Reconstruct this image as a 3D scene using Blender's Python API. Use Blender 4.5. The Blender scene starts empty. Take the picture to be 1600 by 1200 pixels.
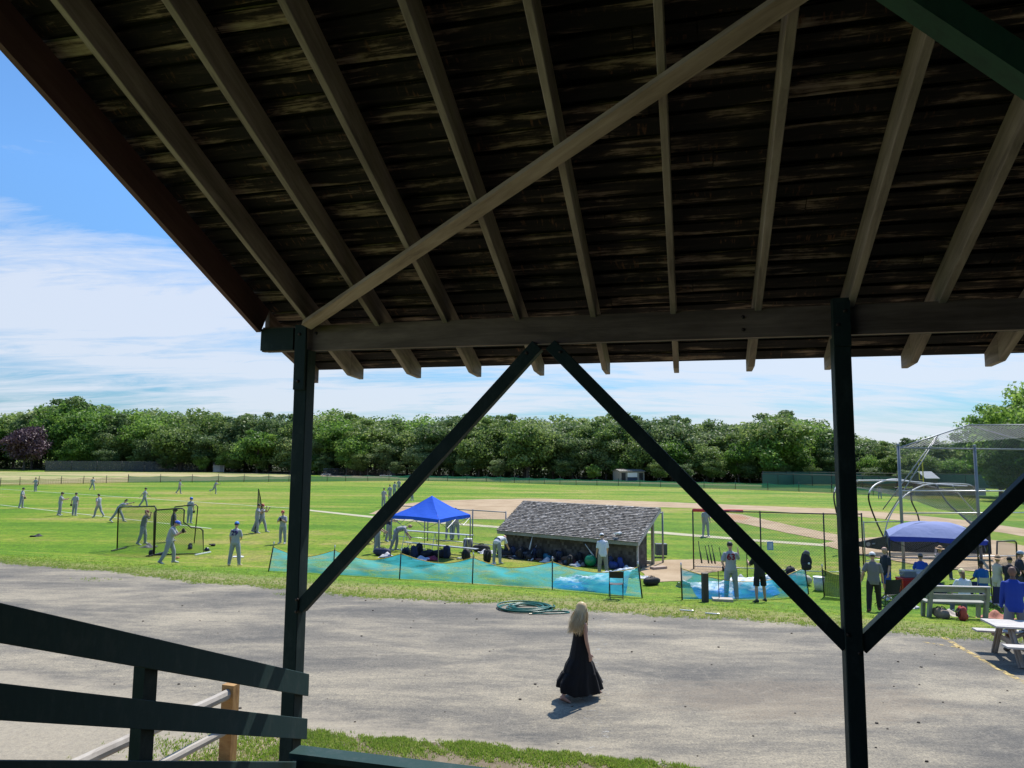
import bpy, math, random
import numpy as np
from mathutils import Vector, Matrix
random.seed(7)
rng = np.random.default_rng(7)
PI = math.pi
R = math.radians
sc = bpy.context.scene
C = sc.collection

# ------------------------------------------------------------------ camera, sky, sun, exposure
EYE = 4.15
FPX = 1109.0
PITCH = math.atan(116 / FPX)
ROLL = R(0.5)
cF = np.array([0, math.cos(PITCH), math.sin(PITCH)])
_R0 = np.array([1.0, 0, 0]); _U0 = np.array([0, -math.sin(PITCH), math.cos(PITCH)])
cR = math.cos(ROLL) * _R0 + math.sin(ROLL) * _U0
cU = -math.sin(ROLL) * _R0 + math.cos(ROLL) * _U0
cam_d = bpy.data.cameras.new('camera'); cam = bpy.data.objects.new('camera', cam_d); C.objects.link(cam)
cam_d.sensor_width = 36; cam_d.lens = 36 * FPX / 1600; cam_d.clip_start = 0.05; cam_d.clip_end = 5000
M4 = Matrix(((cR[0], cU[0], -cF[0], 0), (cR[1], cU[1], -cF[1], 0), (cR[2], cU[2], -cF[2], EYE), (0, 0, 0, 1)))
cam.matrix_world = M4
sc.camera = cam

SUN_EL, SUN_AZ = 56.0, 29.0      # azimuth clockwise from +Y (camera forward)
w = bpy.data.worlds.new('World'); sc.world = w; w.use_nodes = True
nt = w.node_tree; nt.nodes.clear()
def N(nt, t, **k):
    n = nt.nodes.new(t)
    for a, b in k.items(): setattr(n, a, b)
    return n
wo = N(nt, 'ShaderNodeOutputWorld'); bg = N(nt, 'ShaderNodeBackground')
sky = N(nt, 'ShaderNodeTexSky', sky_type='NISHITA', sun_disc=False)
sky.sun_elevation = R(SUN_EL); sky.sun_rotation = R(SUN_AZ); sky.altitude = 20
sky.air_density = 1.0; sky.dust_density = 0.6; sky.ozone_density = 2.0
tc = N(nt, 'ShaderNodeTexCoord'); sep = N(nt, 'ShaderNodeSeparateXYZ'); nt.links.new(tc.outputs['Generated'], sep.inputs[0])
def wm(op, a, b=None, c=None, clamp=False):
    m = N(nt, 'ShaderNodeMath', operation=op); m.use_clamp = clamp
    for i, v in enumerate((a, b, c)):
        if v is None: continue
        if isinstance(v, (int, float)): m.inputs[i].default_value = v
        else: nt.links.new(v, m.inputs[i])
    return m.outputs[0]
zz = wm('ADD', wm('MAXIMUM', sep.outputs[2], 0.0), 0.13)
px_ = wm('DIVIDE', sep.outputs[0], zz); py_ = wm('DIVIDE', sep.outputs[1], zz)
cmb = N(nt, 'ShaderNodeCombineXYZ'); nt.links.new(px_, cmb.inputs[0]); nt.links.new(py_, cmb.inputs[1])
mp = N(nt, 'ShaderNodeMapping'); nt.links.new(cmb.outputs[0], mp.inputs[0]); mp.inputs['Scale'].default_value = (0.30, 0.95, 1); mp.inputs['Rotation'].default_value = (0, 0, R(-14)); mp.inputs['Location'].default_value = (0.3, 0.42, 0)
n1 = N(nt, 'ShaderNodeTexNoise'); n1.inputs['Scale'].default_value = 0.9; n1.inputs['Detail'].default_value = 9; n1.inputs['Roughness'].default_value = 0.62; n1.inputs['Distortion'].default_value = 0.5
nt.links.new(mp.outputs[0], n1.inputs['Vector'])
n2 = N(nt, 'ShaderNodeTexNoise'); n2.inputs['Scale'].default_value = 4.5; n2.inputs['Detail'].default_value = 7; n2.inputs['Roughness'].default_value = 0.7; n2.inputs['Distortion'].default_value = 0.8
nt.links.new(mp.outputs[0], n2.inputs['Vector'])
# more cloud towards the horizon, clear blue overhead
lowb = wm('ADD', wm('MULTIPLY', wm('SUBTRACT', 0.50, sep.outputs[2]), 0.62), 0.12)
# a bank of thin white cloud low in the sky on the left, tilting down to the right
tilt = wm('ADD', sep.outputs[2], wm('MULTIPLY', sep.outputs[0], 0.16))
b1 = wm('SUBTRACT', 1.0, wm('POWER', wm('ABSOLUTE', wm('DIVIDE', wm('SUBTRACT', tilt, 0.105), 0.095)), 4.0), clamp=True)
lw = wm('MULTIPLY', wm('ADD', wm('MULTIPLY', sep.outputs[0], -2.2), 0.25), 1.0, clamp=True)
bank = wm('MULTIPLY', wm('MULTIPLY', b1, lw), 0.14)
dens = wm('ADD', wm('ADD', wm('ADD', wm('MULTIPLY', n1.outputs[0], 1.0), wm('MULTIPLY', n2.outputs[0], 0.46)), lowb), bank)
cl = N(nt, 'ShaderNodeMapRange'); cl.clamp = True; nt.links.new(dens, cl.inputs[0]); cl.inputs[1].default_value = 0.98; cl.inputs[2].default_value = 1.17; cl.inputs[3].default_value = 0; cl.inputs[4].default_value = 0.80
mixc = N(nt, 'ShaderNodeMixRGB'); nt.links.new(cl.outputs[0], mixc.inputs[0])
tint = N(nt, 'ShaderNodeMixRGB', blend_type='MULTIPLY'); tint.inputs[0].default_value = 1; nt.links.new(sky.outputs[0], tint.inputs[1]); tint.inputs[2].default_value = (0.80, 1.20, 1.53, 1)
hz_ = wm('MINIMUM', wm('ADD', wm('MULTIPLY', sep.outputs[2], 1.5), 0.50), 1.0)
dim = N(nt, 'ShaderNodeVectorMath', operation='SCALE'); nt.links.new(tint.outputs[0], dim.inputs[0]); nt.links.new(hz_, dim.inputs['Scale'])
nt.links.new(dim.outputs[0], mixc.inputs[1]); mixc.inputs[2].default_value = (6.4, 6.8, 7.6, 1)
nt.links.new(mixc.outputs[0], bg.inputs[0]); bg.inputs[1].default_value = 0.085
nt.links.new(bg.outputs[0], wo.inputs[0])
sd = bpy.data.lights.new('sun', 'SUN'); sun = bpy.data.objects.new('sun', sd); C.objects.link(sun)
sd.energy = 4.2; sd.angle = R(0.5); sd.color = (1.0, 0.955, 0.88)
sv = Vector((math.sin(R(SUN_AZ)) * math.cos(R(SUN_EL)), math.cos(R(SUN_AZ)) * math.cos(R(SUN_EL)), math.sin(R(SUN_EL))))
sun.rotation_euler = sv.to_track_quat('Z', 'Y').to_euler(); sun.location = (0, 0, 30)
sc.view_settings.view_transform = 'Standard'; sc.view_settings.look = 'None'; sc.view_settings.gamma = 1
sc.view_settings.exposure = 0.55
sc.render.engine = 'CYCLES'
sc.cycles.max_bounces = 6; sc.cycles.diffuse_bounces = 3; sc.cycles.transparent_max_bounces = 16; sc.cycles.use_denoising = True

# ------------------------------------------------------------------ ground shape and pixel rays
RA = R(18.0); rn = np.array([math.sin(RA), math.cos(RA)]); rs = np.array([math.cos(RA), -math.sin(RA)])
FIELD = -0.75
def gz(x, y):
    t = x * rn[0] + y * rn[1]
    k = min(1, max(0, (t - 21.0) / 7.0)); k = k * k * (3 - 2 * k) * 0.6 + k * 0.4
    return FIELD * k
def ray(u, v):
    return cF * FPX + cR * (u - 800) - cU * (v - 600)
def at(u, v, dz=0.0):
    """point of the ground seen at photo position u, v"""
    d = ray(u, v); z = -0.4
    for _ in range(12):
        t = (z - EYE) / d[2]; x, y = d[0] * t, d[1] * t; z = 0.5 * z + 0.5 * gz(x, y)
    return Vector((x, y, gz(x, y) + dz))
def far(u, v, Y):
    """point at forward distance Y"""
    d = ray(u, v); t = Y / d[1]
    return Vector((d[0] * t, Y, EYE + d[2] * t))
def colx(u, Y):
    d = ray(u, 710); return d[0] * Y / d[1]

# ------------------------------------------------------------------ materials
def newmat(name):
    m = bpy.data.materials.new(name); m.use_nodes = True
    return m, m.node_tree, m.node_tree.nodes['Principled BSDF']
def nn(t, ty, **k): return N(t, ty, **k)
def mathn(t, op, a, b=None, c=None, clamp=False):
    m = t.nodes.new('ShaderNodeMath'); m.operation = op; m.use_clamp = clamp
    for i, v in enumerate((a, b, c)):
        if v is None: continue
        if isinstance(v, (int, float)): m.inputs[i].default_value = v
        else: t.links.new(v, m.inputs[i])
    return m.outputs[0]
def noise(t, vec, scale, detail=5, rough=0.6, dist=0.0):
    n = t.nodes.new('ShaderNodeTexNoise'); n.inputs['Scale'].default_value = scale; n.inputs['Detail'].default_value = detail
    n.inputs['Roughness'].default_value = rough; n.inputs['Distortion'].default_value = dist
    if vec is not None: t.links.new(vec, n.inputs['Vector'])
    return n.outputs[0]
def mapping(t, src, scale=(1, 1, 1), rot=(0, 0, 0), loc=(0, 0, 0)):
    m = t.nodes.new('ShaderNodeMapping'); m.inputs['Scale'].default_value = scale; m.inputs['Rotation'].default_value = rot; m.inputs['Location'].default_value = loc
    t.links.new(src, m.inputs[0]); return m.outputs[0]
def ramp(t, fac, stops):
    r = t.nodes.new('ShaderNodeValToRGB'); e = r.color_ramp.elements
    while len(e) < len(stops): e.new(0.5)
    for i, (p, c) in enumerate(stops):
        e[i].position = p; e[i].color = (*c, 1) if len(c) == 3 else c
    t.links.new(fac, r.inputs[0]); return r.outputs[0]
def mixrgb(t, fac, a, b, mode='MIX'):
    m = t.nodes.new('ShaderNodeMixRGB'); m.blend_type = mode
    for i, v in enumerate((fac, a, b)):
        if isinstance(v, (int, float)): m.inputs[i].default_value = v
        elif isinstance(v, tuple): m.inputs[i].default_value = (*v, 1) if len(v) == 3 else v
        else: t.links.new(v, m.inputs[i])
    return m.outputs[0]
def bump(t, bsdf, h, strength=0.3, dist=0.02):
    b = t.nodes.new('ShaderNodeBump'); b.inputs['Strength'].default_value = strength; b.inputs['Distance'].default_value = dist
    t.links.new(h, b.inputs['Height']); t.links.new(b.outputs[0], bsdf.inputs['Normal'])
def objco(t): return t.nodes.new('ShaderNodeTexCoord').outputs['Object']
def geopos(t): return t.nodes.new('ShaderNodeNewGeometry').outputs['Position']
_mc = {}
def M(col, rough=0.75, var=0.25, scale=8.0, metal=0.0, bmp=0.15, name=None):
    """plain worn material: colour with a little mottling"""
    key = (tuple(col), rough, var, scale, metal, bmp)
    if key in _mc: return _mc[key]
    m, t, b = newmat(name or 'surface'); o = objco(t)
    n = noise(t, o, scale, 6, 0.65); n2 = noise(t, o, scale * 6, 3)
    k = mathn(t, 'ADD', mathn(t, 'MULTIPLY', mathn(t, 'SUBTRACT', n, 0.5), var * 2.2), 1.0)
    k = mathn(t, 'ADD', k, mathn(t, 'MULTIPLY', mathn(t, 'SUBTRACT', n2, 0.5), var * 0.6))
    cc = t.nodes.new('ShaderNodeVectorMath'); cc.operation = 'SCALE'; cc.inputs[0].default_value = col; t.links.new(k, cc.inputs['Scale'])
    t.links.new(cc.outputs[0], b.inputs['Base Color']); b.inputs['Roughness'].default_value = rough; b.inputs['Metallic'].default_value = metal
    if bmp: bump(t, b, n2, bmp, 0.01)
    _mc[key] = m; return m

def grain_mat(name, c1, c2, c3, sc_=(1.5, 14, 14), rough=0.8, knots=True):
    """timber with the grain along local x of the UV map"""
    m, t, b = newmat(name); uv = t.nodes.new('ShaderNodeUVMap').outputs[0]
    v = mapping(t, uv, sc_); a = noise(t, v, 1.0, 7, 0.7, 0.6); a2 = noise(t, mapping(t, uv, (0.9, 2.5, 1)), 1.3, 4, 0.6)
    s = mathn(t, 'ADD', mathn(t, 'MULTIPLY', a, 0.65), mathn(t, 'MULTIPLY', a2, 0.45))
    col = ramp(t, s, [(0.34, c1), (0.52, c2), (0.72, c3)])
    t.links.new(col, b.inputs['Base Color']); b.inputs['Roughness'].default_value = rough
    bump(t, b, a, 0.35, 0.004); return m
m_rafter = grain_mat('weathered_rafter_wood', (0.09, 0.070, 0.057), (0.26, 0.21, 0.175), (0.44, 0.365, 0.305))
m_diag = grain_mat('weathered_brace_wood', (0.13, 0.085, 0.065), (0.35, 0.26, 0.20), (0.52, 0.40, 0.325))
m_beamwood = grain_mat('dark_stained_beam', (0.04, 0.028, 0.023), (0.13, 0.088, 0.07), (0.26, 0.185, 0.15), (0.7, 9, 9))
m_logs = grain_mat('split_log', (0.18, 0.155, 0.13), (0.36, 0.32, 0.275), (0.50, 0.46, 0.40), (2.5, 9, 9))
m_fpost = grain_mat('orange_pine_post', (0.16, 0.08, 0.025), (0.34, 0.18, 0.06), (0.45, 0.27, 0.10), (4, 12, 12))
m_table = grain_mat('grey_plank', (0.26, 0.23, 0.21), (0.46, 0.43, 0.40), (0.60, 0.57, 0.54), (2, 20, 20))
m_tablel = grain_mat('brown_table_frame', (0.14, 0.11, 0.085), (0.28, 0.23, 0.185), (0.40, 0.34, 0.28), (2, 20, 20))
m_bench = grain_mat('grey_green_bench', (0.13, 0.13, 0.11), (0.25, 0.25, 0.21), (0.36, 0.36, 0.31), (2, 20, 20))
def paint_mat(name, col, worn, rough=0.55):
    m, t, b = newmat(name); o = objco(t)
    a = noise(t, mapping(t, o, (5, 5, 3)), 1.4, 8, 0.75); g = noise(t, mapping(t, o, (50, 50, 8)), 1.0, 4)
    f = ramp(t, a, [(0.50, (0, 0, 0)), (0.64, (0.9, 0.9, 0.9))])
    c = mixrgb(t, f, col, worn)
    c = mixrgb(t, mathn(t, 'MULTIPLY', g, 0.5), c, tuple(x * 0.45 for x in col))
    t.links.new(c, b.inputs['Base Color']); b.inputs['Roughness'].default_value = rough; b.inputs['Specular IOR Level'].default_value = 0.10
    bump(t, b, g, 0.25, 0.003); return m
m_green = paint_mat('dark_green_paint', (0.024, 0.040, 0.040), (0.045, 0.062, 0.060), 0.6)
m_rail = paint_mat('rail_green_paint', (0.034, 0.066, 0.066), (0.06, 0.085, 0.082), 0.6)
m_greenl = paint_mat('faded_green_paint', (0.03, 0.066, 0.062), (0.06, 0.09, 0.088), 0.55)
m_brace = paint_mat('bright_green_paint', (0.035, 0.085, 0.05), (0.03, 0.06, 0.04), 0.6)
m_rake = grain_mat('red_brown_fascia', (0.06, 0.026, 0.022), (0.10, 0.045, 0.038), (0.14, 0.07, 0.06))

def deck_material():
    m, t, b = newmat('roof_deck_boards'); uv = t.nodes.new('ShaderNodeUVMap').outputs[0]
    st = noise(t, mapping(t, uv, (1.1, 16, 1)), 1.0, 8, 0.72, 0.35)
    bl = noise(t, mapping(t, uv, (1.6, 3.2, 1)), 1.0, 5, 0.6)
    nails = noise(t, mapping(t, uv, (34, 6, 1)), 1.0, 3, 0.6)
    s = mathn(t, 'ADD', mathn(t, 'MULTIPLY', st, 0.75), mathn(t, 'MULTIPLY', bl, 0.55))
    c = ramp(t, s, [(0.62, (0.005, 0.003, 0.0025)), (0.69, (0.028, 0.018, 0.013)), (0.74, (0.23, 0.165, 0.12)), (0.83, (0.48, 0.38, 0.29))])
    f2 = ramp(t, nails, [(0.56, (0, 0, 0)), (0.66, (1, 1, 1))]); f3 = ramp(t, noise(t, mapping(t, uv, (2, 9, 1), loc=(4, 2, 0)), 1.0, 4), [(0.52, (0, 0, 0)), (0.6, (0.8, 0.8, 0.8))])
    c = mixrgb(t, mathn(t, 'MULTIPLY', f2, f3), c, (0.16, 0.07, 0.035))
    t.links.new(c, b.inputs['Base Color']); b.inputs['Roughness'].default_value = 0.9; bump(t, b, st, 0.5, 0.01)
    return m
m_deck = deck_material()
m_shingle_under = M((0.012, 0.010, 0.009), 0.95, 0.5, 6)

def var_mat(name, cols, rough=0.85, transl=0.0, bsc=30):
    """per-face random value (attribute 'var') picks the tone"""
    m, t, b = newmat(name); a = t.nodes.new('ShaderNodeAttribute'); a.attribute_name = 'var'
    oi = t.nodes.new('ShaderNodeObjectInfo').outputs['Random']
    s = mathn(t, 'ADD', mathn(t, 'MULTIPLY', a.outputs['Fac'], 0.72), mathn(t, 'MULTIPLY', oi, 0.28))
    n = len(cols); c = ramp(t, s, [(0.08 + 0.84 * i / (n - 1), k) for i, k in enumerate(cols)])
    t.links.new(c, b.inputs['Base Color']); b.inputs['Roughness'].default_value = rough
    b.inputs['Specular IOR Level'].default_value = 0.35
    if transl:
        tr = t.nodes.new('ShaderNodeBsdfTranslucent'); t.links.new(c, tr.inputs[0]); mx = t.nodes.new('ShaderNodeMixShader'); mx.inputs[0].default_value = transl
        t.links.new(b.outputs[0], mx.inputs[1]); t.links.new(tr.outputs[0], mx.inputs[2]); t.links.new(mx.outputs[0], t.nodes['Material Output'].inputs[0])
    return m
m_leafA = var_mat('oak_leaves', [(0.065, 0.12, 0.025), (0.13, 0.21, 0.045), (0.25, 0.33, 0.09), (0.40, 0.46, 0.20)], 0.55, 0.45)
m_leafB = var_mat('bright_leaves', [(0.06, 0.14, 0.022), (0.13, 0.25, 0.04), (0.22, 0.35, 0.06), (0.33, 0.46, 0.12)], 0.55, 0.5)
m_leafC = var_mat('dark_leaves', [(0.045, 0.095, 0.026), (0.09, 0.155, 0.045), (0.18, 0.25, 0.085), (0.30, 0.36, 0.17)], 0.55, 0.42)
m_leafP = var_mat('purple_leaves', [(0.030, 0.014, 0.020), (0.060, 0.028, 0.040), (0.11, 0.06, 0.075), (0.20, 0.14, 0.16)], 0.5, 0.15)
m_bark = M((0.085, 0.07, 0.055), 0.95, 0.5, 3, bmp=0.6)
m_tuft = var_mat('grass_blades', [(0.13, 0.26, 0.02), (0.22, 0.36, 0.04), (0.32, 0.38, 0.08), (0.52, 0.47, 0.23)], 0.7, 0.5)
m_shing = var_mat('weathered_cedar_shingle', [(0.085, 0.075, 0.066), (0.17, 0.155, 0.14), (0.29, 0.268, 0.245), (0.52, 0.49, 0.455)], 0.85)
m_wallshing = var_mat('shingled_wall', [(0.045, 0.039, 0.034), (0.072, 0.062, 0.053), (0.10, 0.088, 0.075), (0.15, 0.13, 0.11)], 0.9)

def ground_mat():
    m, t, b = newmat('mown_grass'); p = geopos(t)
    a = noise(t, mapping(t, p, (0.045, 0.09, 1)), 1.0, 6, 0.62, 0.4)
    f = noise(t, mapping(t, p, (1.2, 1.2, 1)), 1.0, 6, 0.7)
    g = noise(t, mapping(t, p, (16, 16, 16)), 1.0, 4, 0.75)
    st = noise(t, mapping(t, p, (0.02, 0.35, 1), rot=(0, 0, R(18))), 1.0, 4, 0.6)
    s = mathn(t, 'ADD', mathn(t, 'MULTIPLY', a, 0.5), mathn(t, 'ADD', mathn(t, 'MULTIPLY', f, 0.22), mathn(t, 'MULTIPLY', st, 0.32)))
    c = ramp(t, s, [(0.43, (0.078, 0.185, 0.004)), (0.49, (0.120, 0.230, 0.008)), (0.54, (0.185, 0.258, 0.018)), (0.60, (0.29, 0.275, 0.07))])
    g0 = noise(t, mapping(t, p, (4.5, 4.5, 4.5)), 1.0, 5, 0.75)
    c = mixrgb(t, 1.0, c, ramp(t, g, [(0.34, (0.34, 0.36, 0.40)), (0.5, (0.92, 0.92, 0.92)), (0.66, (1.6, 1.50, 1.3))]), 'MULTIPLY')
    c = mixrgb(t, 1.0, c, ramp(t, g0, [(0.36, (0.62, 0.66, 0.7)), (0.5, (0.97, 0.97, 0.97)), (0.64, (1.30, 1.24, 1.1))]), 'MULTIPLY')
    sp = t.nodes.new('ShaderNodeSeparateXYZ'); t.links.new(p, sp.inputs[0])
    tt = mathn(t, 'ADD', mathn(t, 'MULTIPLY', sp.outputs[0], math.sin(R(18))), mathn(t, 'MULTIPLY', sp.outputs[1], math.cos(R(18))))
    d1 = mathn(t, 'SUBTRACT', 1.0, mathn(t, 'DIVIDE', mathn(t, 'ABSOLUTE', mathn(t, 'SUBTRACT', tt, 20.4)), 3.2), clamp=True)
    dn2 = noise(t, mapping(t, p, (1.1, 2.4, 1)), 1.0, 6, 0.75)
    dm = ramp(t, mathn(t, 'ADD', mathn(t, 'MULTIPLY', d1, 0.55), mathn(t, 'MULTIPLY', dn2, 0.75)), [(0.66, (0, 0, 0)), (0.92, (0.8, 0.8, 0.8))])
    c = mixrgb(t, dm, c, mixrgb(t, g, (0.17, 0.14, 0.06), (0.42, 0.36, 0.19)))
    t.links.new(c, b.inputs['Base Color']); b.inputs['Roughness'].default_value = 0.9; b.inputs['Specular IOR Level'].default_value = 0.2
    bump(t, b, g, 0.9, 0.05); return m
m_grass = ground_mat()
def dry_mat():
    m, t, b = newmat('dry_grass'); p = geopos(t)
    a = noise(t, mapping(t, p, (0.05, 0.12, 1)), 1.0, 6, 0.65); g = noise(t, mapping(t, p, (1.3, 1.3, 1)), 1.0, 4, 0.7)
    s = mathn(t, 'ADD', mathn(t, 'MULTIPLY', a, 0.7), mathn(t, 'MULTIPLY', g, 0.3))
    c = ramp(t, s, [(0.42, (0.16, 0.21, 0.04)), (0.50, (0.31, 0.28, 0.10)), (0.57, (0.44, 0.34, 0.18))])
    t.links.new(c, b.inputs['Base Color']); b.inputs['Roughness'].default_value = 0.95; return m
m_dry = dry_mat()
def dirt_mat(name, c1, c2, c3, s1=0.5):
    m, t, b = newmat(name); p = geopos(t)
    a = noise(t, mapping(t, p, (s1, s1, 1)), 1.0, 7, 0.65); g = noise(t, mapping(t, p, (14, 14, 14)), 1.0, 4, 0.75)
    s = mathn(t, 'ADD', mathn(t, 'MULTIPLY', a, 0.6), mathn(t, 'MULTIPLY', g, 0.4))
    c = ramp(t, s, [(0.35, c1), (0.5, c2), (0.65, c3)])
    t.links.new(c, b.inputs['Base Color']); b.inputs['Roughness'].default_value = 0.95; b.inputs['Specular IOR Level'].default_value = 0.2
    bump(t, b, g, 0.5, 0.02); return m
m_dirt = dirt_mat('infield_clay', (0.29, 0.205, 0.12), (0.38, 0.28, 0.175), (0.46, 0.35, 0.23))
m_clay = dirt_mat('red_clay', (0.30, 0.16, 0.085), (0.38, 0.22, 0.125), (0.45, 0.29, 0.17))
m_pale = dirt_mat('pale_clay_line', (0.34, 0.31, 0.19), (0.42, 0.39, 0.26), (0.49, 0.45, 0.33))
m_sand = dirt_mat('sandy_verge', (0.25, 0.19, 0.125), (0.34, 0.27, 0.19), (0.43, 0.36, 0.27), 0.9)
m_chalk = M((0.62, 0.64, 0.55), 0.9, 0.5, 2)
def road_mat():
    m, t, b = newmat('dusty_old_asphalt'); p = geopos(t)
    st = mapping(t, p, (0.20, 0.50, 1), rot=(0, 0, R(18)))
    a = noise(t, st, 1.0, 9, 0.66, 0.5); a3 = noise(t, mapping(t, p, (0.9, 2.6, 1), rot=(0, 0, R(18))), 1.0, 7, 0.7)
    g = noise(t, mapping(t, p, (30, 30, 30)), 1.0, 3, 0.8); g2 = noise(t, mapping(t, p, (9, 14, 9)), 1.0, 6, 0.8)
    s = mathn(t, 'ADD', mathn(t, 'MULTIPLY', a, 0.58), mathn(t, 'ADD', mathn(t, 'MULTIPLY', a3, 0.26), mathn(t, 'MULTIPLY', g2, 0.20)))
    c = ramp(t, s, [(0.42, (0.105, 0.098, 0.087)), (0.50, (0.168, 0.151, 0.124)), (0.55, (0.235, 0.207, 0.160)), (0.61, (0.315, 0.274, 0.205))])
    vo = t.nodes.new('ShaderNodeTexVoronoi'); vo.inputs['Scale'].default_value = 26; t.links.new(p, vo.inputs['Vector'])
    c = mixrgb(t, 1.0, c, ramp(t, g, [(0.30, (0.55, 0.55, 0.55)), (0.48, (0.95, 0.95, 0.95)), (0.68, (1.38, 1.36, 1.30))]), 'MULTIPLY')
    spk = ramp(t, noise(t, mapping(t, p, (60, 60, 60)), 1.0, 2), [(0.70, (0, 0, 0)), (0.74, (0.75, 0.75, 0.75))])
    c = mixrgb(t, spk, c, (0.62, 0.58, 0.52))
    sp = t.nodes.new('ShaderNodeSeparateXYZ'); t.links.new(p, sp.inputs[0])
    tt = mathn(t, 'ADD', mathn(t, 'MULTIPLY', sp.outputs[0], math.sin(R(18))), mathn(t, 'MULTIPLY', sp.outputs[1], math.cos(R(18))))
    # loose sand gathered along the near edge
    e1 = mathn(t, 'SUBTRACT', 1.0, mathn(t, 'DIVIDE', mathn(t, 'SUBTRACT', tt, 9.6), 1.7), clamp=True)
    sm = ramp(t, mathn(t, 'ADD', mathn(t, 'MULTIPLY', e1, 0.6), mathn(t, 'MULTIPLY', a3, 0.6)), [(0.48, (0, 0, 0)), (0.72, (0.85, 0.85, 0.85))])
    c = mixrgb(t, sm, c, mixrgb(t, g, (0.25, 0.212, 0.155), (0.39, 0.34, 0.26)))
    g5 = noise(t, mapping(t, p, (11, 11, 11)), 1.0, 5, 0.8)
    c = mixrgb(t, 1.0, c, ramp(t, g5, [(0.36, (0.84, 0.84, 0.85)), (0.5, (1, 1, 1)), (0.64, (1.13, 1.12, 1.08))]), 'MULTIPLY')
    # brown earth scuffed across the middle on the right
    ex = mathn(t, 'POWER', mathn(t, 'DIVIDE', mathn(t, 'SUBTRACT', sp.outputs[0], 5.0), 3.6), 2.0); ey = mathn(t, 'POWER', mathn(t, 'DIVIDE', mathn(t, 'SUBTRACT', sp.outputs[1], 12.9), 1.5), 2.0)
    eb = mathn(t, 'SUBTRACT', 1.0, mathn(t, 'ADD', ex, ey), clamp=True)
    nb = noise(t, mapping(t, p, (0.9, 3.4, 1), rot=(0, 0, R(6)), loc=(3.1, 1.7, 0)), 1.0, 7, 0.75, 0.4)
    br = ramp(t, mathn(t, 'ADD', mathn(t, 'MULTIPLY', eb, 0.35), mathn(t, 'MULTIPLY', nb, 0.8)), [(0.50, (0, 0, 0)), (0.66, (0.7, 0.7, 0.7))])
    c = mixrgb(t, mathn(t, 'MULTIPLY', br, ramp(t, g5, [(0.40, (0.25, 0.25, 0.25)), (0.58, (1, 1, 1))])), c, mixrgb(t, g, (0.12, 0.092, 0.065), (0.29, 0.235, 0.17)))
    vc = t.nodes.new('ShaderNodeTexVoronoi'); vc.feature = 'DISTANCE_TO_EDGE'; vc.inputs['Scale'].default_value = 0.42
    dn = t.nodes.new('ShaderNodeTexNoise'); dn.inputs['Scale'].default_value = 1.6; dn.inputs['Detail'].default_value = 5; t.links.new(p, dn.inputs['Vector'])
    va = t.nodes.new('ShaderNodeVectorMath'); va.operation = 'SCALE'; va.inputs['Scale'].default_value = 1.6; t.links.new(dn.outputs['Color'], va.inputs[0])
    vb = t.nodes.new('ShaderNodeVectorMath'); vb.operation = 'ADD'; t.links.new(va.outputs[0], vb.inputs[0]); t.links.new(p, vb.inputs[1]); t.links.new(vb.outputs[0], vc.inputs['Vector'])
    ck = ramp(t, vc.outputs['Distance'], [(0.0, (0.8, 0.8, 0.8)), (0.014, (0, 0, 0))])
    c = mixrgb(t, mathn(t, 'MULTIPLY', ck, 0.22), c, (0.40, 0.35, 0.27))
    t.links.new(c, b.inputs['Base Color']); b.inputs['Roughness'].default_value = 0.88; b.inputs['Specular IOR Level'].default_value = 0.3
    bump(t, b, g, 0.7, 0.012); return m
m_road = road_mat()
def worn_paint(name, col, thr=0.5):
    m, t, b = newmat(name); p = geopos(t)
    a = noise(t, mapping(t, p, (5, 5, 5)), 1.0, 8, 0.8)
    f = ramp(t, a, [(thr - 0.04, (0, 0, 0)), (thr + 0.06, (1, 1, 1))])
    b.inputs['Base Color'].default_value = (*col, 1); b.inputs['Roughness'].default_value = 0.8
    tr = t.nodes.new('ShaderNodeBsdfTransparent'); mx = t.nodes.new('ShaderNodeMixShader')
    t.links.new(f, mx.inputs[0]); t.links.new(tr.outputs[0], mx.inputs[1]); t.links.new(b.outputs[0], mx.inputs[2]); t.links.new(mx.outputs[0], t.nodes['Material Output'].inputs[0]); return m
m_yel = worn_paint('worn_yellow_paint', (0.50, 0.36, 0.12), 0.49)
m_whi = worn_paint('worn_white_paint', (0.42, 0.40, 0.36), 0.60)

def mesh_mat(name, col, pitch, wire, diamond=True, rough=0.5, metal=0.0, back=0.0, backcol=None):
    """woven or chain-link net: threads with holes between them, laid out on the UV map in metres"""
    m, t, b = newmat(name); uv = t.nodes.new('ShaderNodeUVMap').outputs[0]; sp = t.nodes.new('ShaderNodeSeparateXYZ'); t.links.new(uv, sp.inputs[0])
    if diamond: A = mathn(t, 'ADD', sp.outputs[0], sp.outputs[1]); B = mathn(t, 'SUBTRACT', sp.outputs[0], sp.outputs[1])
    else: A, B = sp.outputs[0], sp.outputs[1]
    fa = mathn(t, 'LESS_THAN', mathn(t, 'PINGPONG', A, pitch / 2), wire / 2); fb = mathn(t, 'LESS_THAN', mathn(t, 'PINGPONG', B, pitch / 2), wire / 2)
    f = mathn(t, 'MAXIMUM', mathn(t, 'MAXIMUM', fa, fb), back)
    b.inputs['Base Color'].default_value = (*col, 1); b.inputs['Roughness'].default_value = rough; b.inputs['Metallic'].default_value = metal
    tr = t.nodes.new('ShaderNodeBsdfTransparent'); mx = t.nodes.new('ShaderNodeMixShader')
    t.links.new(f, mx.inputs[0]); t.links.new(tr.outputs[0], mx.inputs[1]); t.links.new(b.outputs[0], mx.inputs[2]); t.links.new(mx.outputs[0], t.nodes['Material Output'].inputs[0]); return m
m_chain = mesh_mat('galvanised_chain_link', (0.26, 0.27, 0.28), 0.10, 0.005)
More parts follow.
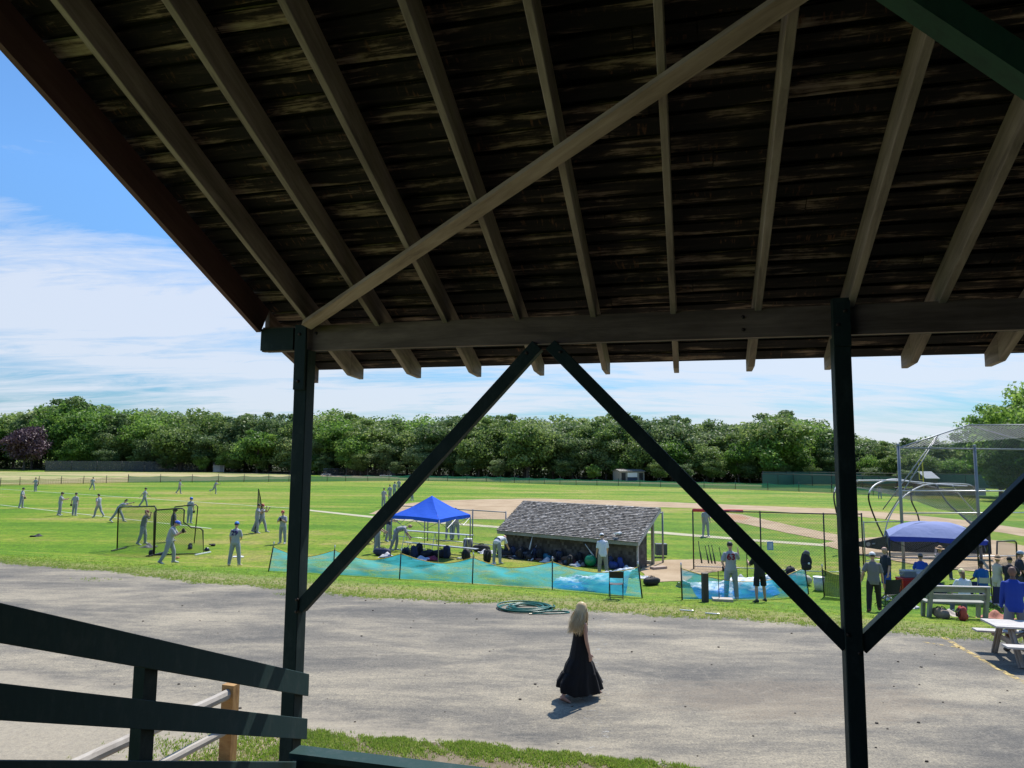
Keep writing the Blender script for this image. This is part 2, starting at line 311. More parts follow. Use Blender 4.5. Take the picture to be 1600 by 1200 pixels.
m_chaind = mesh_mat('dark_chain_link', (0.14, 0.15, 0.16), 0.12, 0.008)
m_hood = mesh_mat('hood_chain_link', (0.20, 0.20, 0.21), 0.16, 0.026)
m_lnet = mesh_mat('black_knotted_net', (0.02, 0.02, 0.02), 0.12, 0.017)
m_ofence = mesh_mat('green_outfield_mesh', (0.03, 0.26, 0.15), 0.3, 0.02, False, back=0.68)
m_ofence2 = mesh_mat('brown_outfield_mesh', (0.16, 0.13, 0.06), 0.3, 0.02, False, back=0.30)
m_gnet = mesh_mat('green_netting', (0.008, 0.055, 0.028), 0.06, 0.006, False, back=0.75)
m_wind = mesh_mat('teal_windscreen', (0.035, 0.11, 0.10), 0.3, 0.02, False, back=0.80)
m_windd = mesh_mat('grey_windscreen', (0.07, 0.075, 0.075), 0.3, 0.02, False, back=0.75)
m_cagenet = mesh_mat('sagging_black_net', (0.035, 0.035, 0.035), 0.15, 0.02, True, back=0.55)
def netting_mat():
    m, t, b = newmat('turquoise_netting'); uv = t.nodes.new('ShaderNodeUVMap').outputs[0]
    a = noise(t, mapping(t, uv, (0.8, 3.4, 1), rot=(0, 0, R(-22))), 1.0, 2.5, 0.5, 1.4)
    a2 = noise(t, mapping(t, uv, (0.5, 1.3, 1), rot=(0, 0, R(15))), 1.6, 3)
    f = ramp(t, mathn(t, 'ADD', mathn(t, 'MULTIPLY', a, 0.6), mathn(t, 'MULTIPLY', a2, 0.4)), [(0.40, (0.30, 0.30, 0.30)), (0.50, (0.62, 0.62, 0.62)), (0.62, (0.86, 0.86, 0.86))])
    b.inputs['Base Color'].default_value = (0.07, 0.46, 0.55, 1); b.inputs['Roughness'].default_value = 0.6
    tl = t.nodes.new('ShaderNodeBsdfTranslucent'); tl.inputs[0].default_value = (0.08, 0.55, 0.66, 1); m1 = t.nodes.new('ShaderNodeMixShader'); m1.inputs[0].default_value = 0.5
    t.links.new(b.outputs[0], m1.inputs[1]); t.links.new(tl.outputs[0], m1.inputs[2])
    tr = t.nodes.new('ShaderNodeBsdfTransparent'); mx = t.nodes.new('ShaderNodeMixShader')
    t.links.new(f, mx.inputs[0]); t.links.new(tr.outputs[0], mx.inputs[1]); t.links.new(m1.outputs[0], mx.inputs[2]); t.links.new(mx.outputs[0], t.nodes['Material Output'].inputs[0]); return m
m_teal = netting_mat()
def tarp_mat():
    m, t, b = newmat('blue_and_white_tarpaulin'); uv = t.nodes.new('ShaderNodeUVMap').outputs[0]
    a = noise(t, mapping(t, uv, (0.5, 5.5, 1), rot=(0, 0, R(4))), 1.0, 7, 0.68, 1.1)
    sp = t.nodes.new('ShaderNodeSeparateXYZ'); t.links.new(uv, sp.inputs[0])
    k = mathn(t, 'ADD', mathn(t, 'MULTIPLY', mathn(t, 'SUBTRACT', a, 0.5), 1.9), mathn(t, 'MULTIPLY', mathn(t, 'ABSOLUTE', mathn(t, 'SUBTRACT', sp.outputs[1], 0.62)), 1.2))
    c = ramp(t, k, [(0.40, (0.62, 0.68, 0.74)), (0.47, (0.45, 0.58, 0.74)), (0.50, (0.015, 0.16, 0.60)), (0.9, (0.02, 0.24, 0.72))])
    t.links.new(c, b.inputs['Base Color']); b.inputs['Roughness'].default_value = 0.45; bump(t, b, a, 0.8, 0.05); return m
m_tarp = tarp_mat()
def canopy_mat(name, col):
    m, t, b = newmat(name); o = objco(t)
    a = noise(t, mapping(t, o, (2, 2, 1)), 1.2, 5, 0.6, 0.8)
    c = mixrgb(t, mathn(t, 'MULTIPLY', a, 0.4), col, tuple(min(1, x * 1.5 + 0.02) for x in col))
    t.links.new(c, b.inputs['Base Color']); b.inputs['Roughness'].default_value = 0.85; b.inputs['Specular IOR Level'].default_value = 0.2
    tl = t.nodes.new('ShaderNodeBsdfTranslucent'); t.links.new(c, tl.inputs[0]); m1 = t.nodes.new('ShaderNodeMixShader'); m1.inputs[0].default_value = 0.22
    t.links.new(b.outputs[0], m1.inputs[1]); t.links.new(tl.outputs[0], m1.inputs[2]); t.links.new(m1.outputs[0], t.nodes['Material Output'].inputs[0])
    bump(t, b, a, 0.6, 0.06); return m
m_canb = canopy_mat('bright_blue_canvas', (0.015, 0.10, 0.62))
m_canl = canopy_mat('faded_lilac_blue_canvas', (0.235, 0.275, 0.50))
m_black = M((0.012, 0.012, 0.014), 0.6, 0.3, 8)
m_blackm = M((0.02, 0.02, 0.022), 0.4, 0.2, 8, 0.3)
m_alu = M((0.50, 0.51, 0.52), 0.4, 0.15, 5, 0.7)
m_steel = M((0.30, 0.31, 0.33), 0.5, 0.25, 5, 0.6)
m_postg = M((0.22, 0.24, 0.27), 0.55, 0.25, 5, 0.3)
m_white = M((0.75, 0.76, 0.78), 0.6, 0.1, 5)
m_skinL = M((0.50, 0.29, 0.21), 0.6, 0.10, 20, bmp=0.05)
m_skinD = M((0.16, 0.085, 0.055), 0.6, 0.10, 20, bmp=0.05)
m_greyuni = M((0.33, 0.34, 0.37), 0.9, 0.12, 6)
m_greypant = M((0.27, 0.29, 0.32), 0.9, 0.14, 6)

# ------------------------------------------------------------------ mesh building
class MB:
    def __init__(s): s.v = []; s.f = []; s.uv = []; s.var = []
    def quad(s, a, b, c, d, uv=None, var=None):
        i = len(s.v); s.v += [tuple(a), tuple(b), tuple(c), tuple(d)]; s.f.append((i, i + 1, i + 2, i + 3))
        s.uv.append(uv or [(0, 0), (1, 0), (1, 1), (0, 1)]); s.var.append(random.random() if var is None else var)
    def face(s, pts, uv=None, var=None):
        i = len(s.v); s.v += [tuple(p) for p in pts]; s.f.append(tuple(range(i, i + len(pts))))
        s.uv.append(uv or [(p[0], p[1]) for p in pts]); s.var.append(random.random() if var is None else var)
    def prism8(s, P, L=None, var=None):
        """P: 8 corners, 0-3 one end, 4-7 other end; uv x runs along the length"""
        P = [Vector(p) for p in P]; L = L or (P[4] - P[0]).length; va = random.random() if var is None else var; o = random.random() * 9
        w1 = (P[1] - P[0]).length; w2 = (P[2] - P[1]).length
        i = len(s.v); s.v += [tuple(p) for p in P]; acc = 0
        for a, b_, ww in ((0, 1, w1), (1, 2, w2), (2, 3, w1), (3, 0, w2)):
            s.f.append((i + a, i + 4 + a, i + 4 + b_, i + b_)); s.uv.append([(o, acc + o), (o + L, acc + o), (o + L, acc + ww + o), (o, acc + ww + o)]); s.var.append(va); acc += ww
        s.f.append((i + 3, i + 2, i + 1, i)[::-1]); s.uv.append([(o, o), (o + w2, o), (o + w2, o + w1), (o, o + w1)]); s.var.append(va)
        s.f.append((i + 4, i + 7, i + 6, i + 5)[::1]); s.uv.append([(o, o), (o + w2, o), (o + w2, o + w1), (o, o + w1)]); s.var.append(va)
    def bar(s, p0, p1, w_, h, up=(0, 0, 1), var=None):
        """rectangular bar from p0 to p1, width w_ sideways, h along up"""
        p0 = Vector(p0); p1 = Vector(p1); d = (p1 - p0).normalized(); up = Vector(up)
        x = d.cross(up)
        if x.length < 1e-4: x = d.cross(Vector((1, 0, 0)))
        x.normalize(); y = x.cross(d).normalized(); a = x * w_ / 2; b_ = y * h / 2
        s.prism8([p0 - a - b_, p0 + a - b_, p0 + a + b_, p0 - a + b_, p1 - a - b_, p1 + a - b_, p1 + a + b_, p1 - a + b_], var=var)
    def box(s, c, size, rz=0, var=None):
        c = Vector(c); sx, sy, sz = size; cx, sn = math.cos(rz), math.sin(rz)
        def q(x, y, z): return c + Vector((x * cx - y * sn, x * sn + y * cx, z))
        X, Y, Z = sx / 2, sy / 2, sz / 2
        s.prism8([q(-X, -Y, -Z), q(-X, Y, -Z), q(-X, Y, Z), q(-X, -Y, Z), q(X, -Y, -Z), q(X, Y, -Z), q(X, Y, Z), q(X, -Y, Z)], var=var)
    def tube(s, pts, r, n=8, caps=True, flat=1.0, side=None, var=None):
        pts = [Vector(p) for p in pts]; m = len(pts); rr = r if isinstance(r, (list, tuple)) else [r] * m
        i0 = len(s.v); va = random.random() if var is None else var
        px = None; L = 0
        for k, p in enumerate(pts):
            d = (pts[min(k + 1, m - 1)] - pts[max(k - 1, 0)])
            d = d.normalized() if d.length > 1e-9 else Vector((0, 0, 1))
            if px is None:
                ref = Vector(side) if side is not None else (Vector((0, 0, 1)) if abs(d.z) < 0.9 else Vector((1, 0, 0)))
                px = (ref - d * ref.dot(d)).normalized()
            else:
                px = (px - d * px.dot(d)); px = px.normalized() if px.length > 1e-6 else Vector((1, 0, 0))
            py = d.cross(px)
            for j in range(n):
                a = 2 * PI * j / n; q = rr[k]
                if isinstance(q, (tuple, list)): q1, q2 = q
                else: q1, q2 = q, q * flat
                s.v.append(tuple(p + px * math.cos(a) * q1 + py * math.sin(a) * q2))
            if k:
                L2 = L + (pts[k] - pts[k - 1]).length
                for j in range(n):
                    j2 = (j + 1) % n
                    s.f.append((i0 + (k - 1) * n + j, i0 + (k - 1) * n + j2, i0 + k * n + j2, i0 + k * n + j))
                    s.uv.append([(L, j * .03), (L, (j + 1) * .03), (L2, (j + 1) * .03), (L2, j * .03)]); s.var.append(va)
                L = L2
        if caps:
            s.f.append(tuple(i0 + j for j in range(n))[::-1]); s.uv.append([(0, 0)] * n); s.var.append(va)
            s.f.append(tuple(i0 + (m - 1) * n + j for j in range(n))); s.uv.append([(0, 0)] * n); s.var.append(va)
    def ball(s, c, r, seg=12, rings=8, z0=-1.0, z1=1.0, wob=0.0):
        """ellipsoid (or the slice of it between z0 and z1)"""
        c = Vector(c); r = Vector(r) if hasattr(r, '__len__') else Vector((r, r, r))
        a0, a1 = math.asin(z0), math.asin(z1); ph = [random.random() * 6 for _ in range(4)]
        pts = []; rad = []
        i0 = len(s.v)
        for k in range(rings + 1):
            a = a0 + (a1 - a0) * k / rings
            for j in range(seg):
                b_ = 2 * PI * j / seg
                q = 1 + wob * (math.sin(b_ * 2 + ph[0] + a) + math.sin(b_ * 3 + ph[1] - 2 * a) + math.sin(a * 4 + ph[2]))
                s.v.append((c.x + r.x * math.cos(a) * math.cos(b_) * q, c.y + r.y * math.cos(a) * math.sin(b_) * q, c.z + r.z * math.sin(a) * q))
        for k in range(rings):
            for j in range(seg):
                j2 = (j + 1) % seg; s.f.append((i0 + k * seg + j, i0 + k * seg + j2, i0 + (k + 1) * seg + j2, i0 + (k + 1) * seg + j))
                s.uv.append([(j / seg, k / rings)] * 4); s.var.append(0.5)
        s.f.append(tuple(i0 + j for j in range(seg))[::-1]); s.uv.append([(0, 0)] * seg); s.var.append(0.5)
        s.f.append(tuple(i0 + rings * seg + j for j in range(seg))); s.uv.append([(0, 0)] * seg); s.var.append(0.5)
    def grid(s, fn, nu, nv, uvf=None):
        i0 = len(s.v)
        for j in range(nv + 1):
            for i in range(nu + 1): s.v.append(tuple(fn(i / nu, j / nv)))
        for j in range(nv):
            for i in range(nu):
                a = i0 + j * (nu + 1) + i; s.f.append((a, a + 1, a + nu + 2, a + nu + 1))
                q = [(i / nu, j / nv), ((i + 1) / nu, j / nv), ((i + 1) / nu, (j + 1) / nv), (i / nu, (j + 1) / nv)]
                s.uv.append([uvf(*k) for k in q] if uvf else q); s.var.append(random.random())
    def mesh(s, name, mat, smooth=False):
        me = bpy.data.meshes.new(name); me.from_pydata(s.v, [], s.f); me.update()
        ul = me.uv_layers.new(name='UVMap'); fl = np.array([c for f in s.uv for p in f for c in p], dtype=np.float32)
        ul.data.foreach_set('uv', fl)
        at_ = me.attributes.new('var', 'FLOAT', 'FACE'); at_.data.foreach_set('value', np.array(s.var, dtype=np.float32))
        me.materials.append(mat)
        if smooth: me.polygons.foreach_set('use_smooth', [True] * len(me.polygons))
        return me
    def build(s, name, mat, parent=None, smooth=False, label=None):
        o = bpy.data.objects.new(name, s.mesh(name, mat, smooth)); C.objects.link(o)
        if parent is not None: o.parent = parent
        if label: o['label'] = label
        return o
def tag(o, label, cat, group=None, kind=None):
    if label: o['label'] = label
    if cat: o['category'] = cat
    if group: o['group'] = group
    if kind: o['kind'] = kind
    return o
def thing(name, label, cat, loc=(0, 0, 0), rz=0.0, group=None):
    o = bpy.data.objects.new(name, None); C.objects.link(o); o.location = loc; o.rotation_euler = (0, 0, rz)
    o.empty_display_size = 0.2
    return tag(o, label, cat, group)
def struct(o, kind='structure'):
    o['kind'] = kind; return o
def copy_tree(o, parent=None):
    c = o.copy(); C.objects.link(c); c.parent = parent
    for ch in list(o.children): copy_tree(ch, c)
    return c

# ------------------------------------------------------------------ the setting: ground, road, field surfaces
def axis(vals, steps):
    out = []
    for (a, b, st) in vals:
        out += list(np.arange(a, b, st))
    return out
ss = [-2500, -1400, -800, -400, -200, -100] + list(np.arange(-60, 60, 2.0)) + [60, 100, 200, 400, 800, 1400, 2500]
ts = [-60, -20, 0] + list(np.arange(6, 32, 0.5)) + [34, 40, 60, 100, 160, 260, 400, 800, 1600, 3000]
mb = MB(); vv = []
for t in ts:
    for s_ in ss:
        x, y = rs * s_ + rn * t; vv.append((x, y, gz(x, y) - 0.006))
W_ = len(ss)
mb.v = vv
for j in range(len(ts) - 1):
    for i in range(W_ - 1):
        a = j * W_ + i; mb.f.append((a, a + 1, a + W_ + 1, a + W_)); mb.uv.append([(0, 0)] * 4); mb.var.append(0)
struct(mb.build('ground', m_grass, smooth=True))

def wob(i, seed, amp):
    return amp * (math.sin(i * 1.7 + seed) + 0.6 * math.sin(i * 4.1 + seed * 2) + 0.5 * math.sin(i * 9.3 + seed * 3) + 0.35 * math.sin(i * 23.7 + seed))
# road: long sheet between the near verge and the field edge, both edges ragged
def road_far(s_): 
    base = 20.05 - 0.55 * math.exp(-((s_ + 12) / 6) ** 2) - 0.15 * max(0, s_ - 6) / 8 + 0.5 * max(0, min(1, (-s_ - 18) / 8))
    return base + wob(s_ * 0.5, 1.0, 0.13) + 0.07 * math.sin(s_ * 31) + 0.05 * math.sin(s_ * 57)
def road_near(s_):
    if s_ < -6.6: return 9.69 + (s_ + 6.6) * 1.3 + 0.05 * math.sin(s_ * 7)
    b_ = 9.71 + (s_ + 6.4) * 0.13 if s_ < -2.5 else 10.22 + 0.02 * (s_ + 2.5)
    return b_ + wob(s_ * 1.3, 4.0, 0.05) + 0.03 * math.sin(s_ * 37)
mb = MB()
sl = list(np.arange(-90, -34, 2.0)) + list(np.arange(-34, 30, 0.09)) + list(np.arange(30, 90, 2.0))
def P3(s_, t, dz): 
    x, y = rs * s_ + rn * t; return (x, y, gz(x, y) + dz)
for a, b in zip(sl[:-1], sl[1:]):
    na, nb = max(road_near(a), -8), max(road_near(b), -8); fa, fb = road_far(a), road_far(b)
    mb.quad(P3(a, na, 0), P3(b, nb, 0), P3(b, fb, 0.0), P3(a, fa, 0.0))
struct(mb.build('road', m_road))
# sandy verge below the road on the left, by the log fence
def sheet(name, pts, mat, dz=0.004, sub=0.0, jit=0.0, seed=0):
    """ground sheet bounded by photo points"""
    P = [at(u, v) for u, v in pts]; Q = []
    rr = random.Random(seed)
    for i, p in enumerate(P):
        q = P[(i + 1) % len(P)]; L = (q - p).length; n = max(1, int(L / sub)) if sub else 1
        for k in range(n):
            r = p.lerp(q, k / n); r = Vector((r.x + rr.uniform(-jit, jit), r.y + rr.uniform(-jit, jit), 0)); r.z = gz(r.x, r.y) + dz; Q.append(r)
    m_ = MB(); m_.face(Q)
    return struct(m_.build(name, mat))
def verge(name, s0, s1, far_t, mat):
    mb = MB(); q = np.arange(s0, s1, 0.15)
    for a, b in zip(q[:-1], q[1:]):
        mb.quad(P3(a, 3.0, -0.003), P3(b, 3.0, -0.003), P3(b, far_t(b), -0.003), P3(a, far_t(a), -0.003))
    struct(mb.build(name, mat))
verge('bare_earth', -6.45, 6, lambda q: road_near(q) + 0.04, dirt_mat('brown_bare_earth', (0.11, 0.085, 0.055), (0.19, 0.15, 0.10), (0.27, 0.22, 0.16), 1.4))
verge('sandy_ground', -17, -6.45, lambda q: max(3.1, road_near(q) + 0.1), m_sand)
sheet('dry_field', [(-420, 752), (-300, 736), (0, 737), (200, 738), (340, 738.5), (480, 741), (470, 748), (330, 751), (180, 753.5), (0, 757), (-300, 764)], m_dry, 0.01)
sheet('sand_infield', [(495, 741), (520, 739.5), (590, 740), (640, 742), (620, 747), (560, 747.5), (505, 745)], m_dirt, 0.02)
sheet('dry_strip', [(640, 746), (760, 747.6), (900, 751), (1100, 756), (1190, 758), (1190, 760), (1000, 756), (850, 752.5), (700, 750), (600, 748.5)], m_dry, 0.015)
sheet('infield_dirt', [(577, 803), (600, 793), (640, 786), (690, 782), (760, 780), (830, 779), (930, 781), (1030, 784), (1150, 789), (1300, 795), (1400, 802), (1500, 812), (1600, 826), (1640, 836), (1600, 838), (1500, 822), (1400, 812.5), (1300, 803.5), (1150, 796), (1030, 792.5), (930, 795), (840, 806), (790, 812), (740, 811), (660, 807)], m_dirt, 0.006, 1.5, 0.1, 1)
sheet('foul_path', [(480, 796), (600, 808.5), (783, 822.5), (1030, 830.5), (1170, 842), (1300, 851), (1300, 854.5), (1170, 845.5), (1030, 834), (783, 825.5), (600, 811.5), (480, 798)], m_pale, 0.010, 1.2, 0.03, 2)
sheet('mound_path', [(1095, 803), (1130, 801), (1160, 804), (1190, 811), (1240, 822), (1300, 834), (1340, 841), (1335, 849), (1290, 844), (1230, 833), (1170, 820), (1130, 812), (1100, 808)], m_dirt, 0.014, 0.8, 0.05, 3)
sheet('pitchers_mound', [(1108, 806), (1130, 803.5), (1155, 805), (1172, 810), (1160, 813.5), (1130, 812)], m_clay, 0.018, 0.6, 0.05, 4)
sheet('home_dirt', [(1282, 850), (1330, 842), (1400, 838), (1480, 838), (1560, 845), (1640, 862), (1660, 885), (1600, 893), (1520, 893), (1450, 886), (1385, 874), (1325, 864)], m_dirt, 0.022, 0.8, 0.05, 5)
sheet('dugout_dirt', [(1000, 890), (1012, 880), (1040, 875), (1090, 874), (1135, 879), (1155, 888), (1120, 893), (1085, 899), (1070, 908), (1030, 909), (1008, 902)], m_dirt, 0.008, 0.5, 0.09, 6)
def chalk(name, a, b, wd):
    A, B = at(*a), at(*b); d = (B - A).normalized(); n_ = Vector((-d.y, d.x, 0)) * wd / 2; z = 0.012
    m_ = MB(); K = 8
    for k in range(K):
        p, q = A.lerp(B, k / K), A.lerp(B, (k + 1) / K)
        m_.quad(*(Vector((w_.x, w_.y, gz(w_.x, w_.y) + z)) for w_ in (p - n_, q - n_, q + n_, p + n_)))
    return struct(m_.build(name, m_chalk))
chalk('chalk_line', (0, 764), (482, 796), 0.16)
chalk('chalk_line', (0, 789), (330, 826), 0.12)
def roadmark(name, pts, wd, mat):
    m_ = MB(); P = [at(*p) for p in pts]
    for a, b in zip(P[:-1], P[1:]):
        d = (b - a).normalized(); n_ = Vector((-d.y, d.x, 0)) * wd / 2
        m_.quad(a - n_ + Vector((0, 0, .004)), b - n_ + Vector((0, 0, .004)), b + n_ + Vector((0, 0, .004)), a + n_ + Vector((0, 0, .004)))
    return struct(m_.build(name, mat))
roadmark('yellow_road_marking', [(1474, 996), (1512, 1018), (1562, 1046), (1640, 1088)], 0.13, m_yel)
roadmark('yellow_road_marking', [(1440, 1003), (1500, 1012)], 0.10, m_yel)
roadmark('faded_road_marking', [(928, 1185), (936, 1050), (942, 962)], 0.42, m_whi)
roadmark('faded_road_marking', [(905, 965), (955, 962)], 0.28, m_whi)

# grass blades on the verges
def blades(mb, pts, hmin, hmax, dens_k=1, tone=0.42):
    for (x, y) in pts:
        z = gz(x, y) - 0.005; va = min(1, max(0, random.gauss(tone, 0.20)))
        for _ in range(dens_k):
            a = random.random() * 2 * PI; h = random.uniform(hmin, hmax); wd = random.uniform(0.006, 0.012)
            ox, oy = random.uniform(-.04, .04), random.uniform(-.04, .04); lx, ly = random.uniform(-.6, .6) * h, random.uniform(-.6, .6) * h
            c, s_ = math.cos(a) * wd, math.sin(a) * wd
            i = len(mb.v); mb.v += [(x + ox - c, y + oy - s_, z), (x + ox + c, y + oy + s_, z), (x + ox + lx, y + oy + ly, z + h)]
            mb.f.append((i, i + 1, i + 2)); mb.uv.append([(0, 0)] * 3); mb.var.append(min(1, max(0, va + random.uniform(-.15, .15))))
mb = MB(); pts = []
for _ in range(15000):
    s_ = random.uniform(-31, 14); t = road_far(s_) - 0.22 + abs(random.gauss(0, 1)) * random.choice([.35, 1.0, 2.2])
    x, y = rs * s_ + rn * t; pts.append((x, y))
blades(mb, pts, 0.015, 0.055, 4)
pts = []
for _ in range(20000):                                   # verge at the foot of the stand
    s_ = random.uniform(-6.5, 3.5); t = road_near(s_) + 0.10 - abs(random.gauss(0, 1)) * 0.30
    if (math.sin(s_ * 2.3) * math.sin(t * 7.1 + s_) + math.sin(s_ * 5.1 + t * 4) * 0.6 + math.sin(s_ * 17 + t * 23) * .5 + random.gauss(0, .55)) > 0.0:
        x, y = rs * s_ + rn * t; pts.append((x, y))
blades(mb, pts, 0.012, 0.05, 5, 0.42)
pts = []
for (u, v, n_, r_) in ((330, 1185, 500, 0.5), (260, 1165, 200, 0.35), (470, 928, 260, 0.35), (430, 1172, 900, 0.6), (385, 1155, 250, 0.3), (150, 905, 60, 0.4), (500, 1178, 900, 0.5)):
    c_ = at(u, v)
    for _ in range(n_): pts.append((c_.x + random.gauss(0, r_), c_.y + random.gauss(0, r_ * 0.5)))
blades(mb, pts, 0.02, 0.06, 3)
tag(mb.build('verge_grass', m_tuft), 'ragged green and straw grass along both edges of the road', 'grass', kind='stuff')
# pebbles and leaf scraps on the road
mb = MB()
for _ in range(120):
    s_ = random.uniform(-16, 13); t = random.uniform(10.2, 19.8); x, y = rs * s_ + rn * t; r_ = random.choice([0.012, 0.015, 0.02, 0.03])
    mb.ball((x, y, r_ * 0.3), (r_, r_ * random.uniform(.6, 1), r_ * .5), 6, 4)
tag(mb.build('road_pebbles', M((0.10, 0.08, 0.06), 0.9, 0.6, 20)), 'scattered small dark pebbles on the dusty road', 'gravel', kind='stuff')

# ------------------------------------------------------------------ the grandstand we look out of
PSI = R(14.2); pn = np.array([math.sin(PSI), math.cos(PSI)]); ps = np.array([math.cos(PSI), -math.sin(PSI)])
def G(s_, n_, z):
    return Vector((ps[0] * s_ + pn[0] * n_, ps[1] * s_ + pn[1] * n_, EYE + z))
PS3 = Vector((ps[0], ps[1], 0)); PN3 = Vector((pn[0], pn[1], 0)); UP = Vector((0, 0, 1))
stand = thing('grandstand', 'open dark green timber grandstand with slanted shingle roof, rafters and braced posts', 'grandstand', (0, 0, 0))
SL = 0.461; NB = 5.6; ZB = 1.175
def zr(n_): return ZB - SL * (n_ - NB)
RD = 0.235           # rafter depth measured upright
NE = 6.68            # eave
NR = -3.0            # ridge
S0 = -3.316
for i in range(18):
    s0 = S0 + 0.634 * i + (0.02 if i == 7 else 0); w_ = 0.046 if i < 6 else 0.052
    m_ = MB(); sw = random.uniform(-.006, .006)
    m_.prism8([G(s0, NR, zr(NR)), G(s0 + w_, NR, zr(NR)), G(s0 + w_, NR, zr(NR) + RD), G(s0, NR, zr(NR) + RD),
               G(s0, 6.40, zr(6.40)), G(s0 + w_, 6.40, zr(6.40)), G(s0 + w_, 6.40, zr(6.40) + RD), G(s0, 6.40, zr(6.40) + RD)])
    m_.prism8([G(s0, 6.40, zr(6.40)), G(s0 + w_, 6.40, zr(6.40)), G(s0 + w_, 6.40, zr(6.40) + RD), G(s0, 6.40, zr(6.40) + RD),
               G(s0, NE, 0.795), G(s0 + w_, NE, 0.795), G(s0 + w_, NE, zr(NE) + RD), G(s0, NE, zr(NE) + RD)])
    o = m_.build('rafter', m_rafter, stand)
    bv = o.modifiers.new('b', 'BEVEL'); bv.width = 0.004; bv.segments = 1
# roof deck: open boards with shingles above them
SLEFT, SRIGHT = -3.86, 8.3
ang = math.atan(SL); cosA = math.cos(ang)
m_ = MB(); k = NR
while k < NE + 0.02:
    wdt = random.uniform(0.088, 0.118); n2_ = min(k + wdt, NE + 0.05)
    segs = [SLEFT + 0.04] + sorted(random.uniform(SLEFT + 0.5, SRIGHT) for _ in range(3)) + [SRIGHT]
    for a, b in zip(segs[:-1], segs[1:]):
        j0, j1 = random.uniform(-.004, .004), random.uniform(-.004, .004); dz = random.uniform(0.002, 0.010); th = 0.020
        K = max(1, int((b - a) / 0.35))
        for q in range(K):       # slightly ragged board edges
            sa, sb = a + (b - a) * q / K + (0.003 if q == 0 else 0), a + (b - a) * (q + 1) / K - (0.003 if q == K - 1 else 0)
            e = [math.sin((sa + k * 13) * 5) * .004, math.sin((sb + k * 13) * 5) * .004]
            def pp(s_, n_, h): return G(s_, n_, zr(n_) + RD + dz + h)
            uo = k * 3.7
            P = [pp(sa, k + e[0], 0), pp(sb, k + e[1], 0), pp(sb, n2_ + e[1], 0), pp(sa, n2_ + e[0], 0), pp(sa, k + e[0], th), pp(sb, k + e[1], th), pp(sb, n2_ + e[1], th), pp(sa, n2_ + e[0], th)]
            for f in ((0, 1, 2, 3), (0, 1, 5, 4), (3, 2, 6, 7)):
                m_.quad(*(P[x] for x in f), uv=[(sa + uo, k), (sb + uo, k), (sb + uo, n2_), (sa + uo, n2_)])
    k += wdt + random.uniform(0.018, 0.05)
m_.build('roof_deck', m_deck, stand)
m_ = MB()
def shs(n_, h): return zr(n_) + RD + 0.034 + h
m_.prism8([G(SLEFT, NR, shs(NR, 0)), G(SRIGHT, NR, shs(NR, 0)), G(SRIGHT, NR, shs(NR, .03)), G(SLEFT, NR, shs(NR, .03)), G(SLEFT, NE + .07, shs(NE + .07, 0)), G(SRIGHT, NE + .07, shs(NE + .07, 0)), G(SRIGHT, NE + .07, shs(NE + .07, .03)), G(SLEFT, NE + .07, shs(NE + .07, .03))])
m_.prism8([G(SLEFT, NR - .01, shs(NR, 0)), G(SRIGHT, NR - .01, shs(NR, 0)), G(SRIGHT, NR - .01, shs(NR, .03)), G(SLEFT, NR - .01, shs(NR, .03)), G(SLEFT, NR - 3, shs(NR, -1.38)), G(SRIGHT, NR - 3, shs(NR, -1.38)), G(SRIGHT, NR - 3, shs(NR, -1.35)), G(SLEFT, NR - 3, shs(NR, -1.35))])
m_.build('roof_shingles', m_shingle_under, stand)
# rake (end) board, red brown
m_ = MB(); s0 = -3.83
m_.prism8([G(s0, NR, zr(NR) - .045), G(s0 + .045, NR, zr(NR) - .045), G(s0 + .045, NR, zr(NR) + RD + .03), G(s0, NR, zr(NR) + RD + .03),
           G(s0, 5.62, zr(5.62) - 0.045), G(s0 + .045, 5.62, zr(5.62) - 0.045), G(s0 + .045, 5.74, zr(5.74) + RD), G(s0, 5.74, zr(5.74) + RD)])
m_.build('rake_board', m_rake, stand)
m_ = MB(); m_.prism8([G(s0, 5.75, zr(5.75)), G(s0 + .045, 5.75, zr(5.75)), G(s0 + .045, 5.75, zr(5.75) + RD), G(s0, 5.75, zr(5.75) + RD), G(s0, NE, zr(NE) + .09), G(s0 + .045, NE, zr(NE) + .09), G(s0 + .045, NE, zr(NE) + RD), G(s0, NE, zr(NE) + RD)]); m_.build('rafter', m_beamwood, stand)
# header beam across the posts: two planks
m_ = MB(); m_.bar(G(-3.795, 5.69, 1.06), G(8.2, 5.69, 1.035), 0.05, 0.225); m_.build('header_beam', m_beamwood, stand)
m_ = MB(); m_.bar(G(-3.79, 5.745, 1.055), G(8.2, 5.745, 1.032), 0.045, 0.205); m_.build('header_beam', m_green, stand)
m_ = MB(); m_.box(G(-3.63, 5.665, 1.055), (0.33, 0.05, 0.20), -PSI); m_.build('beam_end_block', m_green, stand)
# posts
def post(s_, w_=0.125, top=0.95, n0=5.60, n1=5.745):
    m_ = MB(); m_.box(G(s_, (n0 + n1) / 2, (top - EYE) / 2), (w_, n1 - n0, top + EYE), -PSI)
    o = m_.build('post', m_green, stand); bv = o.modifiers.new('b', 'BEVEL'); bv.width = 0.006; bv.segments = 1
post(-3.352, 0.125, 0.948)
m_ = MB(); m_.box(G(-3.352, 5.585, 0.875), (0.105, 0.028, 0.58), -PSI); m_.build('cleat', m_green, stand)
post(1.088, 0.118, 0.92)
m_ = MB(); m_.box(G(1.088, 5.625, 1.02), (0.118, 0.085, 0.36), -PSI); m_.build('cleat', m_green, stand)
post(5.54, 0.12, 0.92)
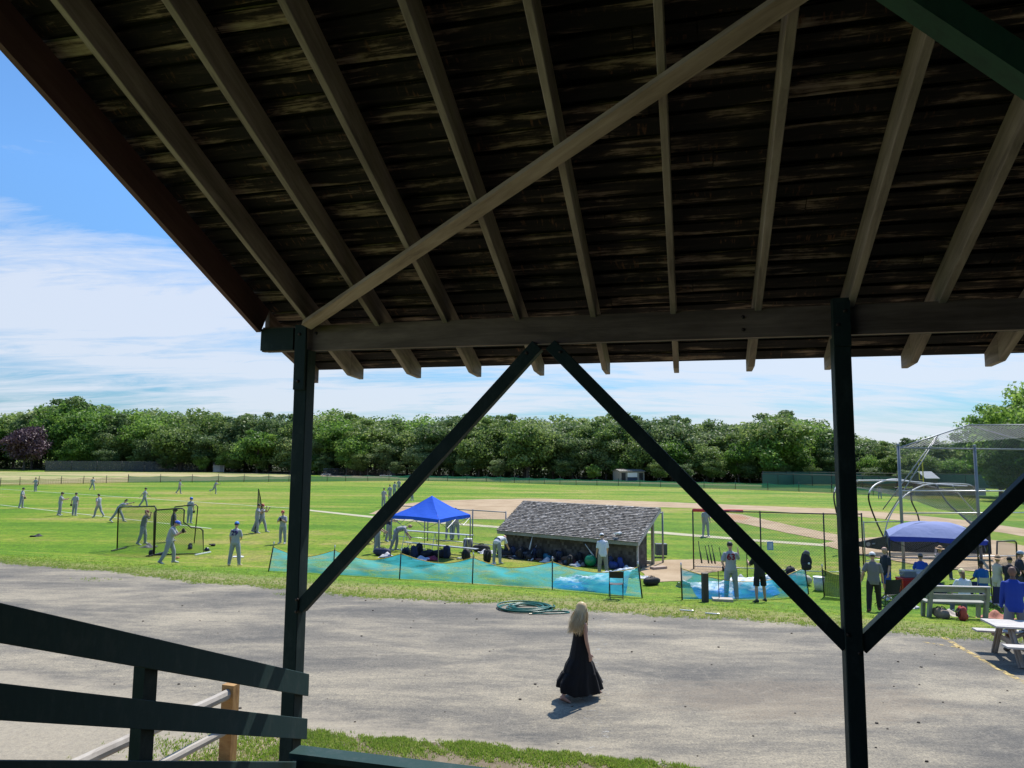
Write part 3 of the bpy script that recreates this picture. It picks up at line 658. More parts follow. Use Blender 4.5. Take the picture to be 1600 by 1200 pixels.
# knee braces in the plane of the posts
def brace(s0, z0, s1, z1, wd=0.105, n_=5.665, dp=0.095, mt=m_green):
    m_ = MB(); m_.bar(G(s0, n_, z0), G(s1, n_, z1), dp, wd, up=UP); o = m_.build('brace', mt, stand)
    bv = o.modifiers.new('b', 'BEVEL'); bv.width = 0.004; bv.segments = 1
brace(-3.30, -1.30, -1.215, 0.925)
brace(1.05, -1.305, -1.105, 0.925)
brace(1.13, -1.31, 3.26, 0.925)
brace(5.50, -1.31, 3.38, 0.925)
for (s_, n_, z) in ((-3.30, 5.598, -1.22), (-3.30, 5.598, -1.32), (-1.30, 5.617, .86), (-1.02, 5.617, .86), (1.05, 5.598, -1.22), (1.12, 5.598, -1.34), (-3.36, 5.57, .66), (-3.36, 5.57, 1.08), (1.06, 5.58, 1.0), (1.11, 5.58, 1.1), (-3.25, 5.664, 1.10), (.4, 5.664, 1.10), (.4, 5.664, 1.0)):
    m_ = MB(); m_.tube([G(s_, n_ - .008, z), G(s_, n_ + .008, z)], .014, 8); m_.build('bolt', M((.05, .035, .03), .5, .3, 30, .5), stand, True)
# natural wood brace lying under the rafters
m_ = MB(); a, b = G(-3.29, 5.57, zr(5.57) - 0.03), G(1.19, 2.96, zr(2.96) - 0.03)
nrm = (b - a).cross(PS3).normalized(); nrm = nrm if nrm.z > 0 else -nrm
m_.bar(a, b, 0.098, 0.045, up=nrm); m_.build('diagonal_brace', m_diag, stand)
# interior green brace and its post (upper right)
m_ = MB(); m_.bar(G(-0.02, 3.0, 2.765), G(2.75, 3.0, 0.05), 0.125, 0.10, up=UP); m_.build('brace', m_brace, stand)
m_ = MB(); m_.box(G(2.8, 3.0, -0.6), (0.14, 0.14, 5.8), -PSI); m_.build('post', m_green, stand)
m_ = MB(); m_.bar(G(0.35, 3.14, 2.30 + .07), G(3.4, 3.14, 2.30 + .07), 0.05, 0.14); 
# sloping rails on the left end of the seating
SR = -3.268
def rail(z_at, n_at, h, slope=0.393, n0=-1.5, n1=5.765):
    def zt(n_): return z_at - slope * (n_ - n_at)
    m_ = MB(); m_.prism8([G(SR - .02, n0, zt(n0) - h), G(SR + .02, n0, zt(n0) - h), G(SR + .02, n0, zt(n0)), G(SR - .02, n0, zt(n0)),
                          G(SR - .02, n1, zt(n1) - h), G(SR + .02, n1, zt(n1) - h), G(SR + .02, n1, zt(n1)), G(SR - .02, n1, zt(n1))])
    o = m_.build('side_rail', m_rail, stand); bv = o.modifiers.new('b', 'BEVEL'); bv.width = 0.003; bv.segments = 1
rail(-1.875, 5.76, 0.185); rail(-2.245, 5.76, 0.172); rail(-2.60, 5.76, 0.175)
for nq in (3.9, 2.0, 0.2):
    m_ = MB(); zt = -1.87 + 0.393 * (5.76 - nq) - 0.02; m_.box(G(SR - .062, nq, (zt - EYE) / 2), (0.08, 0.115, zt + EYE), -PSI); m_.build('rail_post', m_green, stand)
# front rail cap
m_ = MB(); m_.bar(G(-3.22, 5.52, -2.425), G(8.0, 5.52, -2.44), 0.17, 0.045); m_.build('front_rail', m_greenl, stand)
m_ = MB(); m_.bar(G(-3.21, 5.555, -2.52), G(8.0, 5.555, -2.535), 0.04, 0.14); m_.build('front_rail', m_green, stand)
# stepped seating below the eye and back wall (not in the picture, they shade the inside)
for k in range(8):
    n_ = 5.3 - 0.85 * k; z = -3.72 + 0.335 * k
    m_ = MB(); m_.box(G(2.3, n_ - 0.35, z), (11.0, 0.80, 0.04), -PSI); m_.box(G(2.3, n_ + 0.06, z - 0.17), (11.0, 0.02, 0.30), -PSI); m_.build('step', m_green, stand)
    if k not in (6, 7, 5):
        m_ = MB(); m_.box(G(2.6, n_ - 0.5, z + 0.40), (10.4, 0.26, 0.04), -PSI); m_.build('seat', m_green, stand)
m_ = MB(); m_.box(G(2.3, NR - 0.1, 0.3), (11.8, 0.05, 8.9), -PSI); m_.build('back_wall', m_green, stand)
m_ = MB(); m_.box(G(8.25, 1.3, -0.2), (0.05, 8.6, 7.4), -PSI); m_.build('end_wall', m_green, stand)

# log fence by the left end
lf = thing('log_fence', 'low split log fence with an orange pine post beside the left end of the grandstand', 'fence', (0, 0, 0))
A_ = Vector((-3.84, 10.17, 0)); B_ = Vector((-4.71, 7.376, 0)); dAB = (B_ - A_)
m_ = MB(); m_.box(A_ + Vector((0, 0, .46)), (0.19, 0.13, 1.12), -0.3); m_.build('post', m_fpost, lf)
for p in (B_, B_ + dAB):
    m_ = MB(); m_.box(p + Vector((-.03, 0, .50)), (0.19, 0.15, 1.20), -0.3); o = m_.build('post', m_fpost, lf); o.modifiers.new('b', 'BEVEL').width = 0.02
for z, r_ in ((0.90, 0.072), (0.43, 0.060)):
    for a, b in ((A_, B_), (B_, B_ + dAB)):
        p = [a.lerp(b, t_) + Vector((random.uniform(-.006, .006), random.uniform(-.006, .006), z)) for t_ in np.linspace(0.0, 1.0, 9)]
        m_ = MB(); m_.tube(p, [r_ * random.uniform(.93, 1.05) for _ in p], 9, flat=0.85); m_.build('rail', m_logs, lf, smooth=False)

# ------------------------------------------------------------------ trees
def rand_dir():
    while True:
        v = Vector((random.uniform(-1, 1), random.uniform(-1, 1), random.uniform(-1, 1)))
        if 0.05 < v.length < 1: return v.normalized()
def leafq(mb, p, nrm, sz, va):
    t1 = nrm.cross(Vector((0, 0, 1)));
    if t1.length < .05: t1 = Vector((1, 0, 0))
    t1.normalize(); t2 = nrm.cross(t1); a = random.random() * PI
    u = (t1 * math.cos(a) + t2 * math.sin(a)) * sz; v = (t2 * math.cos(a) - t1 * math.sin(a)) * sz * random.uniform(.5, .9)
    i = len(mb.v); mb.v += [tuple(p - u), tuple(p + v * .8), tuple(p + u), tuple(p - v)]; mb.f.append((i, i + 1, i + 2, i + 3)); mb.uv.append([(0, 0)] * 4); mb.var.append(min(1, max(0, va)))
def crown_mesh(name, mat, H, Wd, base, nl, per, leaf, seed, shape='round'):
    """crown of leaf clumps: lobes spread over an uneven envelope, leaves on each lobe's shell"""
    random.seed(seed); mb = MB(); tr = MB()
    ctr = Vector((0, 0, base + (H - base) * 0.5)); rx, rz = Wd / 2, (H - base) / 2
    ph = [random.random() * 6 for _ in range(5)]
    tr.tube([(0, 0, -0.3), (0.1, 0, base * .6 + .3), (0.0, .15, H * .45), (0.2, 0, H * .75)], [Wd * .032, Wd * .026, Wd * .018, Wd * .006], 8)
    for k in range(nl):
        d = rand_dir()
        if shape == 'round': q = random.uniform(.30, .88)
        else: q = random.uniform(.2, .85)
        e = 1 + 0.24 * math.sin(3 * math.atan2(d.y, d.x) + ph[0]) + 0.18 * math.sin(5 * d.z + ph[1] + d.x * 3)
        c = ctr + Vector((d.x * rx * q * e, d.y * rx * q * e, d.z * rz * q * (1 + .1 * math.sin(5 * d.x + ph[2]))))
        if shape == 'cone':
            f = max(.12, 1 - (c.z - base) / (H - base)); c.x *= f * 1.5; c.y *= f * 1.5
        lr = random.uniform(.13, .25) * Wd * (0.75 if q > .75 else 1); tone = random.gauss(0.42, 0.16)
        if k % 2 == 0 and q > .35: tr.tube([(0, 0, base + (c.z - base) * .35), ((c.x) * .5, c.y * .5, base + (c.z - base) * .75), tuple(c)], [Wd * .012, Wd * .008, Wd * .003], 5)
        for _ in range(per):
            n_ = rand_dir(); n_.z = n_.z * 0.8 + 0.12; rr = lr * random.uniform(.55, 1.12)
            p = c + Vector((n_.x * rr, n_.y * rr, n_.z * rr * .72))
            nn_ = (n_ + rand_dir() * .9).normalized()
            leafq(mb, p, nn_, leaf * random.uniform(.6, 1.3), tone + random.gauss(0, .13) + 0.10 * n_.z)
    random.seed(seed + 1)
    return mb.mesh(name, mat), tr.mesh('trunk', m_bark)
variants = []
for q, (mt, H, Wd, base, nl, per, lf_, sh) in enumerate([(m_leafA, 16, 13, 1.4, 64, 190, .32, 'round'), (m_leafA, 15, 14, 1.2, 66, 190, .33, 'round'), (m_leafB, 15, 12, 1.0, 60, 190, .30, 'round'),
        (m_leafC, 16, 13, 0.8, 64, 190, .32, 'round'), (m_leafC, 17, 11, 0.6, 60, 190, .30, 'round'), (m_leafB, 13, 11, 0.6, 56, 190, .30, 'round')]):
    variants.append((crown_mesh('crown', mt, H, Wd, base, nl, per, lf_, 100 + q, sh), H, Wd))
def tree(x, y, H, var, label, group=None, wk=1.0, z=None, mesh_=None, name='tree'):
    (cm, tm), H0, W0 = mesh_ or variants[var]; k = H / H0
    t = thing(name, label, 'tree', (x, y, gz(x, y) if z is None else z), random.random() * 6.28, group); t.scale = (k * wk, k * wk, k)
    for nm, me in (('crown', cm), ('trunk', tm)):
        o = bpy.data.objects.new(nm, me); C.objects.link(o); o.parent = t
    return t
skyl = [(-120, 640), (0, 645), (50, 635), (110, 617), (130, 628), (180, 633), (230, 640), (300, 637), (350, 641), (420, 640), (500, 641), (560, 640), (600, 649), (650, 650), (700, 641), (770, 643), (800, 642), (830, 651), (900, 650), (960, 645), (1030, 645), (1080, 651), (1150, 656), (1200, 641), (1230, 642), (1270, 657), (1300, 667), (1350, 681), (1390, 684), (1440, 681), (1500, 690), (1540, 682), (1600, 660), (1720, 650)]
def skyy(u): return float(np.interp(u, [a for a, b in skyl], [b for a, b in skyl]))
def base_far(u): return float(np.interp(u, [-100, 0, 340, 500, 830, 1100, 1300, 1500, 1700], [232, 232, 222, 200, 174, 165, 160, 150, 140]))
kinds = {0: 'tall spreading green oak in the treeline beyond the outfield', 1: 'broad rounded green oak in the treeline beyond the outfield', 2: 'bright green leafy tree in the treeline beyond the outfield', 3: 'dark green dense tree in the treeline beyond the outfield', 4: 'tall dark narrow tree in the treeline beyond the outfield', 5: 'low bright green tree at the front of the treeline'}
KIN = {0: 'spreading green oak', 1: 'broad rounded green oak', 2: 'bright green leafy tree', 3: 'dark green dense tree', 4: 'dark narrow tree', 5: 'light green tree'}
ROWN = ['short front edge', 'low front', 'tall', 'tall back row', 'rearmost']
SEGS = [(10, 'left of the purple tree'), (90, 'behind the purple tree'), (170, 'behind the long fence, left end'), (250, 'behind the long tennis fence middle'), (335, 'just left of the small white shed'), (400, 'just right of the small white shed'), (470, 'beside the left grandstand post'), (550, 'behind the far small backstop'), (640, 'behind the far sandy infield'), (710, 'behind the left brace'), (790, 'left of the big pale oak'), (870, 'behind the big pale oak'), (950, 'above the dugout shed roof'), (1040, 'behind the far concession stand'), (1110, 'behind the blue scoreboard'), (1190, 'left of the domed oak'), (1250, 'behind the domed oak'), (1320, 'behind the teal tennis fence'), (1400, 'right of the right grandstand post'), (1470, 'behind the yellow foul pole'), (1540, 'behind the backstop hood'), (9999, 'behind the tall right edge trees')]
random.seed(11)
for row, (dd, lo, hi) in enumerate([(-7, 0.26, 0.42), (-3, 0.50, 0.78), (4, 0.86, 0.97), (12, 0.96, 1.02), (24, 0.96, 1.05)]):
    u = -90 + row * 17
    while u < 1690:
        Y = base_far(u) + dd + random.uniform(-3, 3); f = random.uniform(lo, hi)
        if (780 < u < 880 and row < 2) or (-20 < u < 100 and row < 2): u += 52; continue
        x = colx(u, Y); top = far(u, skyy(u), Y).z - FIELD
        h = top * f
        v_ = random.choice([0, 3, 5, 3]) if row == 0 else random.choice([0, 1, 2, 3, 3, 4, 0, 1] if row > 1 else [0, 1, 2, 3, 5, 3, 1])
        if u < 330 and random.random() < .5: v_ = random.choice([2, 4, 2])
        seg = [p for lim, p in SEGS if u < lim][0]
        tree(x, Y, h, v_, ROWN[row] + ' ' + KIN[v_] + ' ' + seg, 'trees of the treeline behind the field', random.uniform(1.0, 1.35))
        u += random.uniform(38, 58)
_by = {}
for o in list(C.objects):
    if o.get('group') == 'trees of the treeline behind the field': _by.setdefault(o['label'], []).append(o)
for lb, os_ in _by.items():
    if len(os_) > 1:
        os_.sort(key=lambda o: o.location.x / o.location.y)
        for o, wd in zip(os_, ('left one', 'right one') if len(os_) == 2 else ('left one', 'middle one', 'right one') if len(os_) == 3 else ('',) * len(os_)): o['label'] = (lb + ', ' + wd) if wd else lb
# single trees one can tell apart
x = colx(825, 168); tree(x, 168, far(825, 656, 168).z - FIELD, 1, 'big round pale green oak standing in front of the treeline, behind the dugout shed', None, 1.05)
x = colx(492, 196); tree(x, 196, 5.6, 5, 'small bright green sapling just right of the left grandstand post at the treeline foot', None, .8)
pm = crown_mesh('crown', m_leafP, 16, 17, 2.0, 60, 210, .38, 300)
Y = 214; x = colx(39, Y); tree(x, Y, far(39, 659, Y).z - FIELD + 0.4, 0, 'round purple leaved tree at the far left edge of the field', None, .80, mesh_=(pm, 16, 17), name='purple_tree')
x = colx(108, 238); tree(x, 238, far(108, 612, 238).z - FIELD, 4, 'tallest feathery tree of the left treeline, rising above its neighbours', None, .9)
x = colx(362, 214); tree(x, 214, 8, 5, 'bushy light green tree beside the small white shed', None, 1.1)
x = colx(1214, 158); tree(x, 158, far(1214, 640, 158).z - FIELD, 0, 'tall oak with domed top, highest of the treeline left of the right post', None, 1.15)
pr = crown_mesh('crown', m_leafB, 16, 12, 1.0, 80, 230, .25, 310); pr2 = crown_mesh('crown', m_leafC, 16, 11, 0.6, 80, 230, .25, 311)
for (u, v, Y, msh, lab) in ((1612, 588, 96, pr, 'tall bright green tree at the right edge behind the backstop'), (1572, 672, 92, pr2, 'dark green tree behind the backstop hood near the right edge'), (1660, 600, 88, pr, 'leafy tree beyond the right edge, partly out of the frame'), (1560, 632, 104, pr, 'slim green tree topping the trees right of the backstop')):
    x = colx(u, Y); tree(x, Y, far(u, v, Y).z - FIELD, 0, lab, None, 1.0, mesh_=(msh, 16, 12))
random.seed(21)
# dark bushes under the treeline, on a floor painted dark for the crowns' shade
m_under = var_mat('shaded_bushes', [(0.035, 0.065, 0.02), (0.06, 0.10, 0.03), (0.09, 0.14, 0.045), (0.15, 0.20, 0.07)], 0.7, 0.1)  # leaf tones darkened to put the tree shade into the bushes
mb = MB(); us = list(np.arange(-200, 1801, 50.0))
for a, b in zip(us[:-1], us[1:]):
    p, q = (colx(a, base_far(a) - 7), base_far(a) - 7), (colx(b, base_far(b) - 7), base_far(b) - 7)
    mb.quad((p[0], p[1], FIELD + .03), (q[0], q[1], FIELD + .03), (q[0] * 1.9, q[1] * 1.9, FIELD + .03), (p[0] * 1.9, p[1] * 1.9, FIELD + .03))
struct(mb.build('forest_floor', dirt_mat('painted_floor_shade', (0.03, 0.035, 0.015), (0.055, 0.05, 0.025), (0.09, 0.085, 0.04), 0.2)))
mb = MB()
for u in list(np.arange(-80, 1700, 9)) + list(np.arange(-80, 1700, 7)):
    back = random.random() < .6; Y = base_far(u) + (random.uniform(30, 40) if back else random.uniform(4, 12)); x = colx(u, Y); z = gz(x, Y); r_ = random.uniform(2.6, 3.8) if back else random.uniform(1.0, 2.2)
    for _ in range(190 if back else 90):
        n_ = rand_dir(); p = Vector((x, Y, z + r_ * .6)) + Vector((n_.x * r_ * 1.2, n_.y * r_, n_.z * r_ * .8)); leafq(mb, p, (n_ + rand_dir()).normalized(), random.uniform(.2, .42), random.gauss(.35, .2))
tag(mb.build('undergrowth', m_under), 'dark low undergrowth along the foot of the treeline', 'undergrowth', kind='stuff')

# ------------------------------------------------------------------ people
SHIRT = {}
def cmat(c, r=0.9, var=0.10): return M(tuple(c), r, var, 7, bmp=0.1)
def rotx(v, a): c, s_ = math.cos(a), math.sin(a); return Vector((v.x, v.y * c + v.z * s_, -v.y * s_ + v.z * c))   # +a leans +z towards +y
def remesh(mb, vox, smooth_it=2, wrinkle=0.0):
    me = bpy.data.meshes.new('tmp'); me.from_pydata(mb.v, [], mb.f); me.update()
    o = bpy.data.objects.new('tmp', me); C.objects.link(o)
    r = o.modifiers.new('r', 'REMESH'); r.mode = 'VOXEL'; r.voxel_size = vox; r.use_smooth_shade = True
    if smooth_it: q = o.modifiers.new('s', 'SMOOTH'); q.iterations = smooth_it; q.factor = 0.5
    dg = bpy.context.evaluated_depsgraph_get(); e = o.evaluated_get(dg)
    out = bpy.data.meshes.new_from_object(e); bpy.data.objects.remove(o); bpy.data.meshes.remove(me)
    return out
def addmesh(name, me, mat, parent):
    me.materials.clear(); me.materials.append(mat); me.name = name
    o = bpy.data.objects.new(name, me); C.objects.link(o); o.parent = parent; return o

DEF = dict(lean=3, side=0, twist=0, L=(5, 10, 12, 0), R=(5, 10, 12, 0), lL=(4, 6, 5), lR=(-4, 6, 5), head=(5, 0))
# arms: (flex forward, out to the side, elbow bend, hand towards the midline); legs: (flex forward, knee bend, out)
def skeleton(p, female=False):
    J = {}
    q = dict(DEF); q.update(p)
    le = R(q['lean']); sw = 0.150 if female else 0.172
    sp = rotx(Vector((math.sin(R(q['side'])), 0, 1)).normalized(), le)
    hip = Vector((0, 0, 0)); J['hip'] = hip; J['waist'] = hip + rotx(Vector((0, 0, .17)), le * .6)
    J['chest'] = J['waist'] + sp * 0.20; J['sh'] = J['waist'] + sp * 0.345; J['neck'] = J['waist'] + sp * 0.41
    tw = R(q['twist']); ax = Vector((math.cos(tw), math.sin(tw), 0)); J['ax'] = ax; J['sp'] = sp
    hp, hy = R(q['head'][0]), R(q['head'][1])
    hd = rotx(sp, hp - le * 0.35); J['head'] = J['neck'] + hd * 0.155 + Vector((0, .015, 0)); J['hd'] = hd
    fw = Vector((-math.sin(hy), math.cos(hy), 0)); J['hf'] = rotx(fw, hp)
    for k, sd_ in (('L', -1), ('R', 1)):
        fl, ab, el, mid = [R(x) for x in q[k]]
        s_ = J['sh'] + ax * sd_ * sw + sp * (-0.035)
        def dr(f, a): return Vector((sd_ * math.sin(a), math.sin(f) * math.cos(a), -math.cos(f) * math.cos(a)))
        e_ = s_ + dr(fl, ab) * 0.285; w_ = e_ + dr(fl + el, ab * .5 - mid) * 0.25
        J['s' + k], J['e' + k], J['w' + k] = s_, e_, w_; J['h' + k] = (w_ - e_).normalized()
        f, kn, a = [R(x) for x in q['l' + k]]
        h_ = Vector((sd_ * 0.095, 0, -0.02))
        kn_ = h_ + Vector((sd_ * math.sin(a), math.sin(f), -math.cos(f))).normalized() * 0.43
        an_ = kn_ + Vector((sd_ * math.sin(a) * .6, math.sin(f - kn), -math.cos(f - kn))).normalized() * 0.42
        J['t' + k], J['k' + k], J['a' + k] = h_, kn_, an_; J['sd' + k] = rotx(Vector((sd_ * .18, 1, 0)).normalized(), -(f - kn) * 0.6 if kn > .3 or f < 0 else 0)
    zmin = min(J['aL'].z, J['aR'].z) - 0.085
    J['z0'] = -zmin
    return J
def limb(mb, a, b, c, ra, rb, rc, n=10, inf=0.0):
    a, b, c = Vector(a), Vector(b), Vector(c)
    pts = [a, a.lerp(b, .33), a.lerp(b, .7), b, b.lerp(c, .3), b.lerp(c, .7), c]
    rad = [ra, ra * 1.0, (ra + rb) / 2 * .98, rb, rb * 1.02, (rb * .4 + rc * .6), rc]
    mb.tube(pts, [r_ + inf for r_ in rad], n)
    mb.ball(a, ra * .98 + inf, 10, 6); mb.ball(b, rb * .98 + inf, 10, 6); mb.ball(c, rc * .98 + inf, 8, 5)
def torso(mb, J, inf=0, female=False, low=0.0, hi=True, loose=0.0):
    k = 0.88 if female else 1.0; ax = J['ax']; hip, wa, ch, sh = J['hip'], J['waist'], J['chest'], J['sh']; sp = J['sp']
    P = [hip + Vector((0, 0, -.10 - low)), hip, wa.lerp(hip, .5), wa, wa.lerp(ch, .6), ch + sp * .04, sh - sp * .01, sh + sp * .03, sh + sp * .065]
    Rr = [(.135, .110), (.150 + (.008 if female else 0), .118), (.140, .110), (.128 * k, .102), (.142 * k, .110), (.155 * k, .115), (.150 * k, .092), (.100, .070), (.060, .055)]
    if not hi: P, Rr = P[:4], Rr[:4]
    mb.tube(P, [(a + inf + loose * (1 if i < 5 else .3), b + inf + loose * (1 if i < 5 else .3)) for i, (a, b) in enumerate(Rr)], 14, side=ax)
def hand(mb, w, d, ax, curl=0.6, sc_=1.0):
    w = Vector(w); d = Vector(d).normalized(); side = Vector(ax); side = (side - d * side.dot(d)); side = side.normalized() if side.length > .05 else Vector((1, 0, 0)); nrm = side.cross(d)
    # palm thin across the body side, fingers curling inwards
    f = nrm; s_ = side
    mb.tube([w, w + d * .045, w + d * .085], [(.021, .026), (.018, .038), (.014, .038)], 8, side=s_)
    for i, (o, L) in enumerate(((-.03, .062), (-.010, .072), (.010, .068), (.029, .052))):
        p = w + d * .08 + f * o; c1 = (d * math.cos(curl * .5) - s_ * math.sin(curl * .5)); c2 = (d * math.cos(curl * 1.3) - s_ * math.sin(curl * 1.3))
        mb.tube([p, p + c1 * L * .5, p + c1 * L * .5 + c2 * L * .5], [.0105, .0098, .0085], 6)
    p = w + d * .025 + f * .030; mb.tube([p, p + (d + f * .9).normalized() * .035, p + (d + f * .5).normalized() * .065], [.012, .011, .009], 6)
def body(J, vox, female=False, bare_arms=True):
    mb = MB(); torso(mb, J, 0, female); g = .85 if female else 1.0
    mb.tube([J['sh'], J['neck'] + J['hd'] * .05], [.062 * g, .054 * g], 10)
    h, hd, hf = J['head'], J['hd'], J['hf']; rt = hf.cross(hd)
    mb.tube([h - hd * .10 + hf * .035, h - hd * .07 + hf * .02, h - hd * .02, h + hd * .04, h + hd * .09, h + hd * .115], [(.035, .04), (.058, .068), (.073, .092), (.078, .098), (.062, .078), (.025, .03)], 12, side=rt)
    mb.ball(h + hf * .012 + hd * .02, (.070, .086, .085), 10, 8)
    mb.tube([h + hf * .085 + hd * .02, h + hf * .112 - hd * .012, h + hf * .09 - hd * .022], [.008, .014, .010], 6)   # nose
    mb.ball(h + hf * .082 - hd * .052, (.022, .012, .008), 8, 4)
    for q in (-1, 1): mb.ball(h + rt * q * .078 - hf * .005, (.012, .02, .03), 8, 5)
    for k in 'LR':
        limb(mb, J['s' + k], J['e' + k], J['w' + k], .05 * g, .039 * g, .027 * g); hand(mb, J['w' + k], J['h' + k], J['ax'] * (1 if k == 'R' else -1))
        limb(mb, J['t' + k], J['k' + k], J['a' + k], .082 * g, .055 * g, .036 * g)
        a_ = J['a' + k]; s_ = J['sd' + k]; mb.tube([a_ - s_ * .05 - Vector((0, 0, .045)), a_ + Vector((0, 0, -.02)), a_ + s_ * .08 - Vector((0, 0, .045)), a_ + s_ * .16 - Vector((0, 0, .062))], [(.028, .03), (.036, .042), (.040, .03), (.034, .018)], 8, side=Vector((1, 0, 0)))
    return remesh(mb, vox, 2)
def person(pos, face, H, pose, top, pants, label, hat=None, hatc=(0.02, 0.05, .3), skin=None, hair=(0.03, .02, .015), sleeves='short', legs='long', group=None, number=None, numc=(0.03, .02, .12), shoe=(0.5, .5, .5), female=False, vox=0.013, cuff=None, belt=None, glove=None, longhair=False, base=0.0):
    """face: compass angle the person faces, 0 = away from the camera, 90 = to the right"""
    k = H / 1.80; J = skeleton(pose, female); t = thing('person', label, 'person', pos + Vector((0, 0, base)), -R(face), group); t.scale = (k, k, k)
    off = Vector((0, 0, J['z0']))
    for a in list(J):
        if isinstance(J[a], Vector) and a not in ('ax', 'sp', 'hd', 'hf', 'hL', 'hR', 'sdL', 'sdR'): J[a] = J[a] + off
    skm = skin or m_skinL
    bo = addmesh('body', body(J, vox, female), skm, t)
    # top
    mb = MB(); torso(mb, J, .014, female, low=-.06 if belt else .0, loose=.022)
    for q in 'LR':
        s_, e_, w_ = J['s' + q], J['e' + q], J['w' + q]
        if sleeves == 'short': mb.tube([s_ + (s_ - e_).normalized() * .03, s_, s_.lerp(e_, .5), s_.lerp(e_, .85)], [.045, .066, .070, .072], 10); mb.ball(s_, .065, 10, 6)
        elif sleeves == 'long': limb(mb, s_, e_, w_, .060, .050, .038)
    jer = addmesh('shirt', remesh(mb, vox * 1.15, 3), top, t)
    if sleeves == 'under':
        pass
    # legs
    mb = MB(); torso(mb, J, .018, female, hi=False)
    for q in 'LR':
        a, b, c = J['t' + q], J['k' + q], J['a' + q]
        if legs == 'long': limb(mb, a, b, c + (b - c).normalized() * -.005, .106, .082, .066)
        else: mb.tube([a, a.lerp(b, .5), a.lerp(b, .92)], [.10, .098, .10], 12); mb.ball(a, .10, 10, 6)
    addmesh('trousers' if legs == 'long' else 'shorts', remesh(mb, vox * 1.15, 3), pants, t)
    mb = MB()
    for q in 'LR':
        a_ = J['a' + q]; s_ = J['sd' + q]
        m2 = MB(); m2.tube([a_ - s_ * .075 - Vector((0, 0, .05)), a_ - s_ * .05 - Vector((0, 0, .02)), a_ + s_ * .0, a_ + s_ * .09 - Vector((0, 0, .04)), a_ + s_ * .17 - Vector((0, 0, .055)), a_ + s_ * .205 - Vector((0, 0, .065))], [(.03, .032), (.045, .05), (.050, .055), (.05, .042), (.048, .028), (.03, .016)], 8, side=Vector((1, 0, 0)))
        m2.build('shoe', cmat(shoe), t, True)
    h, hd, hf = J['head'], J['hd'], J['hf']; rt = hf.cross(hd)
    Mh = Matrix((rt, hf, hd)).transposed()
    def hx(x, y, z): return h + rt * x + hf * y + hd * z
    if hair is not None:
        mb = MB(); mb.ball((0, 0, 0), (.085, .104, .108 if not hat else .070), 12, 8, -.25 if not hat else -.75, .99)
        if longhair: mb.tube([(0, -.03, .02), (0, -.075, -.06), (0, -.085, -.2)], [(.08, .06), (.085, .045), (.05, .03)], 10)
        ys = -.014
        mb.v = [tuple(hx(x, y + ys, z + .028)) for x, y, z in mb.v]; mb.build('hair', cmat(hair, .7), t, True)
    if hat in ('cap', 'helmet'):
        mb = MB(); rr = 1.0 if hat == 'cap' else 1.14
        mb.ball((0, 0, 0), (.094 * rr, .114 * rr, .100 * rr), 14, 8, -.15 if hat == 'cap' else -.5, .99)
        bk = -1 if pose.get('capback') else 1
        def brim(u, v_):
            a = (u - .5) * 2.0; return (math.sin(a) * .08 * (1 - .1 * v_), bk * (math.cos(a) * .095 + v_ * .075 * math.cos(a)), .012 - v_ * .02)
        i0 = len(mb.v); mb.grid(brim, 8, 3); mb.grid(lambda u, v_: (lambda p: (p[0], p[1], p[2] + .006))(brim(u, v_)), 8, 3)
        if hat == 'helmet':
            for q in (-1, 1): mb.ball((q * .085, .0, -.055), (.018, .045, .045), 8, 5)
        mb.v = [tuple(hx(x, y, z + .042)) for x, y, z in mb.v]; mb.build('cap' if hat == 'cap' else 'helmet', M(tuple(hatc), .6 if hat == 'cap' else .25, .08, 6), t, True)
    if hat == 'brim':
        mb = MB(); mb.ball((0, 0, 0), (.096, .114, .12), 14, 8, .0, .97)
        mb.grid(lambda u, v_: (math.cos(u * 2 * PI) * (.088 + v_ * .10), math.sin(u * 2 * PI) * (.10 + v_ * .11), .0 - v_ * .028 + .012 * math.sin(u * 4 * PI)), 24, 3)
        mb.grid(lambda u, v_: (math.cos(u * 2 * PI) * (.088 + v_ * .10), math.sin(u * 2 * PI) * (.10 + v_ * .11), .006 - v_ * .028 + .012 * math.sin(u * 4 * PI)), 24, 3)
        mb.v = [tuple(hx(x, y, z + .045)) for x, y, z in mb.v]; hb = mb.build('hat', M(tuple(hatc), .9, .15, 20), t, True)
        mb = MB(); mb.tube([hx(math.cos(a) * .096, math.sin(a) * .112, .062) for a in np.linspace(0, 2 * PI, 17)], .011, 5, caps=False); mb.build('hat_band', cmat((0.06, .04, .03)), hb, True)
    if hat == 'visor':
        mb = MB(); mb.tube([hx(math.cos(a) * .092, math.sin(a) * .108, .05) for a in np.linspace(0, 2 * PI, 17)], .018, 6, caps=False)
        mb.grid(lambda u, v_: hx(math.sin((u - .5) * 2.2) * .09, math.cos((u - .5) * 2.2) * (.1 + v_ * .09), .05 - v_ * .02), 8, 2); mb.build('visor', cmat(hatc), t, True)
    if belt is not None:
        mb = MB(); c_ = J['waist'] - J['sp'] * .085
        mb.tube([c_ - J['sp'] * .014, c_ + J['sp'] * .014], [(.168, .140), (.168, .140)], 14, side=J['ax']); mb.build('belt', cmat(belt), t, True)
    if glove:
        w_ = J['w' + glove]; mb = MB(); mb.ball(w_ + J['h' + glove] * .09, (.075, .07, .10), 10, 7, wob=.05); mb.build('glove', cmat((.02, .015, .012)), t, True)
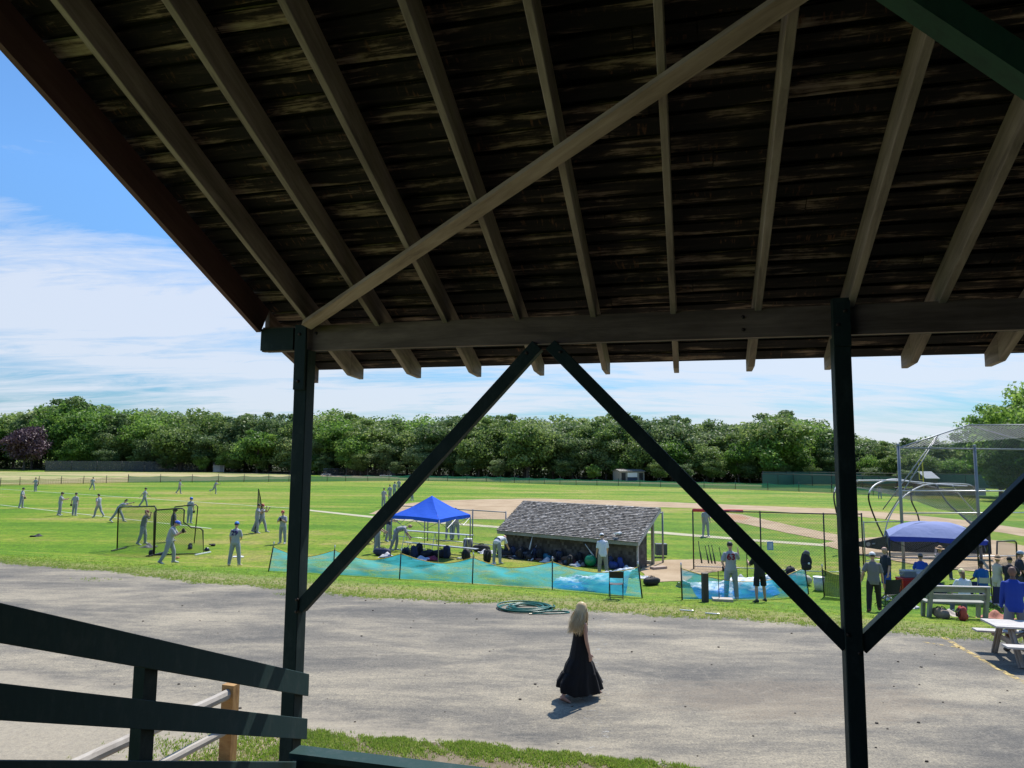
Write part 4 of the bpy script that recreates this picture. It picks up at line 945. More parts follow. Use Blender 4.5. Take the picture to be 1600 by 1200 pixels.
    if number:
        cu = bpy.data.curves.new('number', 'FONT'); cu.body = number; cu.size = .27; cu.align_x = 'CENTER'; cu.align_y = 'CENTER'; cu.extrude = 0.05; cu.offset = 0.006
        to = bpy.data.objects.new('tmp', cu); C.objects.link(to); me = bpy.data.meshes.new_from_object(to.evaluated_get(bpy.context.evaluated_depsgraph_get())); bpy.data.objects.remove(to)
        o = addmesh('number', me, cmat(numc), jer); sp = J['sp']; c_ = J['chest'] + sp * .02
        bx = J['ax']; nz = -(bx.cross(sp)) ; nz = -(sp.cross(bx))
        back = bx.cross(sp); back = back if back.y < 0 else -back
        MT = Matrix((bx, sp, back)).transposed().to_4x4(); MT.translation = c_ + back * .098; o.matrix_local = MT
    return t

gu, gp = m_greyuni, m_greypant
BL = (0.01, 0.012, 0.02); BLUE = (0.02, 0.09, 0.42); RED = (0.35, 0.03, 0.03)
def P_(u, v): return at(u, v)
GRP = 'ball players in grey uniforms on the field'
def player(u, v, face, H, pose, label, **k):
    k.setdefault('top', gu); k.setdefault('pants', gp); k.setdefault('hat', 'cap'); k.setdefault('hatc', BL); k.setdefault('belt', (0.02, .02, .03)); k.setdefault('vox', 0.016); k.setdefault('group', GRP)
    top = k.pop('top'); pants = k.pop('pants')
    return person(P_(u, v), face, H, pose, top, pants, label, **k)
player(33, 794, 80, 1.83, dict(L=(10, 8, 20, 0), R=(15, 6, 30, 0)), 'player standing apart farthest left, glove low at the right side', glove='R')
player(55, 768, 185, 1.83, dict(L=(-10, 15, 20, 0), R=(20, 10, 60, 10)), 'small distant player near the outfield fence, leftmost of the far group', glove='L')
player(93, 805.5, 60, 1.85, dict(L=(45, 5, 60, 20), R=(30, 10, 75, 15), head=(12, 0)), 'player with both hands raised to his chest, left of the pair')
player(116, 806, 5, 1.83, dict(L=(-8, 22, 15, 0), R=(-5, 12, 10, 0)), 'player with his back turned and arms hanging, right of the pair', glove='L')
player(144, 765.5, 120, 1.80, dict(L=(30, 10, 40, 0), R=(-25, 20, 30, 0), lL=(25, 15, 4), lR=(-18, 20, 4)), 'small distant player running in front of the brown outfield fence')
player(153, 808.5, -70, 1.85, dict(L=(-30, 25, 10, 0), R=(40, 8, 80, 0), lL=(20, 10, 4), lR=(-18, 22, 4)), 'player walking left with glove up and one arm swung back', glove='R')
player(184, 815.5, 82, 1.88, dict(lean=48, L=(95, 5, 10, 0), R=(80, 10, 5, 0), lL=(28, 8, 3), lR=(-30, 5, 3), head=(-15, 0)), 'player lunging forward to the right with outstretched throwing arm')
player(225, 792, 75, 1.83, dict(L=(35, 18, 10, 0), R=(-40, 25, 5, 0), lL=(20, 8, 4), lR=(-20, 12, 4)), 'player striding with both arms swung wide, beyond the first net screen')
player(280, 771.5, 80, 1.80, dict(L=(20, 20, 40, 0), R=(-10, 25, 30, 0), lL=(12, 8, 3), lR=(-15, 20, 3)), 'small distant player near the green outfield fence, left of two')
player(335, 772, 100, 1.80, dict(lean=22, L=(50, 10, 60, 10), R=(40, 10, 70, 10), lL=(15, 20, 3), lR=(-25, 60, 3)), 'small distant player bending with one foot lifted, right of two')
player(296, 818, 10, 1.86, dict(L=(8, 16, 60, 30), R=(0, 12, 5, 0)), 'player in blue helmet standing beyond the screens, seen from behind', hat='helmet', hatc=BLUE, glove='R')
player(222, 851, 75, 1.88, dict(lean=10, L=(60, 55, 110, 40), R=(110, 30, 100, 10), lL=(14, 14, 4), lR=(-8, 10, 4)), 'player in red brown cap behind the square net screen, hands on his head', hatc=(0.22, .05, .03), top=M((0.17, .18, .20), .9, .1, 6))
player(269, 846, 60, 1.86, dict(L=(20, 10, 40, 10), R=(10, 10, 30, 0)), 'dark player in black helmet behind the L shaped net screen', hat='helmet', top=M((0.10, .11, .12), .9, .1, 6), pants=M((0.13, .14, .15), .9, .1, 6))
player(263, 881, 72, 1.84, dict(lean=14, L=(35, 14, 75, 20), R=(30, 10, 95, 20), lL=(22, 20, 3), lR=(-14, 14, 4), head=(28, 0)), 'player in bright blue cap stepping right in front of the L screen, head bowed', hatc=(0.02, .10, .55), glove='R', vox=.012)
player(366, 884, 3, 1.88, dict(L=(-6, 10, 18, 5), R=(12, 10, 55, 30), lL=(-2, 5, 9), lR=(4, 5, 8), twist=-4), 'player with blue cap and number 29 on his back, nearest on the grass at left', hatc=(0.03, .16, .55), number='29', vox=.012, shoe=(.65, .55, .35))
player(409, 832, 88, 1.84, dict(lean=-4, L=(60, 10, 90, 10), R=(70, 10, 95, 0), lL=(20, 8, 3), lR=(-26, 16, 3)), 'player in red cap carrying a tall folded net frame', hatc=RED)
player(401, 833, 88, 1.84, dict(L=(40, 10, 80, 10), R=(60, 10, 80, 0), lL=(-20, 5, 3), lR=(10, 10, 3)), 'player half hidden behind the red capped one with the folded net frame')
player(441, 849.5, 190, 1.84, dict(L=(25, 16, 110, 55), R=(25, 16, 105, 50), head=(8, 0), lL=(3, 4, 6), lR=(-2, 5, 5)), 'player in red cap facing the stand with both hands at his chest', hatc=RED, glove='L', vox=.012)
for (u, v, f, lab) in ((599, 792, 20, 'small player, nearest of the line behind the left brace'), (609, 783, 200, 'small player, second of the line behind the left brace'), (616, 776, 20, 'small player, third of the line behind the left brace'), (623, 769, 190, 'small player, farthest of the line behind the left brace')):
    player(u, v, f, 1.84, dict(L=(10, 14, 20, 0), R=(20, 12, 40, 0)), lab)
player(644, 782, 60, 1.82, dict(L=(60, 30, 60, 0), R=(20, 20, 30, 0), lL=(15, 10, 3), lR=(-10, 8, 3)), 'small player right of the left brace with a glove held up', glove='L')
player(1375, 779, 30, 1.84, dict(L=(10, 12, 20, 0), R=(10, 12, 20, 0)), 'small far player seen below the batting cage top')
player(589, 864, 85, 1.86, dict(lean=5, L=(25, 8, 35, 0), R=(20, 8, 40, 0), lL=(8, 5, 3), lR=(-6, 4, 3)), 'player standing at the left edge of the bright blue canopy', hat='cap', vox=.012)
player(618, 860, 80, 1.86, dict(lean=78, L=(30, 5, 10, 0), R=(20, 8, 15, 0), lL=(10, 18, 4), lR=(-16, 4, 4), head=(20, 0)), 'player bent over the bags under the bright blue canopy', hat=None, hair=(.03, .02, .02), vox=.012)
player(607, 846, 100, 1.86, dict(L=(20, 12, 70, 20), R=(20, 12, 60, 20)), 'player in dark jersey standing behind the blue canopy corner', top=cmat((.02, .025, .06)))
player(701, 843, 10, 1.86, dict(L=(30, 10, 60, 20), R=(15, 10, 60, 30)), 'player with head hidden by the blue canopy roof, left of two')
player(712, 843, 340, 1.86, dict(L=(30, 10, 70, 30), R=(20, 10, 60, 20)), 'bare armed player with head hidden by the blue canopy roof, right of two', top=cmat((.40, .33, .32)))
player(776, 881, 28, 1.84, dict(lean=84, L=(15, 6, 10, 0), R=(25, 6, 15, 0), lL=(6, 6, 7), lR=(2, 4, 7), head=(30, 0)), 'player in white top bent double beside the left end of the dugout shed', top=cmat((.62, .62, .68)), hat=None, hair=(.02, .02, .02), vox=.012)
person(P_(942, 902), -8, 1.80, dict(lean=6, L=(4, 9, 12, 0), R=(10, 12, 25, 0), head=(22, 0)), cmat((.68, .68, .76)), cmat((.28, .26, .24)), 'person in white T shirt, white cap and grey trousers, back turned, before the dugout shed', hat='cap', hatc=(.75, .75, .78), vox=.011)
player(1103, 838, 185, 1.84, dict(L=(10, 10, 20, 0), R=(10, 10, 20, 0)), 'player beyond the fence seen below the red pad')
player(1143, 937, 8, 1.90, dict(lean=4, L=(-14, 20, 65, 28), R=(50, 22, 115, 10), lL=(0, 4, 6), lR=(4, 5, 6), head=(12, -20)), 'player with number 63 on his back behind the right net, hand on hip', number='63', numc=(.22, .01, .03), hat='cap', hatc=(.015, .015, .02), vox=.010)
person(P_(1188, 941), -10, 1.78, dict(lean=6, L=(30, 14, 80, 20), R=(35, 12, 60, 0), lL=(-8, 4, 9), lR=(5, 5, 9)), cmat((.015, .015, .018)), cmat((.012, .012, .014)), 'person in black shirt and black shorts, mostly hidden behind the middle brace', hat='cap', hatc=(.02, .03, .07), legs='short', shoe=(.05, .06, .05), vox=.010)
person(P_(1367, 956), 24, 1.76, dict(lean=4, L=(-18, 24, 28, 0), R=(6, 14, 14, 0), lL=(-10, 10, 6), lR=(20, 14, 4), head=(10, 0)), cmat((.17, .165, .165)), cmat((.018, .016, .02)), 'person in grey T shirt, white cap and black trousers walking beside the right post', hat='cap', hatc=(.66, .66, .66), shoe=(.16, .05, .04), vox=.010)
person(P_(1386, 937), -100, 1.84, dict(lean=-2, L=(5, 8, 12, 0), R=(4, 8, 14, 0), head=(8, 0)), cmat((.016, .022, .035)), cmat((.015, .06, .30)), 'bald man in navy T shirt and blue shorts beside the right post', hair=None, legs='short', vox=.010)
SIT = dict(lL=(88, 85, 8), lR=(88, 85, 8))
def sitter(u, v, face, top, pants, label, pose=None, H=1.76, **k):
    q = dict(SIT); q.update(pose or {}); k.setdefault('vox', .011)
    return person(P_(u, v), face, H, q, top, pants, label, **k)
sitter(1441, 922, 24, cmat((.02, .09, .50)), cmat((.03, .05, .15)), 'person in bright blue shirt and grey cap seated in the left white folding chair', dict(L=(20, 15, 50, 10), R=(25, 20, 60, 10)), hat='cap', hatc=(.14, .16, .20))
sitter(1470, 912, 60, cmat((.45, .36, .36)), cmat((.04, .05, .12)), 'person in straw hat and pink grey top with raised hands, beside the blue shirted sitter', dict(L=(75, 25, 100, 10), R=(70, 25, 90, 10)), hat='brim', hatc=(.45, .30, .18), sleeves='long', base=.12)
sitter(1537, 937, 5, cmat((.015, .13, .42)), cmat((.02, .03, .10)), 'person in teal blue T shirt seated in the right white folding chair', dict(L=(20, 12, 50, 10), R=(20, 12, 50, 10)), skin=m_skinD)
sitter(1509, 962, 8, cmat((.62, .66, .74)), cmat((.10, .12, .18)), 'person in white T shirt and pale yellow cap seated on the grey plank bench', dict(lean=8, L=(20, 16, 40, 20), R=(20, 16, 40, 20)), hat='cap', hatc=(.62, .58, .26), hair=(.16, .10, .06), longhair=True, base=.02)
person(P_(1561, 948), 75, 1.70, dict(L=(25, 8, 60, 20), R=(30, 12, 70, 20)), cmat((.60, .52, .44)), cmat((.60, .53, .46)), 'woman in straw hat and cream dress standing beyond the blue camp chair', hat='brim', hatc=(.46, .30, .18), hair=(.35, .22, .10), female=True, sleeves='long', vox=.011)
person(P_(1581, 952), 60, 1.72, dict(L=(25, 8, 60, 20), R=(30, 12, 70, 20)), cmat((.02, .02, .03)), cmat((.04, .04, .06)), 'person in black top behind the man in the royal blue sweater', hair=(.01, .01, .01), vox=.011)
person(P_(1596, 946), 110, 1.84, dict(L=(20, 10, 30, 0), R=(10, 10, 20, 0)), cmat((.03, .035, .05)), cmat((.08, .08, .10)), 'man in pale blue grey cap at the right edge behind the royal blue sweater', hat='cap', hatc=(.28, .34, .42), vox=.011)
person(P_(1611, 948), 110, 1.80, dict(L=(20, 10, 30, 0), R=(10, 10, 20, 0)), cmat((.35, .30, .26)), cmat((.18, .16, .15)), 'person in tan sun hat at the very right edge, half out of the frame', hat='brim', hatc=(.55, .44, .28), vox=.011)
person(P_(1590, 1018), 30, 1.83, dict(lean=4, L=(4, 9, 14, 0), R=(10, 12, 25, 0), lL=(-3, 5, 7), lR=(6, 5, 7), head=(12, 0)), cmat((.012, .045, .30)), cmat((.20, .20, .21)), 'man in royal blue sweater and grey shorts standing behind the picnic table', skin=m_skinD, hair=None, sleeves='long', legs='short', shoe=(.05, .05, .05), vox=.009)

# the woman in the long black dress
wm_p = at(906, 1091); wpose = dict(lean=2, L=(-4, 6, 8, 0), R=(3, 9, 10, 0), lL=(27, 4, 1), lR=(-23, 14, 2), head=(6, 28))
wom = thing('person', 'blonde woman in a long black sleeveless dress walking across the road', 'person', wm_p, -R(66), None)
J = skeleton(wpose, True); off = Vector((0, 0, J['z0']))
for a in list(J):
    if isinstance(J[a], Vector) and a not in ('ax', 'sp', 'hd', 'hf', 'hL', 'hR', 'sdL', 'sdR'): J[a] = J[a] + off
ks = 1.70 / 1.80; wom.scale = (ks, ks, ks)
# the facing direction is to the right; the right arm hangs on the camera side
addmesh('body', body(J, .0075, True), M((.46, .26, .19), .5, .06, 20, bmp=.03), wom)
random.seed(5)
def dress_ring(z, cx, cy, rx, ry, n=72, amp=0.0, fr=11, ph=0, hem=0.0):
    out = []
    for j in range(n):
        a = 2 * PI * j / n; w_ = 1 + amp * (math.sin(a * fr + ph) + .6 * math.sin(a * (fr - 4) - ph * 1.7) + .4 * math.sin(a * 23 + ph))
        out.append(Vector((cx + rx * math.cos(a) * w_, cy + ry * math.sin(a) * w_, z + hem * (math.sin(a * 3 + 1.0) + 4.2 * max(0, -math.sin(a)) ** 2 + 4.5 * max(0, math.sin(a)) ** 4))))
    return out
hz = J['hip'].z
rings = [(J['sh'].z - .055, 0, J['sh'].y + .01, .115, .085, .0), (J['sh'].z - .10, 0, J['sh'].y + .012, .140, .108, .0), (J['chest'].z - .02, 0, J['chest'].y + .01, .150, .120, .004), (J['waist'].z + .03, 0, J['waist'].y, .142, .118, .012), (hz + .02, 0, 0, .178, .145, .018), (hz - .15, 0, .0, .195, .185, .025),
         (.62, 0, .0, .215, .265, .03), (.48, 0, .0, .235, .315, .035), (.44, 0, .0, .245, .33, .06), (.28, 0, -.02, .26, .43, .06), (.10, 0, .0, .28, .455, .07)]
mb = MB(); n = 96; prev = None
pts = [dress_ring(z, cx, cy, rx, ry, n, am, 11, i * .18, .0 if i < 8 else (.012 if i < 10 else .030)) for i, (z, cx, cy, rx, ry, am) in enumerate(rings)]
# refine along height
fine = []
for i in range(len(pts) - 1):
    K = 5
    for q in range(K): fine.append([pts[i][j].lerp(pts[i + 1][j], q / K) for j in range(n)])
fine.append(pts[-1]); 
for rg in fine: mb.v += [tuple(p) for p in rg]
for i in range(len(fine) - 1):
    for j in range(n):
        j2 = (j + 1) % n; mb.f.append((i * n + j, i * n + j2, (i + 1) * n + j2, (i + 1) * n + j)); mb.uv.append([(0, 0)] * 4); mb.var.append(.5)
dr_ = mb.build('dress', M((.0035, .0035, .0045), .95, .2, 9, bmp=.2), wom, True)
so = dr_.modifiers.new('s', 'SOLIDIFY'); so.thickness = .006
for q in ('L', 'R'):
    mb = MB(); a_ = J['s' + q]; sd_ = -1 if q == 'L' else 1; x0 = sd_ * .085
    mb.tube([Vector((x0, J['sh'].y + .10, J['sh'].z - .06)), Vector((x0, J['sh'].y + .06, J['sh'].z + .035)), Vector((x0, J['sh'].y - .05, J['sh'].z + .04)), Vector((x0, J['sh'].y - .085, J['sh'].z - .06))], .008, 6); mb.build('strap', M((.0035, .0035, .0045), .95, .2, 9, bmp=.2), wom, True)
h, hd, hf = J['head'], J['hd'], J['hf']; rt = hf.cross(hd)
m_blond = var_mat('blonde_hair', [(.62, .42, .19), (.82, .62, .34), (.92, .76, .48), (.98, .88, .64)], .4, 0.35)
mb = MB()
mb.tube([h + hd * .118 - hf * .005, h + hd * .10 - hf * .012, h + hd * .05 - hf * .022, h - hd * .03 - hf * .035, h - hd * .12 - hf * .062, h - hd * .24 - hf * .12, h - hd * .36 - hf * .165, h - hd * .43 - hf * .185], [(.03, .03), (.070, .078), (.096, .108), (.108, .104), (.125, .098), (.140, .085), (.118, .065), (.03, .02)], 16, side=rt, var=.4)
mb.build('hair', m_blond, wom, True)
mb = MB()
for q in range(900):
    a = random.uniform(0, 2 * PI); front = math.sin(a)
    if front > .55: continue
    rr_ = random.uniform(.9, 1.06); x0 = math.cos(a) * .088 * rr_; y0 = math.sin(a) * .098 * rr_ - .02
    L = random.uniform(.26, .47) if front < .2 else random.uniform(.18, .42)
    top_ = h + hd * random.uniform(.03, .11); sp_ = random.uniform(1.0, 1.75); bk = random.uniform(.10, .20) if front < .25 else -.01
    p = [h + hd * .118 + rt * x0 * .15 + hf * (y0 * .2), h + hd * .075 + rt * x0 * .85 + hf * y0 * .9, h + hd * .0 + rt * x0 * 1.08 + hf * y0 * 1.05, h - hd * L * .45 + rt * x0 * sp_ + hf * (y0 * 1.0 - bk * .35), h - hd * L + rt * (x0 * sp_ + random.uniform(-.02, .02)) + hf * (y0 * .8 - bk + random.uniform(-.02, .02))]
    mb.tube(p, [.004, .004, .0045, .004, .0012], 3, caps=False)
mb.build('hair_strands', m_blond, wom, True)
for q in 'LR':
    a_ = J['a' + q]; s_ = J['sd' + q]; mb = MB(); m_s = M((.16, .09, .06), .6, .1, 9)
    mb.tube([a_ - s_ * .07 - Vector((0, 0, .072)), a_ + s_ * .05 - Vector((0, 0, .074)), a_ + s_ * .185 - Vector((0, 0, .076))], [(.034, .010), (.038, .010), (.036, .009)], 10, side=Vector((1, 0, 0)))
    mb.tube([a_ + s_ * .09 + Vector((-.035, 0, -.065)), a_ + s_ * .10 + Vector((0, 0, -.022)), a_ + s_ * .09 + Vector((.035, 0, -.065))], .007, 5); mb.build('sandal', m_s, wom, True)

# ------------------------------------------------------------------ field furniture
def pole(parent, name, a, b, r, mat, n=8):
    m_ = MB(); m_.tube([a, b], r, n); return m_.build(name, mat, parent, True)
Z3 = Vector((0, 0, 1))
# low outfield fence, brown at the left, green further on
def ground_row(pts, step):
    P = [at(*p) for p in pts]; out = []
    for a, b in zip(P[:-1], P[1:]):
        n = max(1, int((b - a).length / step))
        out += [a.lerp(b, k / n) for k in range(n)]
    out.append(P[-1]); return out
def low_fence(label, pts, mat, step, h, pm=m_black, pr=0.05, sag=0.15):
    f = thing('outfield_fence', label, 'fence'); W_ = ground_row(pts, step); m_ = MB()
    for a, b in zip(W_[:-1], W_[1:]):
        L = (b - a).length; K = 3
        for k in range(K):
            p, q = a.lerp(b, k / K), a.lerp(b, (k + 1) / K); s0, s1 = [h - sag * h * math.sin(PI * t_) for t_ in (k / K, (k + 1) / K)]
            m_.quad(p, q, q + Z3 * s1, p + Z3 * s0, uv=[(0, 0), (L / K, 0), (L / K, h), (0, h)])
    m_.build('mesh_panel', mat, f)
    for p in W_: pole(f, 'post', p, p + Z3 * (h + .35) + Vector((random.uniform(-.08, .08), 0, 0)), pr, pm, 5)
    return f
low_fence('low brown mesh fence on thin posts across the far left of the field', [(-30, 759), (0, 760), (60, 757), (130, 756), (200, 754)], m_ofence2, 3.0, 1.0)
low_fence('long low green mesh fence on black posts round the outfield', [(200, 754), (300, 753.5), (420, 753), (540, 752), (640, 751), (760, 753), (900, 758), (1000, 760), (1100, 763), (1200, 766), (1300, 770), (1400, 776)], m_ofence, 3.6, 1.15)
# sagging white and green net rolled between the fences at far left
# tennis fences
def tall_fence(label, pts, mat, h, post_step, pm):
    f = thing('tennis_fence', label, 'fence'); W_ = ground_row(pts, post_step); m_ = MB()
    for a, b in zip(W_[:-1], W_[1:]):
        L = (b - a).length; m_.quad(a, b, b + Z3 * h, a + Z3 * h, uv=[(0, 0), (L, 0), (L, h), (0, h)])
    m_.build('windscreen', mat, f)
    for p in W_: pole(f, 'post', p, p + Z3 * (h + .1), .06, pm, 6)
    pole(f, 'top_rail', W_[0] + Z3 * h, W_[-1] + Z3 * h, .05, pm, 6)
tall_fence('long grey tennis court fence in front of the left treeline', [(70, 737), (190, 737), (322, 736.5)], m_windd, 3.0, 5, m_black)
tall_fence('teal windscreened tennis court fence at the right end of the outfield', [(1191, 762), (1240, 761), (1300, 763), (1402, 769)], m_wind, 2.5, 3, m_black)
tall_fence('darker teal fence standing behind the tennis court', [(1192, 757), (1300, 756), (1420, 758), (1560, 764)], m_wind, 2.6, 5, m_black)
# far pale court surface with low white panels (behind the cage)
f = thing('court_barrier', 'row of pale panels on the tennis court seen through the batting cage', 'barrier')
for k in range(9):
    p = at(1405 + k * 16, 775); m_ = MB(); m_.box(p + Z3 * .6, (1.4, .08, 1.1)); m_.build('panel', M((.50, .53, .56), .7, .2, 3), f)
# small white shed at far left
def hut(label, u0, u1, v, h, roofc, wallc, depth=3.0, gab=.8, dark=None):
    a, b = at(u0, v), at(u1, v); t = thing('shed', label, 'shed'); d = (b - a); L = d.length; x = d.normalized(); y = Vector((-x.y, x.x, 0))
    m_ = MB(); P = [a, b, b + y * depth, a + y * depth]; Q = [p + Z3 * h for p in P]
    m_.quad(P[0], P[1], Q[1], Q[0]); m_.quad(P[1], P[2], Q[2], Q[1]); m_.quad(P[2], P[3], Q[3], Q[2]); m_.quad(P[3], P[0], Q[0], Q[3])
    e1, e2 = a.lerp(P[3], .5) + Z3 * (h + gab), b.lerp(P[2], .5) + Z3 * (h + gab); m_.face([Q[0], Q[3], e1]); m_.face([Q[1], Q[2], e2]); m_.build('wall', wallc, t)
    m_ = MB(); o = y * .3 + Z3 * .12
    m_.prism8([Q[0] - o - x * .2, Q[0] - o - x * .2 + Z3 * .1, e1 + Z3 * .1 - x * .2, e1 - x * .2, Q[1] - o + x * .2, Q[1] - o + x * .2 + Z3 * .1, e2 + Z3 * .1 + x * .2, e2 + x * .2])
    m_.prism8([Q[3] + y * .3 - Z3 * .12 - x * .2, Q[3] + y * .3 - x * .2, e1 + Z3 * .1 - x * .2, e1 - x * .2, Q[2] + y * .3 - Z3 * .12 + x * .2, Q[2] + y * .3 + x * .2, e2 + Z3 * .1 + x * .2, e2 + x * .2]); m_.build('roof', roofc, t)
    if dark:
        for f0, f1, z0, z1, mt, nm in dark:
            m_ = MB(); m_.box(a.lerp(b, (f0 + f1) / 2) + Z3 * (z0 + z1) / 2 - y * .03, (L * (f1 - f0), .06, z1 - z0), math.atan2(x.y, x.x)); m_.build(nm, mt, t)
    return t
hut('small white shed with grey roof at the end of the long tennis fence', 333, 350, 737.5, 2.3, M((.30, .29, .28)), m_white, 4, .9, [(.6, .9, 0, 1.9, M((.5, .5, .52)), 'door')])
hut('far concession stand with white panel and two dark doors at the treeline foot', 969, 1007, 752.5, 2.3, M((.16, .15, .13)), M((.26, .25, .23)), 4, .3, [(.06, .22, .1, 1.9, m_black, 'door'), (.78, .94, .1, 1.9, m_black, 'door'), (.3, .7, 1.0, 1.95, m_white, 'sign_panel'), (.3, .7, .1, .9, M((.03, .05, .09)), 'counter')])
hut('grey roofed dark shed behind the backstop and the yellow foul pole', 1447, 1466, 768, 2.2, M((.30, .32, .34)), M((.05, .05, .05)), 3, 1.0)
# blue scoreboard on two posts, half hidden by the brace
p = at(1064, 750); t = thing('scoreboard', 'dark blue scoreboard on two posts in front of the treeline', 'scoreboard', p)
m_ = MB(); m_.box((0, 0, 3.0), (3.4, .25, 1.5)); m_.build('board', M((.02, .03, .07)), t)
m_ = MB(); m_.box((-.2, -.16, 2.85), (1.6, .06, .28)); m_.build('number_panel', M((.25, .35, .6)), t)
for q in (-1.3, 1.3): pole(t, 'post', Vector((q, 0.1, 0)), Vector((q, .1, 2.4)), .07, m_postg)
# yellow foul pole
p = at(1444, 775); t = thing('foul_pole', 'thin yellow foul pole with side mesh seen through the backstop', 'pole', p)
k_ = p.y / FPX
m_ = MB(); m_.tube([(0, 0, 0), (0, 0, 55 * k_)], .09, 6); m_.build('pole', M((.55, .48, .05)), t)
m_ = MB(); m_.tube([(0, 0, 55 * k_), (-6 * k_, 0, 55 * k_), (-6 * k_, 0, 25 * k_), (0, 0, 25 * k_)], .06, 5); m_.build('side_frame', M((.55, .48, .05)), t)
# far small backstop and benches beyond the sandy infield
t = thing('far_backstop', 'far brown backstop with low chain link wings behind the sandy infield', 'backstop')
Y_ = at(560, 743).y; m_ = MB(); A_, B_ = at(541, 742), at(574, 742)
m_.quad(A_, B_, B_ + Z3 * 3.2, A_ + Z3 * 3.2, uv=[(0, 0), (6, 0), (6, 3), (0, 3)]); m_.build('screen', mesh_mat('rusty_mesh', (.14, .10, .07), .3, .03, False, back=.6), t)
for q in (541, 552, 563, 574): pole(t, 'post', at(q, 742), at(q, 742) + Z3 * 3.5, .08, m_postg, 6)
A_, B_ = at(505, 742.5), at(541, 742); C_, D_ = at(574, 742), at(619, 744); m_fm = mesh_mat('far_mesh', (.14, .14, .14), .3, .03, False, back=.35)
for a, b in ((A_, B_), (C_, D_)): m_ = MB(); m_.quad(a, b, b + Z3 * 1.7, a + Z3 * 1.7, uv=[(0, 0), (8, 0), (8, 1.7), (0, 1.7)]); m_.build('wing', m_fm, t)
for a, b in ((A_, B_), (C_, D_)): pole(t, 'top_rail', a + Z3 * 1.7, b + Z3 * 1.7, .05, m_postg, 6)
for (u0, u1, v, lab) in ((502, 517, 744, 'white bench left of the far brown backstop'), (593, 612, 746, 'grey bench right of the far brown backstop')):
    a, b = at(u0, v), at(u1, v); t = thing('bench', lab, 'bench'); m_ = MB(); m_.bar(a + Z3 * .5, b + Z3 * .5, .4, .06); m_.build('seat', m_white, t)
    for q in (.12, .88):
        c = a.lerp(b, q); m_ = MB(); m_.box(c + Z3 * .24, (.1, .35, .46)); m_.build('leg', m_alu, t)

# ---- net screens on the left grass
def frame_screen(label, pts, net_poly, mat=m_lnet, r=.03, wheels=(), depth=None, fm=m_blackm):
    """pts: photo points of the frame path on a vertical plane through two ground points"""
    t = thing('net_screen', label, 'net screen')
    return t
def vplane(u0, v0, u1, v1):
    A, B = at(u0, v0), at(u1, v1); d = (B - A); n_ = Vector((-d.y, d.x, 0))
    def f(u, v):
        r_ = Vector(ray(u, v)); O = Vector((0, 0, EYE)); k = (A - O).dot(n_) / r_.dot(n_); return O + r_ * k
    return f, A, d.normalized()
def net_face(m_, P, A, d):
    m_.face(P, uv=[((p - A).dot(d), p.z - A.z) for p in P])
t = thing('net_screen', 'square black framed net screen on the left grass, left of the L screen', 'net screen')
f, A, d = vplane(183, 859, 241, 867)
P = [f(183, 858), f(185, 796), f(188, 792), f(242, 791), f(244, 795), f(241, 867)]
m_ = MB(); m_.tube(P, .035, 7); m_.build('frame', m_blackm, t, True)
m_ = MB(); net_face(m_, P, A, d); m_.build('net', m_lnet, t)
for u, v in ((183, 859), (241, 867)):
    p = at(u, v); m_ = MB(); m_.tube([p - Vector((-.1, .7, -.04)), p + Vector((.1, .7, .04))], .03, 6); m_.build('foot', m_blackm, t)
t = thing('net_screen', 'L shaped black framed pitching screen with wheels, right of the square screen', 'net screen')
f, A, d = vplane(240, 868, 318, 865)
P = [f(240, 867), f(241, 801), f(244, 797), f(285, 794), f(288, 797), f(287, 816), f(299, 824.5), f(313, 825), f(317, 829), f(318, 865)]
m_ = MB(); m_.tube(P + [P[0]], .035, 7); m_.build('frame', m_blackm, t, True)
m_ = MB(); net_face(m_, P, A, d); m_.build('net', m_lnet, t)
m_ = MB(); bk = Vector((.25, .9, 0)); m_.tube([p + bk for p in (f(250, 855), f(250, 800), f(252, 794), f(286, 790), f(289, 794), f(283, 852))], .03, 6); m_.build('rear_frame', m_blackm, t, True)
for u, v in ((236, 868), (297, 857)):
    p = at(u, v); m_ = MB(); m_.tube([p + Vector((-.06, 0, .14)), p + Vector((.06, 0, .14))], .14, 14); m_.build('wheel', m_black, t)
for u, v in ((318, 866), (243, 868)):
    p = at(u, v); m_ = MB(); m_.bar(p + Vector((-.2, -.5, .04)), p + Vector((.1, .6, .04)), .06, .05); m_.build('foot', m_white if u > 300 else m_blackm, t)
# tall folded net frame carried by two players
t = thing('folded_net_frame', 'tall narrow folded net frame with pointed top carried upright by the red capped player', 'net frame')
f, A, d = vplane(395, 833, 412, 832)
P = [f(402, 812), f(402.5, 790), f(404, 764), f(407, 778), f(409.5, 800)]
m_ = MB(); m_.tube(P, .03, 6); m_.tube([f(402, 812), f(397, 838)], .025, 5); m_.tube([f(405, 812), f(399, 833)], .025, 5); m_.build('frame', m_blackm, t, True)
m_ = MB(); net_face(m_, P, A, d); m_.build('net', m_cagenet, t)

